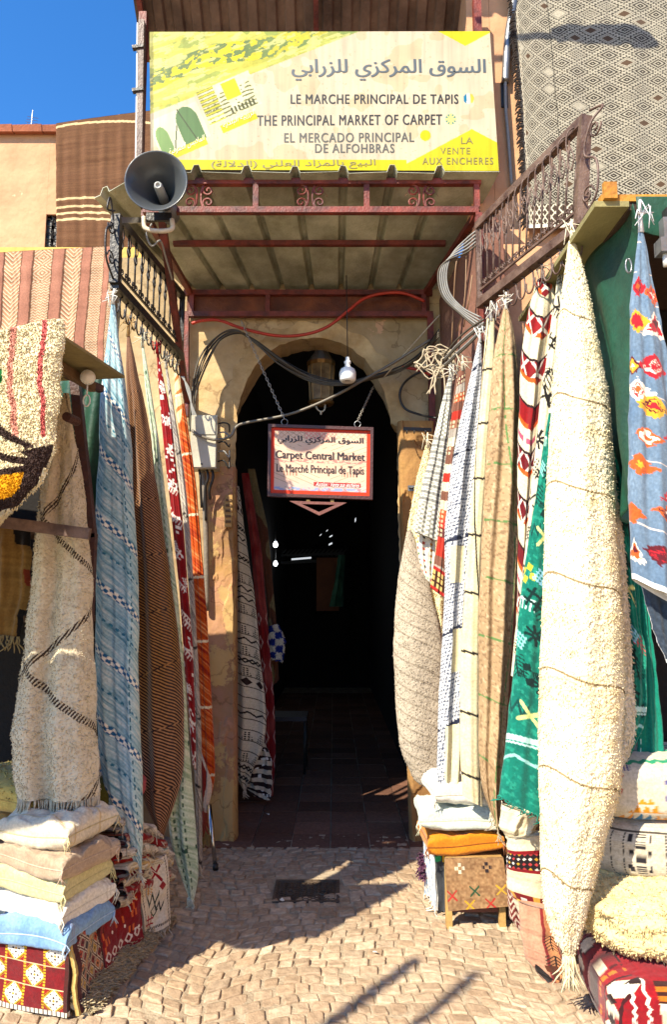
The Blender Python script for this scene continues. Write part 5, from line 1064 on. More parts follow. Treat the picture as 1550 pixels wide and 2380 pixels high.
mb = MB(); mb.hexa([(-2.6, 3.55, .215), (-1.12, 3.12, .215), (-1.02, 3.9, .215), (-2.6, 3.9, .215), (-2.6, 3.55, .25), (-1.12, 3.12, .25), (-1.02, 3.9, .25), (-2.6, 3.9, .25)]); mb.build('top', dw, t)
for (x, y) in ((-1.16, 3.2), (-1.1, 3.84), (-2.5, 3.65), (-2.5, 3.84)): mb = MB(); mb.box((x-.03, y-.03, -.01), (x+.03, y+.03, .214)); mb.build('leg', dw, t)
# ---------------------------------------------------------------- left stall frame
t = thing('stall_awning', 'shabby flat stall awning on dark posts, covered by the thick cream shag rug', 'awning', (-2, 3.1, 2.7))
olive = plain('olive_canvas', '8A7C4E', .85, .25, 5, .1, 60, c2='6E6240')
mb = MB(); mb.hexa([(-3.2, 2.80, 2.745), (-1.13, 2.80, 2.745), (-1.03, 3.32, 2.745), (-3.2, 3.6, 2.745), (-3.2, 2.80, 2.758), (-1.13, 2.80, 2.758), (-1.03, 3.32, 2.758), (-3.2, 3.6, 2.758)]); mb.build('canvas', olive, t)
mb = MB(); mb.bar((-1.27, 2.84, 2.71), (-1.2, 3.36, 2.71), .03, .045); mb.build('beam', plain('dim_wood', '6A4E30', .8, .4, 9, .1), t)
rs = plain('rusty_pipe', '4A2618', .6, .4, 14, .15)
p0, p1 = P(166, 855, 3.24), P(216, 1250, 3.2); dd = (p1-p0); mb = MB(); mb.bar(P(168, 830, 3.44), P(212, 1250, 3.44), .045); pz_ = P(212, 1250, 3.44); mb.build('post', rs, t); mb = MB(); mb.bar(pz_+Vector((0, 0, .02)), (pz_.x, pz_.y, -.02), .045); mb.build('post', rs, t)
mb = MB(); mb.bar(P(-40, 1208, 3.1), P(208, 1241, 3.14), .035, .05); mb.build('rail', brown_steel, t)
mb = MB(); mb.tube([P(153, 968, 3.1), P(178, 980, 3.2)], .022, 10); mb.build('stub', rs, t)
mb = MB(); mb.bar(P(160, 862, 3.24), P(200, 884, 3.3), .03); mb.bar(P(150, 868, 3.3), P(235, 905, 3.5), .035); mb.build('bracket', rs, t)
mb = MB(); c = P(203, 877, 3.18); mb.lathe(c, [(.0, -.03), (.03, -.026), (.036, 0), (.03, .026), (0, .03)], 14, (0.3, -1, 0)); mb.build('pulley', white_pl, t, True)
mb = MB(); mb.tube([c+Vector((0, 0, -.03)), c+Vector((.0, 0, -.07))]+[c+Vector((.016*math.sin(a), 0, -.085-.028*(1-math.cos(a)))) for a in np.linspace(0, 2*math.pi, 13)], .004, 5); mb.build('clip', white_pl, t, True)
green = plain('green_tarp_shaded', '17482F', .6, .3, 4, .1, 40, c2='0C2A1C'); green2 = plain('green_tarp_lit', '1C5A44', .6, .3, 3, .15, 30, c2='0F3A2A', dirt=.4)  # light put into the colour: dark copy for the shaded stall, lighter for sun
mb = MB(); V = [];
u, v = np.meshgrid(np.linspace(0, 1, 40), np.linspace(0, 1, 40)); A, B = P(120, 880, 3.72), P(262, 880, 3.72); pg = np.stack([A.x+(B.x-A.x)*u, 3.72+.03*np.sin(u*14+v*3), A.z-(.85+.1*np.sin(u*6))*v], -1)
o = mesh('green_tarp_shaded', pg.reshape(-1, 3), gridf(40, 40), green, None, None, True); o.modifiers.new('thickness', 'SOLIDIFY').thickness = .003; tag(o, 'green plastic tarp hanging in the shaded stall behind the blue rug', 'tarp')
mb = MB(); mb.box((-3.4, 3.95, -.03), (-1.3, 4.0, 2.74)); tag(mb.build('shade_panel', darkness), 'black back panel standing for the shade inside the stall behind the white lattice shag rug', 'panel')  # panel colour stands in for the shade inside the stall
t = thing('plank_shelf', 'dim wooden shelf planks deep in the shaded stall', 'shelf', (-1.5, 3.7, .9))
for z in (1.55, 1.75, 2.0): mb = MB(); mb.box((-3, 3.6, z), (-1.28, 3.9, z+.03)); mb.build('plank', plain('dim_wood', '6A4E30', .8, .4, 9, .1), t)
# ---------------------------------------------------------------- right stall
TB = plain('stall_wood', '3E2A1E', .7, .3, 10, .1)
t = thing('rug_stand', 'low dark wooden stand under the rugs at the corner of the sunny stall', 'stand', (.98, 3.65, 0)); mb = MB(); mb.box((.90, 3.5, .70), (1.08, 3.95, .74)); mb.build('top', TB, t)
for (x, y) in ((.93, 3.53), (.93, 3.92), (1.05, 3.53), (1.05, 3.92)): mb = MB(); mb.box((x-.02, y-.02, -.01), (x+.02, y+.02, .699)); mb.build('leg', TB, t)
t = thing('stall_roof', 'boarded roof with a green tarp over the sunny stall, behind the denim rug', 'roof', (1.8, 3.3, 3.3))
mb = MB(); mb.box((1.10, 2.74, 3.30), (1.245, 3.95, 3.325)); mb.build('eave_board', plain('olive_board', '8C8458', .8, .2, 4, .1, 50, c2='7A7248'), t)
mb = MB(); mb.box((1.246, 2.75, 3.29), (3.2, 4.22, 3.325)); mb.build('boards', TB, t)
mb = MB(); mb.box((1.13, 2.742, 3.326), (3.2, 2.78, 3.356)); mb.box((1.135, 2.72, 3.327), (1.19, 2.741, 3.40)); mb.build('front_plank', plain('yellow_wood', 'C08A2C', .7, .35, 12, .1, c2='8E5A1E'), t)
n = 60; u, v = np.meshgrid(np.linspace(0, 1, n), np.linspace(0, 1, n))
pg = np.stack([1.25+.05*v+.055*np.sin(u*13+v*3.5+1.2*np.sin(v*4))*(.35+v)+.02*np.sin(u*31+v*9)*v, 2.72+1.2*u, 3.30-(1.15+.15*np.sin(u*5))*v], -1)
o = mesh('tarp', pg.reshape(-1, 3), gridf(n, n), green2, t, None, True); o.modifiers.new('thickness', 'SOLIDIFY').thickness = .003
u2 = u; pg = np.stack([1.26+1.8*u, 2.71+.04*np.sin(u*16)*v-.02*v, 3.325-(.10+.07*np.sin(u*13+1))*v], -1)
o = mesh('valance', pg.reshape(-1, 3), gridf(n, n), green2, t, None, True); o.modifiers.new('thickness', 'SOLIDIFY').thickness = .003
mb = MB(); mb.box((1.36, 2.66, 3.20), (3.1, 2.70, 3.25)); mb.build('front_rail', dark_steel, t)
mb = MB(); mb.box((1.33, 3.75, -.01), (3.2, 3.79, 3.28)); tag(mb.build('shade_lining', darkness), 'black sheet added for the shade at the back of the sunny stall', 'cloth')  # black sheet added where the stall is only shaded
t = thing('lamp_bracket', 'grey steel bracket with a white lamp stub at the right picture edge', 'bracket', P(1545, 620, 2.64)); c = P(1541, 575, 2.64)
mb = MB(); mb.box((c.x-.02, c.y-.03, c.z-.03), (c.x+.07, c.y+.03, c.z+.03)); mb.box((c.x+.0, c.y-.02, c.z+.031), (c.x+.03, c.y+.02, c.z+.12)); mb.build('box', grey_steel, t); mb = MB(); mb.tube([c+Vector((.01, 0, -.03)), c+Vector((.01, 0, -.08))], .012, 10); mb.build('stub', white_pl, t, True)
t = thing('carabiner', 'small steel snap ring hanging from the rail above the denim rug', 'ring', P(1462, 620, 2.66)); c = P(1462, 618, 2.66); mb = MB(); mb.tube([c+Vector((.012*math.sin(a), 0, .03*math.cos(a))) for a in np.linspace(0, 2*math.pi, 15)], .004, 5); mb.build('link', grey_steel, t, True)
# cushions on the stool
GR = 'cushions piled on the small stool'
st = thing('kilim_stool', 'low wooden stool with a brown kilim seat draped down its front, under the orange cushion', 'stool', (.69, 3.95, 0))
def p_stool(A, T, U, V, W, H):
    r = vn(A*90, T*90, 3); c = mix(hx('7E5A3C')+0*A[..., None], hx('A8845C'), r)
    for (u, v, k, h) in ((.24, .2, 'plus', 'DCCFB0'), (.7, .2, 'plus', '2A2024'), (.46, .66, 'x', '1E4A30'), (.9, .66, 'x', 'D0A030'), (.08, .72, 'x', 'A8302A'), (.36, .93, 'x', 'C8982A'), (.7, .92, 'x', 'A82A24')): stamp(c, A, T, u*W, v*H, .026, k, hx(h))
    return c
x0, x1, yf = P(1034, 2010, 3.80).x, P(1166, 2000, 3.80).x, 3.80
a_, b_ = Vector((x0, yf, .34)), Vector((x1+.01, yf, .345)); o = sheet('seat_cover', None, a_, b_, (x0+.01, yf-.03, .095), (x1+.03, yf-.02, .115), p_stool, nu=120, nv=100, wave=.003, thick=.012)
o.parent = st; o.location = Vector(o.location)-ORG[st]
mb = MB(); mb.box((x0+.005, yf+.002, .30), (x1+.005, yf+.3, .345)); mb.build('seat', wood, st)
for x in (x0+.02, x1-.0):
    for y in (yf+.01, yf+.28): mb = MB(); mb.box((x-.016, y-.0, -.008), (x+.016, y+.032, .299)); mb.build('leg', wood, st)
mb = MB(); mb.box((x0+.04, yf+.02, .07), (x1-.02, yf+.04, .1)); mb.build('stretcher', plain('red_wood', '6A3420', .6, .3, 12, .1), st)
cx = .69
cushion('cushion', 'orange cushion squeezed between the stool and the mint cushion', (cx-.01, 3.97, .405), .40, .36, .125, R(2), cloth('C47414', 'D8871C', 12, (-.6, .7), '9A5A10'), GR, 31, 'cushion', .2, None, '8A4A10', wr=.02)
cushion('cushion', 'pale mint cushion lying on the orange cushion', (cx-.01, 3.96, .525), .46, .38, .13, R(-3), cloth('C4CDBC', 'D8DED0', 12, (-.7,), 'AEB8A8'), GR, 32, 'cushion', .22, None, 'C8C8A8', wr=.025, tilt=-.012)
cushion('cushion', 'white cushion crumpled on top of the mint cushion below the cream grid rug', (cx+.0, 3.95, .64), .36, .34, .13, R(5), cloth('DAD4C4', 'E8E4D8', 12), GR, 33, 'cushion', .3, None, 'C8BEA8', wr=.035, tilt=-.02)
a, b = P(984, 1935, 4.05), P(1016, 1930, 3.9); sheet('blue_white_rug', 'blue and white dashed rug hanging left of the stool', a, b, G(990, 2075, .03)+Vector((0, 0, 0)), G(1014, 2118, .02), lambda A, T, U, V, W, H: np.where((((A/.03) % 1 < .5) & ((T/.05+np.floor(A/.03)*.5) % 1 < .6))[..., None], hx('8FA6C0'), hx('DCD9D0')), nu=50, nv=150, wave=.006, fr=(.04, 8, hx('D8D4C8'), .004))
a, b = P(1010, 1990, 3.86), P(1040, 1985, 3.83); sheet('charcoal_rug', 'charcoal rug with green and yellow corner beside the stool seat', a, b, G(1022, 2118, .03), G(1040, 2122, .03), lambda A, T, U, V, W, H: np.where(((T < .03) & (U < .5))[..., None], hx('2E9A5A'), np.where(((T < .04) & (U > .6))[..., None], hx('D0A020'), hx('3A3C40')+0*A[..., None])), nu=40, nv=110, wave=.004)
mb = MB(); g = random.Random(6)
for k in range(160): c = P(g.uniform(976, 990), g.uniform(1985, 2040), 4.1); q = c+Vector((g.uniform(-.03, .02), g.uniform(-.03, 0), g.uniform(-.03, .02))); mb.tube([c, q], [.006, .003], 3, hx('5A2A4A')*(.7+.6*g.random()), False)
tag(mb.build('purple_fringe', FAB, None, True, True), 'purple yarn fringe poking out behind the blue and white dashed rug', 'fringe')
# rugs over the table corner
def p_cb(A, T, U, V, W, H):
    c = mix(hx('DACEB2')+0*A[..., None], hx('C9BB9A'), fbm(A*20, T*20, 3)); y = T+.0*A
    m = (y > .06) & (y < .16); c[m] = hx('7E1018'); mm = (y > .075) & (y < .145); c[mm] = hx('1C1418'); q = np.abs((A/.022) % 1-.5)+np.abs((y/.022) % 1-.5); pal = np.array([hx(h) for h in ('D8D0C4', 'C0902A', 'B03A3A', 'D8D0C4')]); k = mm & (q < .33); c[k] = pal[(hash2(np.floor(A/.022), np.floor(y/.022), 3)*3.99).astype(int)][k]
    m = (y > .26) & (y < .31); c[m] = hx('7A1216'); h = hash2(np.floor(A/.025), np.floor(y/.02), 6); c[m & (h > .55)] = hx('D8A040'); c[m & (h > .85)] = hx('E0D8D0'); return c
drape('banded_rug', 'cream rug with dark patterned red bands wrapped over the stall corner', [(1180, 1945), (1176, 2000), (1180, 2060), (1205, 2120)], [(1275, 1930), (1280, 2000), (1285, 2080), (1285, 2165)], 3.42, p_cb, nu=100, nv=200, bulge=.5, seed=3, folds=((1.2, .04),))
drape('red_white_rug', 'red rug with white zigzags hanging under the banded rug at the stall corner', [(1176, 2010), (1178, 2080), (1185, 2130), (1208, 2165)], [(1240, 2020), (1240, 2090), (1240, 2150), (1236, 2190)], 3.5, lambda A, T, U, V, W, H: np.where(((np.abs(((T+.25*np.abs((A/.05) % 1-.5)*.3)/.032) % 1-.5)) < .2)[..., None], hx('C8B4A0'), hx('6A2420')+0*A[..., None]), nu=60, nv=140, bulge=.4, seed=4)
def p_pink(A, T, U, V, W, H):
    c = mix(hx('C89A7A')+0*A[..., None], hx('B4806A'), fbm(A*6, T*6, 3)); m = (U > .5) & (U < .56) | (U > .78) & (U < .82); c[m] = hx('8E2A2C'); m = (U > .56) & (U < .78); c[m] = hx('C8885A'); stamp(c, A, T, .66*W, .4*H, .03, 'tree', hx('201818')); stamp(c, A, T, .66*W, .66*H, .04, 'tree', hx('201818')); stamp(c, A, T, .3*W, .85*H, .05, 'fdia', hx('201818')); stamp(c, A, T, .85*W, .9*H, .06, 'fdia', hx('3A2420')); m = (T > H-.12) & (U > .45) & (hash2(np.floor(A/.03), np.floor(T/.03), 3) > .5); c[m] = hx('5A3020'); return c
drape('pink_rug', 'faded pink and orange rug with black signs hanging lowest at the stall corner', [(1206, 2095), (1210, 2170), (1222, 2225), (1262, 2275)], [(1292, 2110), (1300, 2180), (1312, 2250), (1318, 2312)], 3.32, p_pink, nu=90, nv=160, bulge=.45, seed=5, folds=((2, .06),))
drape('ivory_rug', 'ivory rug corner folded over above the banded rug', [(1166, 1868), (1160, 1920), (1188, 1968)], [(1262, 1895), (1245, 1930), (1212, 1972)], 3.45, lambda A, T, U, V, W, H: mix(hx('D8CCB0')+0*A[..., None], hx('C8BA98'), fbm(A*14, T*14, 3)), nu=50, nv=80, bulge=.5, seed=7, mat=KNIT)
# poufs
def p_redp(x, y, z, a, b, h):
    c = mix(hx('96101A')+0*x[..., None], hx('74101A'), fbm(a*30+h*9, b*30+h*30, 3)); side = np.abs(z) < .9
    L_ = side & (x < 0) & (np.abs(y) < .93) & (np.abs(x) > np.abs(y)*.9); s = b+.31
    for s0, s1 in ((.06, .15), (.22, .31), (.40, .5)):
        m = L_ & (s > s0) & (s < s1); u = (s-s0)/(s1-s0); c[m] = hx('D8CBB0'); d = np.abs(((h/.07+.0) % 1)-.5)*2; k = m & (np.abs(u-.5)*1.6+.0 > d*.9); c[k] = hx('8A1A20'); k = m & (np.abs(u-.5)*2+d < .55); c[k] = hx('2A1818'); k = m & ((u < .1) | (u > .9)); c[k] = hx('3A1418')
    k = L_ & (np.abs(s-.19) < .012) & ((h/.02) % 1 < .7) | L_ & (np.abs(s-.36) < .01); c[k] = hx('C8701C')
    F_ = side & (y < 0) & (np.abs(x) < .95) & (np.abs(y) > np.abs(x)*.9); u = a+.39
    for u0 in (.05, .10, .34, .39): k = F_ & (abs(u-u0-.006*(np.abs((h/.03) % 1-.5)*4-1)) < .0055); c[k] = hx('E6DCCB')
    m = F_ & (u > .14) & (u < .31); q = (u-.14)/.17; c[m] = hx('CDBfA2'); d = np.abs(q-.5)*2+np.abs(((h-.02)/.12) % 1-.5)*2
    for lim, col in ((.95, '7A1C22'), (.8, 'D8CBB0'), (.62, '1E5A48'), (.45, 'D8CBB0'), (.3, '8A1A20'), (.14, 'D0902A')): c[m & (d < lim)] = hx(col)
    k = m & (h > .20); c[k] = hx('B4641C'); k = m & (h > .20) & ((h/.018) % 1 < .45); c[k] = hx('3A1A16'); k = m & (np.abs(h-.19) < .01); c[k] = hx('E0D4BC')
    m = F_ & (u > .43) & (u < .56); c[m & ((h/.03) % 1 < .5)] = hx('C8701C'); c[m & ((h/.09) % 1 < .2)] = hx('D8CBB0'); return c
puff('red_pouf', 'big red kilim pouf with ochre and white geometric bands, lowest of the pouf stack', (1.46, 3.02, -.005), .84, .56, .255, R(-3), p_redp, .3, seed=3, rough=.015)
puff('shag_pouf', 'squashed cream shag pouf lying on the red kilim pouf', (1.50, 3.16, .245), .90, .60, .23, R(-4), lambda x, y, z, a, b, h: mix(hx('C8B27E')+0*x[..., None], hx('DAC998'), fbm(a*14, b*14+h*8, 3)), .7, KNIT, seed=5, shag=(7000, .004, .013, .3), rough=.05)
def p_bwp(x, y, z, a, b, h):
    c = mix(hx('CBC3B2')+0*x[..., None], hx('B6AC98'), fbm(a*40, h*60, 3)); c = mix(c, hx('A59B86'), .35*((h/.008) % 1 < .3)); th = np.arctan2(b, a); s = th*.42; q = (s+.05) % .2-.1; side = (h > .03) & (h < .215); D = np.abs(q)/.05+np.abs(h-.125)/.075
    K = hx('232127'); i = np.floor((s+.05)/.2) % 2
    m = side & (i == 0) & (D < 1) & ((s/.009) % 1 < .55) & (np.abs(h-.125) > .012); c[m] = K
    m = side & (i == 1) & (np.abs(q) < .022) & ((h/.05) % 1 < .7) & ((h/.009) % 1 < .55); c[m] = K; m = side & (i == 1) & (np.abs(np.abs(q)-.04-.02*np.abs((h/.1) % 1-.5)) < .011) & ((s/.007) % 1 < .6) & ((h/.06) % 1 < .5); c[m] = K
    m = side & (np.abs(np.abs(q)-.075) < .004) & ((h/.012) % 1 < .7); c[m] = K; m = (h < .03); c[m] = hx('6A6248'); m = np.abs(h-.218) < .004; c[m] = hx('4A443C'); return c
puff('black_white_pouf', 'white pouf with black stitched diamonds between the cream shag pouf and top pouf', (1.54, 3.36, .455), .88, .56, .255, R(-4), p_bwp, .8, seed=7)
def p_topp(x, y, z, a, b, h):
    c = mix(hx('D2C9B6')+0*x[..., None], hx('C0B69E'), fbm(a*40, h*60+b*40, 3)); F_ = (y < -.3) & (z < .85); s = a
    H0 = .125; tr = F_ & (h < H0) & (h > .015) & (np.abs(s+.20) < (H0-h)*1.05); i, j = np.floor((h-.015)/.037), np.floor((s+.20)/.037+.5*np.floor((h-.015)/.037)); f1 = ((h-.015)/.037) % 1; f2 = np.abs(((s+.20)/.037+.5*i) % 1-.5)*2; up = f2 < 1-f1
    c[tr] = np.where(up[tr][:, None], np.where((i[tr] == 0)[:, None] & (np.abs(s[tr]+.2) < .05)[:, None], hx('1E6A9A'), hx('D08A1E')), hx('D2C9B6'))
    for s0, h0, w_, col in ((-.075, .15, .045, '1E2A8A'), (-.33, .17, .035, 'B0382A')):
        m = F_ & (np.abs(np.abs(s-s0)-np.abs(h-h0)) < .009) & (np.abs(h-h0) < w_); c[m] = hx(col)
    m = F_ & (np.abs(s+.30) < .05) & (np.abs(h-.235) < .012) & ((s/.014) % 1 < .5); c[m] = hx('1E2A7A')
    m = (z > .6) & (np.abs((b/.13+.25*np.abs((a/.05) % 1-.5)) % 1-.5) < .09) & (h > .2); c[m] = hx('1E8A62'); return c
puff('white_pouf', 'white pouf with orange triangle and blue cross stitches on top of the pouf stack', (1.56, 3.37, .70), .90, .54, .27, R(-4), p_topp, .42, seed=9)
# ================================================================ SMALL SIGN, LANTERN, BULB, CABLES
def small_sign():
    Ys = 4.72; t = thing('hanging_sign', 'red framed Carpet Central Market sign hanging on two chains in the doorway', 'sign', P(745, 1155, Ys))
    sl_ = .0325
    pl = lambda x, y, l: P(x, y+(x-622)*.03*0, Ys-l)
    q = [(623, 985), (868, 993), (866, 1161), (621, 1153)]; i1 = [(630, 992), (861, 1000), (859, 1153), (628, 1146)]
    mb = MB()
    for k in range(4):
        a, b = q[k], q[(k+1) % 4]; c, d = i1[(k+1) % 4], i1[k]; pts = [P(*a, Ys-.02), P(*b, Ys-.02), P(*c, Ys-.02), P(*d, Ys-.02)]; mb.prism(pts, (0, .05, 0))
    mb.build('frame', plain('maroon_frame', '4A2622', .5, .3, 14, .08), t)
    nu, nv = 300, 200; u, v = np.meshgrid(np.linspace(0, 1, nu), np.linspace(0, 1, nv)); X = 630+(861-630)*u-2*v; Yp = 992+8*u+(154-1*u)*v
    pts = PN(X, Yp, Ys)
    x, y = u*230, v*154; c = mix(hx('DCC6A8')+0*u[..., None], hx('D8A890'), fbm(x/40, y/20, 3)); c = mix(c, hx('B8A8B0'), np.clip((v-.75)*3, 0, .7)); xm = np.abs(x-115)
    m = (np.abs(((y+.4*xm)/11) % 1-.5) < .07) & (fbm(x/25, y/12, 6) > .5); c[m] = hx('A89078'); m = (y < 24) & (np.abs((xm/14) % 1-.5)*14+np.abs((y/12) % 1-.5)*12 < 7) & (np.abs((xm/14) % 1-.5)*14+np.abs((y/12) % 1-.5)*12 > 5.5); c[m] = hx('B08A70'); m = (y < 26) & (xm < 38) & ((np.floor(x/5)+np.floor(y/5)) % 2 == 0); c[m] = hx('D08A7C'); m = (np.abs(y-106) < 6) & (xm > 50) & (xm < 88) & (np.abs((x/7) % 1-.5) < .3); c[m] = hx('A8806C'); m = (np.abs(y-76) < 5) & (fbm(xm/6, y/3, 4) > .58); c[m] = hx('B07A70')
    m = (y > 138) & (fbm(x/9, y/5, 3) > .5); c[m] = hx('8E9AB8'); m = (y > 138) & (fbm(x/9, y/5, 8) > .62); c[m] = hx('C08088')
    m = (np.minimum(np.minimum(x, 230-x), np.minimum(y, 154-y)) < 8); c[m] = hx('D03C22')
    mesh('panel', pts.reshape(-1, 3), gridf(nu, nv), PRINT, t, c, True)
    a, b, c_, d = [P(*p, Ys+.004) for p in i1]; mb = MB(); mb.prism([a, b, c_, d], (0, .02, 0)); mb.build('backing', dark_steel, t)
    ink = plain('dark_plum_ink', '1E1218', .5, .1, 5, 0); s = .033; pl2 = lambda x, y, l: P(x, y, Ys-l*.5-.0015)
    lettering('lettering', 'السوق المركزي للزرابي', 644, 845, 1031, 1011, pl2, ink, t, True, bold=.035, slope=s)
    lettering('lettering', 'Carpet Central Market', 640, 848, 1070, 1046, pl2, ink, t, bold=.03, slope=s); lettering('lettering', 'Le Marché Principal de Tapis', 642, 846, 1102, 1078, pl2, ink, t, bold=.022, slope=s)
    a, b, c_, d = [P(x, y, Ys-.0022) for x, y in ((729, 1120), (838, 1124), (838, 1133), (729, 1129))]; mb = MB(); mb.prism([a, b, c_, d], (0, .0012, 0)); mb.build('ribbon', plain('ribbon_red', 'A01A14', .5, .1, 5, 0), t)
    lettering('lettering', 'Auction : Vente aux enchères', 733, 834, 1130, 1120, lambda x, y, l: P(x, y, Ys-.003-l*.4), plain('white_ink', 'F0ECE8', .5, .1, 5, 0), t, slope=s, shear=.3)
    mb = MB(); tri = [P(672, 1164, Ys-.015), P(806, 1168, Ys-.015), P(742, 1198, Ys-.015)]; tin = [P(700, 1171, Ys-.015), P(780, 1173, Ys-.015), P(741, 1190, Ys-.015)]
    for k in range(3): mb.prism([tri[k], tri[(k+1) % 3], tin[(k+1) % 3], tin[k]], (0, .02, 0))
    mb.build('arrow_frame', plain('arrow_brown', '7A4A40', .5, .3, 14, .08), t)
    for px in (716, 772): mb = MB(); p = P(px, 1160, Ys); mb.box((p.x-.012, p.y-.006, p.z-.03), (p.x+.012, p.y+.006, p.z-.004)); mb.build('hinge', plain('brass', '8A7040', .5, .3, 14, .05, metal=.5), t)
    for px, py in ((661, 981), (831, 986)): mb = MB(); c2 = P(px, py, Ys); mb.tube([c2+Vector((.022*math.cos(a), 0, .022*math.sin(a))) for a in np.linspace(0, 2*math.pi, 15)], .0035, 5); mb.build('ring', grey_steel, t, True)
    ch = plain('chain_steel', 'A8A296', .35, .3, 20, 0, metal=.6)
    for (a, b, lab) in (((661, 974, Ys), (560, 745, 4.98), 'slack steel chain holding the left end of the hanging sign'), ((831, 979, Ys), (868, 898, 5.1), 'short steel chain holding the right end of the hanging sign')):
        A, B = P(*a), P(*b); n = int((B-A).length/.026); mb = MB(); d = (B-A).normalized(); e = d.cross(Vector((0, 1, 0))).normalized()
        for k in range(n):
            c2 = A.lerp(B, (k+.5)/n); sd_ = e if k % 2 else d.cross(e)
            mb.tube([c2+d*.019*math.cos(w_)+sd_*.008*math.sin(w_) for w_ in np.linspace(0, 2*math.pi, 9)], .0028, 4, None, False)
        tag(mb.build('sign_chain', ch, None, True), lab, 'chain', 'chains of the hanging sign')
small_sign()
def hanging_things():
    c = P(808, 888, 4.75); t = thing('pendant_bulb', 'white bowl shaped LED bulb hanging on a thin cord before the arch', 'lamp', c)
    r = P(827, 880, 4.75).x-c.x; pr = [(0, .012), (r*.8, .002), (r, .016), (r*1.04, .05), (r*1.0, .072), (r*.86, .092), (r*.5, .106), (r*.34, .112), (r*.3, .13), (r*.42, .138), (r*.42, .15), (r*.25, .158), (r*.25, .18), (0, .186)]
    mb = MB(); mb.lathe(c, pr, 28); mb.build('bulb', plain('white_glass', 'F2F2EE', .25, .03, 5, 0), t, True)
    mb = MB(); 
    for k in range(3): mb.lathe(c+Vector((-.012+.012*k, -.02, .004)), [(0, 0), (.004, 0), (.004, -.004), (0, -.004)], 8)
    mb.build('pins', dark_steel, t); mb = MB(); mb.tube([c+Vector((0, 0, .18)), P(805, 640, 4.75)], .004, 5); mb.build('cord', dark_steel, t, True)
    c = P(746, 962, 5.75); t = thing('lantern', 'old tapered glass and brass lantern hanging inside the top of the arch', 'lantern', c); gl = plain('smoked_glass', '5A4A34', .15, .3, 5, .03); brass = plain('old_brass', '8E6A38', .4, .4, 12, .08, metal=.5)
    R0 = .1; zz = P(746, 935, 5.75).z; zt_ = P(746, 850, 5.75).z
    mb = MB(); mb.lathe((c.x, c.y, 0), [(R0*.92, zz), (R0*1.12, zt_)], 8); mb.build('glass', plain('frosted_panel', 'B8A07A', .3, .3, 4, .05, c2='5A4630'), t)
    mb = MB(); mb.lathe((c.x, c.y, 0), [(R0*.7, zz-.03), (R0*1.05, zz-.02), (R0*1.12, zz), (R0*.95, zz+.012), (R0*.9, zz+.01)], 16); mb.build('collar', brass, t, True); mb = MB(); mb.lathe((c.x, c.y, 0), [(R0*1.15, zt_-.01), (R0*1.25, zt_+.02), (R0*.6, zt_+.12), (R0*.2, zt_+.17), (.01, zt_+.3)], 12); mb.build('cap', brass, t)
    mb = MB()
    for k in range(8): a = 2*math.pi*k/8; mb.bar((c.x+R0*.93*math.cos(a), c.y+R0*.93*math.sin(a), zz), (c.x+R0*1.13*math.cos(a), c.y+R0*1.13*math.sin(a), zt_), .008)
    mb.build('ribs', brass, t)
    mb = MB(); b = Vector((c.x, c.y-.03, zz-.02)); mb.tube(spline([b+Vector((-.09, 0, 0)), b+Vector((-.05, 0, -.012)), b+Vector((-.03, 0, -.05)), b+Vector((.0, 0, -.07)), b+Vector((.03, 0, -.05)), b+Vector((.035, 0, .03))], 6), .007, 6); mb.lathe(b+Vector((.0, 0, -.1)), [(0, 0), (.01, .01), (.008, .03), (0, .035)], 8); mb.build('scroll', plain('white_scroll', 'D8D0BC', .4, .2, 9, .05), t, True)
    # meter box
    a, b = P(448, 970, 5.0), P(505, 1092, 5.0); t = thing('meter_box', 'pale grey electric meter box with cables on its side, fixed beside the arch', 'meter box', (a.x, 5, b.z)); bx = plain('meter_plastic', 'BDB7A2', .45, .12, 7, .04, dirt=.2)
    mb = MB(); mb.box((a.x, 4.94, b.z), (b.x, 5.085, a.z)); mb.build('case', bx, t); zm_ = b.z+(a.z-b.z)*.62
    mb = MB(); mb.box((a.x+.012, 4.928, zm_+.004), (b.x-.012, 4.939, a.z-.012)); mb.build('upper_lid', bx, t); mb = MB(); mb.box((a.x+.006, 4.931, b.z+.008), (b.x-.006, 4.9395, zm_-.004)); mb.build('lower_lid', bx, t)
    mb = MB(); mb.lathe((a.x+(b.x-a.x)*.45, 4.931, b.z+.03), [(0, .006), (.007, .006), (.008, 0)], 8, (0, -1, 0)); mb.build('screw', dark_steel, t)
    for k in range(5):
        p = P(505, 985+22*k, 5.0); mb = MB(); mb.tube(spline([p, p+Vector((.05, -.01, .005)), p+Vector((.085, -.005, -.01-.01*k)), P(533, 1005+14*k, 5.02)], 5), .006, 5); mb.build('cable', greycable if k % 2 else rubber, t, True)
hanging_things()
def cable(name, pts, r, mat, label, group=None, n=8):
    mb = MB(); mb.tube(spline([P(*p) for p in pts], n), r, 6); return tag(mb.build(name, mat, None, True), label, 'cable', group)
blk = plain('dusty_cable', '4A4234', .6, .3, 20, 0); GB = 'cables swagged across the arch'
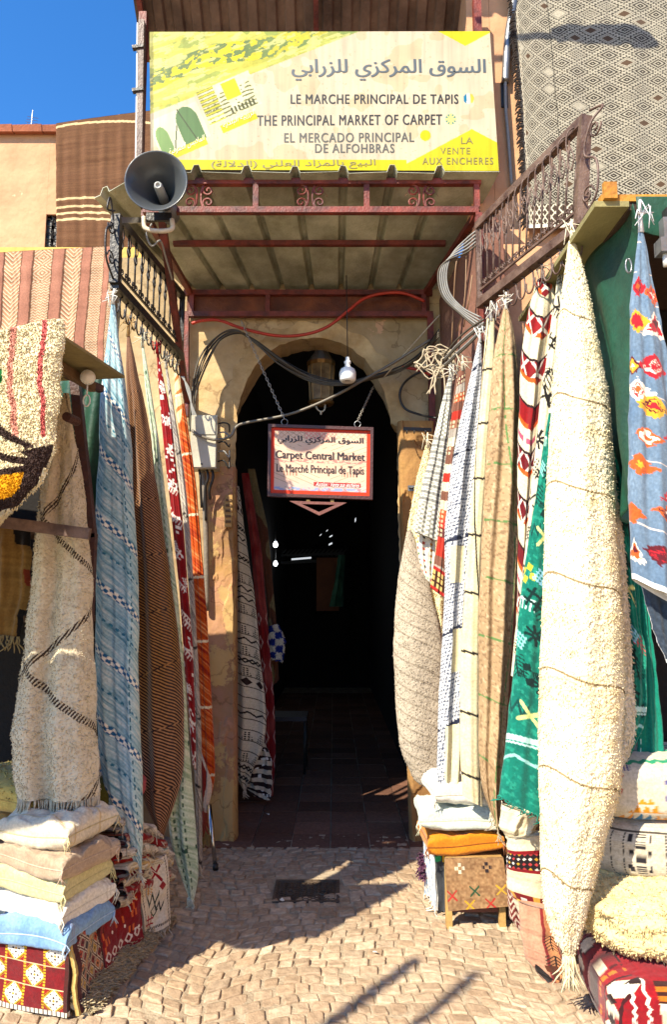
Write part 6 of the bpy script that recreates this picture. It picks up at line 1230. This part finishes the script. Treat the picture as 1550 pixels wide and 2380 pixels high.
for k, (dy, dx, Yo) in enumerate([(0, 0, 0), (5, 3, .03), (9, -3, -.02), (-4, 5, .04), (13, 1, .05), (3, 8, -.04)]):
    cable('arch_cable', [(444+dx, 985+dy*2, 5.0+Yo), (448+dx, 910+dy, 5.0+Yo), (468+dx*2, 840-dy*.5, 5.02), (505+dx, 790-dy*.6, 5.03+Yo), (545+dx, 773-dy*.5, 5.03+Yo), (590, 790+dy*.4, 5.02), (650+dx, 838+dy*.8, 5.0+Yo), (720, 873+dy, 5.0), (790+dx, 888+dy*.6, 5.0), (860, 876+dy*.5, 5.0+Yo), (930+dx, 852+dy*.8, 5.0), (985, 815+dy*.7, 4.9+Yo), (1020, 770+dy, 4.6)], .0048+.001*(k % 3), blk if k % 3 else rubber, 'dusty black cable in the bundle swagged across the top of the arch', GB)
cable('lead_cable', [(446, 1000, 4.93), (462, 1012, 4.9), (500, 1022, 4.9), (535, 1014, 4.9), (549, 992, 4.9), (575, 982, 4.9), (660, 966, 4.85), (720, 946, 4.82), (790, 914, 4.82), (850, 880, 4.9), (920, 840, 4.9), (1000, 790, 4.8)], .011, plain('grey_lead', '6A6254', .5, .2, 20, 0), 'thick grey cable sagging from the meter box past the lantern')
cable('red_conduit', [(445, 752, 5.1), (470, 745, 5.1), (510, 745, 5.1), (565, 764, 5.1), (640, 780, 5.1), (705, 778, 5.08), (760, 760, 5.07), (810, 722, 5.06), (845, 695, 5.06), (890, 682, 5.06), (940, 682, 5.05), (988, 700, 5.05)], .012, plain('red_plastic', 'B4321C', .5, .2, 9, 0), 'red orange conduit looping above the arch')
cable('red_conduit', [(935, 853, 5.12), (965, 858, 5.1), (1000, 870, 5.0)], .012, MATS['red_plastic'], 'short red conduit stub between arch and sunny side wall')
cable('loop_cable', [(1010, 858, 4.9), (970, 868, 4.98), (940, 890, 5.08), (929, 918, 5.1), (940, 948, 5.1), (970, 962, 5.05), (1015, 972, 4.9)], .009, rubber, 'black cable looping down the plaster beside the sunny pillar')
dkc = plain('old_grey_cable', '84827C', .55, .3, 15, 0)
for k in range(5):
    d = k*8; cable('coil_cable', [(1118, 528+d, 3.95), (1085, 555+d, 3.95), (1052-d*.4, 590+d*.5, 3.96), (1038-d*.6, 635, 3.97), (1045-d*.5, 680+d*.3, 3.96), (1075, 715+d*.6, 3.94), (1118, 738+d, 3.9)], .0055, dkc if k < 4 else blk, 'grey cable in the coil looped beside the brown railing', 'cables coiled beside the brown railing')
for k in range(5):
    d = k*9+3*(k % 2); cable('side_cable', [(1125, 742+d*.6, 3.85), (1090, 765+d, 3.95), (1060, 792+d, 4.05), (1035, 822+d*.8, 4.2), (1008, 848+d*.4, 4.5), (985, 845+d*.2, 4.8)], .006, dkc if k % 2 else blk, 'grey cable sagging along the sunny side wall above the rugs', 'cables along the sunny side wall')
g = random.Random(12); mb = MB()
for k in range(10):
    c = P(g.uniform(1003, 1050), g.uniform(825, 862), 4.22); r = g.uniform(.05, .11); a0 = g.random()*6; mb.tube([c+Vector((r*math.cos(a0+w_*.7)*(1+.3*math.sin(w_*2+k)), g.uniform(-.01, .01), .75*r*math.sin(a0+w_*.7)+.02*math.sin(w_*1.7+k))) for w_ in np.linspace(0, 9, 26)], .0045, 5)
for k in range(4): c = P(1005+8*k, 860, 4.2); mb.tube(spline([c, c+Vector((g.uniform(-.03, .03), 0, -.07)), c+Vector((g.uniform(-.05, .05), 0, -.15-.08*g.random()))], 5), .005, 5)
tag(mb.build('rope_tangle', plain('pale_rope', 'B8A88C', .9, .3, 40, .1), None, True), 'tangle of pale rope tied round the cables above the banded kilim', 'rope')
cable('pale_string', [(1022, 732, 4.7), (955, 806, 4.85), (890, 880, 5.0)], .005, MATS['pale_rope'], 'taut pale string running from the side wall to the arch', n=3)
for k, (a, b, c2) in enumerate((((1065, 590), (1058, 640), (1050, 800)), ((1085, 560), (1080, 700), (1062, 770)), ((1098, 640), (1090, 700), (1078, 760)))): cable('thin_wire', [(a[0], a[1], 3.97), (b[0], b[1], 3.98), (c2[0], c2[1], 4.1)], .004, plain('tan_wire', '8A6A4A', .5, .2, 9, 0), 'thin tan wire dangling by the sunny side wall', 'thin wires on the sunny side wall')
for k in range(3): cable('post_wire', [(418+4*k, 870, 4.95), (440-3*k, 905, 4.95), (445+2*k, 950, 4.95), (452+6*k, 985, 4.95)], .006, greycable, 'grey wire dropping to the meter box from the canopy frame', 'wires above the meter box')
t = thing('pipe_run', 'dusty pipe and loose cables running down the pink pillar below the meter box', 'pipe', P(482, 1400, 5.05)); mb = MB(); mb.tube(spline([P(470, 1095, 5.03), P(474, 1140, 5.05), P(478, 1250, 5.06), P(480, 1420, 5.06)], 6), .02, 8); mb.build('pipe', plain('dusty_pipe', '7A7062', .7, .3, 9, .1), t, True)
for k, (x0, x1, y1) in enumerate(((462, 466, 1180), (480, 476, 1210), (492, 486, 1160))): mb = MB(); mb.tube(spline([P(x0, 1090, 5.0), P(x0+3, 1110, 4.98), P(x1, 1140, 5.0), P(x1+2, y1, 5.03)], 6), .01, 6); mb.build('cable', rubber, t, True)
t = thing('hook_rack', 'dark steel bar with bent hooks on the sunny pillar beside the arch', 'hook rack', P(970, 998, 4.93)); mb = MB(); mb.bar(P(938, 997, 5.0), P(1003, 999, 5.0), .02, .025); mb.build('bar', dark_steel, t)
for px in (945, 962, 988): mb = MB(); p = P(px, 1000, 4.99); mb.tube([p, p+Vector((0, -.02, -.03)), p+Vector((0, -.035, -.03)), p+Vector((0, -.04, -.01))], .004, 5); mb.build('hook', dark_steel, t, True)
t = thing('latch', 'small steel latch on the edge of the sunny pillar below the hook rack', 'latch', P(958, 1135, 5.0)); mb = MB(); p = P(958, 1135, 5.0); mb.box((p.x-.03, 4.99, p.z-.02), (p.x+.03, 5.02, p.z+.02)); mb.build('plate', grey_steel, t); mb = MB(); mb.tube([p+Vector((-.025, -.02, 0)), p+Vector((.035, -.02, 0))], .006, 6); mb.build('bolt', dark_steel, t, True)
# ---------------------------------------------------------------- loudspeaker, conduit, broom
c = P(362, 420, 3.72); t = thing('horn_loudspeaker', 'grey horn loudspeaker fixed to the canopy corner in front of the yellow signboard', 'loudspeaker', c); r = P(434, 420, 3.72).x-c.x
ax = Vector((.03, -1, -.06)).normalized(); horn = plain('horn_grey', '44484B', .3, .12, 6, .02)
pr = [(.028, -.27), (.04, -.22), (.06, -.16), (.1, -.09), (.14, -.04), (r*.96, 0), (r, .004), (r*1.02, 0), (r*.98, -.012), (.15, -.05), (.11, -.1), (.07, -.17), (.05, -.23), (.035, -.28), (.0, -.28)]
mb = MB(); mb.lathe(c, pr, 48, ax); mb.build('bell', horn, t, True)
mb = MB(); mb.lathe(c, [(.03, -.22), (.026, -.06), (.022, -.05), (.021, -.045), (.012, -.045), (.011, -.055), (0, -.055)], 24, ax); mb.build('centre_tube', plain('horn_tube', 'A3A5A2', .3, .1, 6, .02), t, True)
mb = MB(); mb.lathe(c, [(.0, -.42), (.055, -.42), (.06, -.40), (.06, -.29), (.035, -.275)], 24, ax); mb.build('driver', plain('driver_grey', '6A6C6C', .4, .1, 6, .02), t, True)
mb = MB(); b = P(362, 500, 3.9); mb.bar(P(340, 505, 3.9), P(398, 505, 3.9), .02, .05); mb.tube([c-ax*.3+Vector((0, 0, -.06)), Vector((b.x, b.y, b.z))], .015, 8); mb.build('bracket', dark_steel, t)
mb = MB(); mb.tube(spline([P(333, 505, 3.88), P(337, 530, 3.86), P(365, 537, 3.85), P(398, 533, 3.85), P(399, 510, 3.86)], 6), .014, 7); mb.build('rope_tie', plain('white_tie', 'D0C2AC', .9, .2, 30, .1), t, True)
mb = MB(); mb.tube(spline([P(352, 520, 3.9), P(340, 545, 3.9), P(352, 572, 3.92), P(372, 560, 3.95), P(385, 600, 4.1), P(400, 650, 4.3)], 8), .006, 5); mb.build('wire', greycable, t, True)
t = thing('conduit_pipe', 'curved grey conduit pipe on the house front beside the diamond rug', 'pipe', P(1175, 250, YW-.03)); mb = MB(); mb.tube(spline([P(1200, -40, YW-.06), P(1192, 20, YW-.06), P(1182, 80, YW-.04), P(1177, 150, YW-.03), P(1175, 190, YW-.03)], 8), .026, 10); mb.build('pipe', grey_steel, t, True)
mb = MB(); mb.tube(spline([P(1175, 185, YW-.03), P(1176, 250, YW-.03), P(1182, 320, YW-.03), P(1190, 430, YW-.03)], 8), .011, 8); mb.build('wire', greycable, t, True); mb = MB(); a = P(1173, 220, YW-.01); mb.box((a.x-.022, YW-.012, a.z-.09), (a.x+.022, YW-.002, a.z+.09)); mb.build('clip', dark_steel, t)
t = thing('broom', 'straw broom leaning against the pink pillar behind the orange rug', 'broom', G(486, 1990, 0)); f0 = P(462, 1985, 4.85); mb = MB(); g = random.Random(3)
for k in range(90): a = P(466+.3*k*.9, 1925+g.uniform(-3, 3), 4.9); mb.tube([a, a+Vector((g.uniform(-.05, .03), g.uniform(-.06, .02), -.1))], [.003, .002], 3, hx('B89A5A')*(.7+.5*g.random()), False)
mb.build('straw', FAB, t, True, True); mb = MB(); mb.tube([P(478, 1925, 4.92), P(476, 1720, 4.98)], .014, 8); mb.build('handle', wood, t, True); mb = MB(); a = P(464, 1918, 4.9); b = P(494, 1922, 4.9); mb.bar(a, b, .03, .04); mb.build('head', wood, t)
t = thing('chrome_tube', 'shiny chrome tube standing on the cobbles against the pink pillar', 'tube', G(500, 2017, 0)); mb = MB(); a = G(500, 2020, .0); mb.tube([a, P(486, 1870, a.y+.12)], .014, 12); mb.build('tube', plain('chrome', 'B8B8B8', .12, .1, 5, 0, metal=1.), t, True); mb = MB(); mb.tube([a+Vector((0, 0, -.004)), a+Vector((0, 0, .03))], .018, 12); mb.build('foot', rubber, t, True)
t = thing('wood_panel_scrap', 'small carved wooden panel leaning on the edge of the pink pillar', 'panel', P(530, 1190, 5.05)); a, b = P(523, 1150, 5.06), P(538, 1225, 5.06); mb = MB(); mb.box((a.x, 5.06, b.z), (b.x, 5.09, a.z)); mb.build('board', wood, t); mb = MB()
for k in range(5): z = b.z+.03+.04*k; mb.box((a.x+.006, 5.052, z), (b.x-.006, 5.059, z+.018))
mb.build('slats', plain('dim_wood', '6A4E30', .8, .4, 9, .1), t)
# ---------------------------------------------------------------- passage lights and dim goods
lw = glow('lamp_white', (.9, .95, 1), 2.5)
for k, (px, py, Y_, lab) in enumerate(((640, 1266, 9.5, 'upper glowing bulb on the dark side of the passage'), (640, 1310, 10.5, 'lower glowing bulb on the dark side of the passage'))):
    c = P(px, py, Y_); t = thing('passage_bulb', lab, 'lamp', c, 'bulbs glowing in the passage'); mb = MB(); mb.lathe(c, [(0, -.04), (.025, -.032), (.034, 0), (.024, .03), (.012, .045)], 12); mb.build('bulb', lw, t, True); mb = MB(); mb.tube([c+Vector((0, 0, .05)), c+Vector((0, 0, .4))], .008, 5); mb.build('cord', rubber, t, True)
lw2 = glow('daylight_glow', (.9, .95, 1), .35); g = random.Random(5)  # glowing plates stand in for daylight through the passage roof
t = thing('roof_lattice', 'dark lattice ceiling with small glowing plates for daylight deep in the passage', 'ceiling', P(720, 1290, 12.5)); mb = MB()
for k in range(16): a = P(640+10*k, 1292, 12.6); mb.bar(a, a+Vector((.12, 0, .12)), .02)
mb.bar(P(630, 1310, 12.6), P(800, 1300, 12.6), .05); mb.bar(P(630, 1292, 12.6), P(800, 1286, 12.6), .04); mb.build('bars', plain('lattice_iron', '2A2624', .6, .3, 9, 0), t)
for (px, py, l, h) in ((700, 1300, 46, 4), (768, 1266, 8, 4), (769, 1248, 7, 3), (752, 1282, 3, 2), (745, 1245, 4, 2), (826, 1210, 3, 8), (760, 1235, 4, 2)):
    a, b = P(px-l/2, py+h/2, 13), P(px+l/2, py-h/2, 13); mb = MB(); mb.hexa([(a.x, 13, a.z), (b.x, 13, a.z+.03), (b.x, 13.02, a.z+.03), (a.x, 13.02, a.z), (a.x, 13, b.z), (b.x, 13, b.z+.03), (b.x, 13.02, b.z+.03), (a.x, 13.02, b.z)]); mb.build('daylight_glow_plate', lw2, t)
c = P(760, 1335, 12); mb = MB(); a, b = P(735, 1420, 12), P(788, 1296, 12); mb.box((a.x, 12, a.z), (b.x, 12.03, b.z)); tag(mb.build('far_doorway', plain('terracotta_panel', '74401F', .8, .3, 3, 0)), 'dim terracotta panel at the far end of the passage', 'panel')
drape('green_rug', 'dim green rug hanging at the far end of the passage', [(786, 1290), (778, 1350), (765, 1410)], [(802, 1290), (800, 1350), (798, 1410)], 10.5, lambda A, T, U, V, W, H: mix(hx('3E6A50')+0*A[..., None], hx('20402E'), fbm(A*9, T*9, 2)), nu=30, nv=60, bulge=.3)
pl_ = bpy.data.lights.new('bulb_light', 'POINT'); pl_.energy = 1.6; pl_.color = (.9, .95, 1); pl_.shadow_soft_size = .05; plo = bpy.data.objects.new('bulb_light', pl_); COL.objects.link(plo); plo.location = P(640, 1310, 10.5)+Vector((.1, -.12, -.02))
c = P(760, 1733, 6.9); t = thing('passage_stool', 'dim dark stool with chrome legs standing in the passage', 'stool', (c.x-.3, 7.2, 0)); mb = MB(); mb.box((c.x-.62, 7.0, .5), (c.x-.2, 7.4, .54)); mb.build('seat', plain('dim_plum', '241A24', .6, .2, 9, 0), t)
for x in (c.x-.6, c.x-.22):
    for y in (7.02, 7.38): mb = MB(); mb.tube([(x, y, .004), (x, y, .499)], .012, 8); mb.build('leg', dark_steel, t, True)
# ---------------------------------------------------------------- things beyond the frame that shade the place
t = thing('bracket_lamp', 'street lamp on an iron arm above the picture, casting its shadow on the diamond rug', 'street lamp', (.2, 3.2, 6)); off = Vector((SUN_AZ[0], SUN_AZ[1], math.tan(SUN_EL)))*1.15
a, b, c, d = [P(px, py, YW-.08)+off for px, py in ((1120, 84), (1290, 82), (1300, 72), (1520, 82))]; mb = MB(); mb.bar(a, b, .025, .025); mb.build('arm', dark_steel, t)
mb = MB(); k0 = P(1292, 44, YW-.08)+off; h = c.z-k0.z if False else .0; cz = (P(1400, 84, YW-.08)+off); L_ = d.x-b.x
mb.hexa([(b.x, cz.y-.03, cz.z-.02), (b.x+L_*.75, cz.y-.04, cz.z-.03), (b.x+L_*.75, cz.y+.04, cz.z-.03), (b.x, cz.y+.03, cz.z-.02), (b.x, cz.y-.03, cz.z+.03), (b.x+L_*.7, cz.y-.04, cz.z+.05), (b.x+L_*.7, cz.y+.04, cz.z+.05), (b.x, cz.y+.03, cz.z+.03)]); mb.hexa([(b.x+L_*.75+.001, cz.y-.04, cz.z-.07), (b.x+L_, cz.y-.04, cz.z-.03), (b.x+L_, cz.y+.04, cz.z-.03), (b.x+L_*.75+.001, cz.y+.04, cz.z-.07), (b.x+L_*.7+.01, cz.y-.04, cz.z+.05), (b.x+L_, cz.y-.04, cz.z-.01), (b.x+L_, cz.y+.04, cz.z-.01), (b.x+L_*.7+.01, cz.y+.04, cz.z+.05)]); mb.build('head', grey_steel, t)
for k, (px, py, lab) in enumerate(((622, 1893, 'small white paper scrap on the tiles just inside the doorway'), (1118, 0, None), (654, 2092, 'small white scrap lying on the shaded cobbles'), (873, 2214, 'pale crumpled scrap lying on the sunlit cobbles'))):
    if not lab: continue
    c = G(px, py, .012); mb = MB(); g = random.Random(k); V = [(c.x+.013*math.cos(a)*g.uniform(.5, 1.2), c.y+.011*math.sin(a)*g.uniform(.5, 1.2), c.z+g.uniform(0, .012)) for a in np.linspace(0, 6.28, 8)[:-1]]; mb.prism(V, (0, 0, -.004)); tag(mb.build('paper_scrap', white_pl), lab, 'scrap')
sheet('shade_rug', 'brown striped rug added along the awning edge outside the picture to shade the threshold', (-3.15, 2.79, 2.74), (-1.5, 2.79, 2.74), (-3.15, 2.78, 1.85), (-1.5, 2.78, 1.95), lambda A, T, U, V, W, H: np.where((((A/.12) % 1) < .5)[..., None], hx('6A4A34'), hx('B89A72')+0*A[..., None]), nu=60, nv=40, wave=.02)  # unseen rug added to block sun streaks at the threshold
# the rest of the street, outside the picture: it throws warm light back on the entrance; an added valance fills out the long shadow
t = thing('street_house', 'sunlit salmon house on the far side of the street, behind the photographer', 'house', (4.2, -3, 0)); mb = MB(); mb.box((3.4, -9, -.01), (6, 1.6, 6.5)); mb.build('wall', salmon, t)
for y in (-7, -4.4, -1.8): mb = MB(); mb.box((3.37, y, 1.0), (3.399, y+1.0, 2.4)); mb.build('shutter', wood, t)
t = thing('shade_valance', 'striped valance on a rail, added outside the picture to shade the cobbles', 'awning', (-2.6, 1.95, 2.4)); mb = MB(); mb.bar((-4.2, 1.95, 2.88), (-1.5, 1.95, 2.88), .03); mb.bar((-4.2, 1.95, -.01), (-4.2, 1.95, 2.865), .04); mb.bar((-4.2, 1.97, 2.88), (-4.2, 3.5, 2.74), .03); mb.build('frame', brown_steel, t)  # unseen valance added to close the sunlit gap in the ground shadow
u, v = np.meshgrid(np.linspace(0, 1, 60), np.linspace(0, 1, 20)); pg = np.stack([-4.2+2.69*u, 1.93+.03*np.sin(u*40)*v, 2.75+.12-(.80+.05*np.sin(u*23))*v], -1)
o = mesh('valance', pg.reshape(-1, 3), gridf(60, 20), FAB, t, np.where((np.floor(u*14) % 2 == 0)[..., None], hx('C8B890'), hx('7A2A22')), True); o.modifiers.new('thickness', 'SOLIDIFY').thickness = .004
for k, (pa, pb, rr, lab) in enumerate((((740, 2375), (965, 2232), .034, 'steel pole behind the photographer, nearer the shaded stall, throwing a long shadow'), ((930, 2372), (1105, 2262), .028, 'steel pole behind the photographer, farther from the shaded stall, throwing a faint shadow'))):
    A, B = G(*pa), G(*pb); d = Vector((-SUN_AZ[0], -SUN_AZ[1], 0)); base = B-d*(4.6+.4*k); t_ = (B-base).length*math.tan(SUN_EL); mb = MB(); mb.tube([base+Vector((0, 0, -.03)), base+Vector((0, 0, t_))], rr, 10); tag(mb.build('market_pole', grey_steel, None, True), lab, 'pole', 'poles behind the photographer')
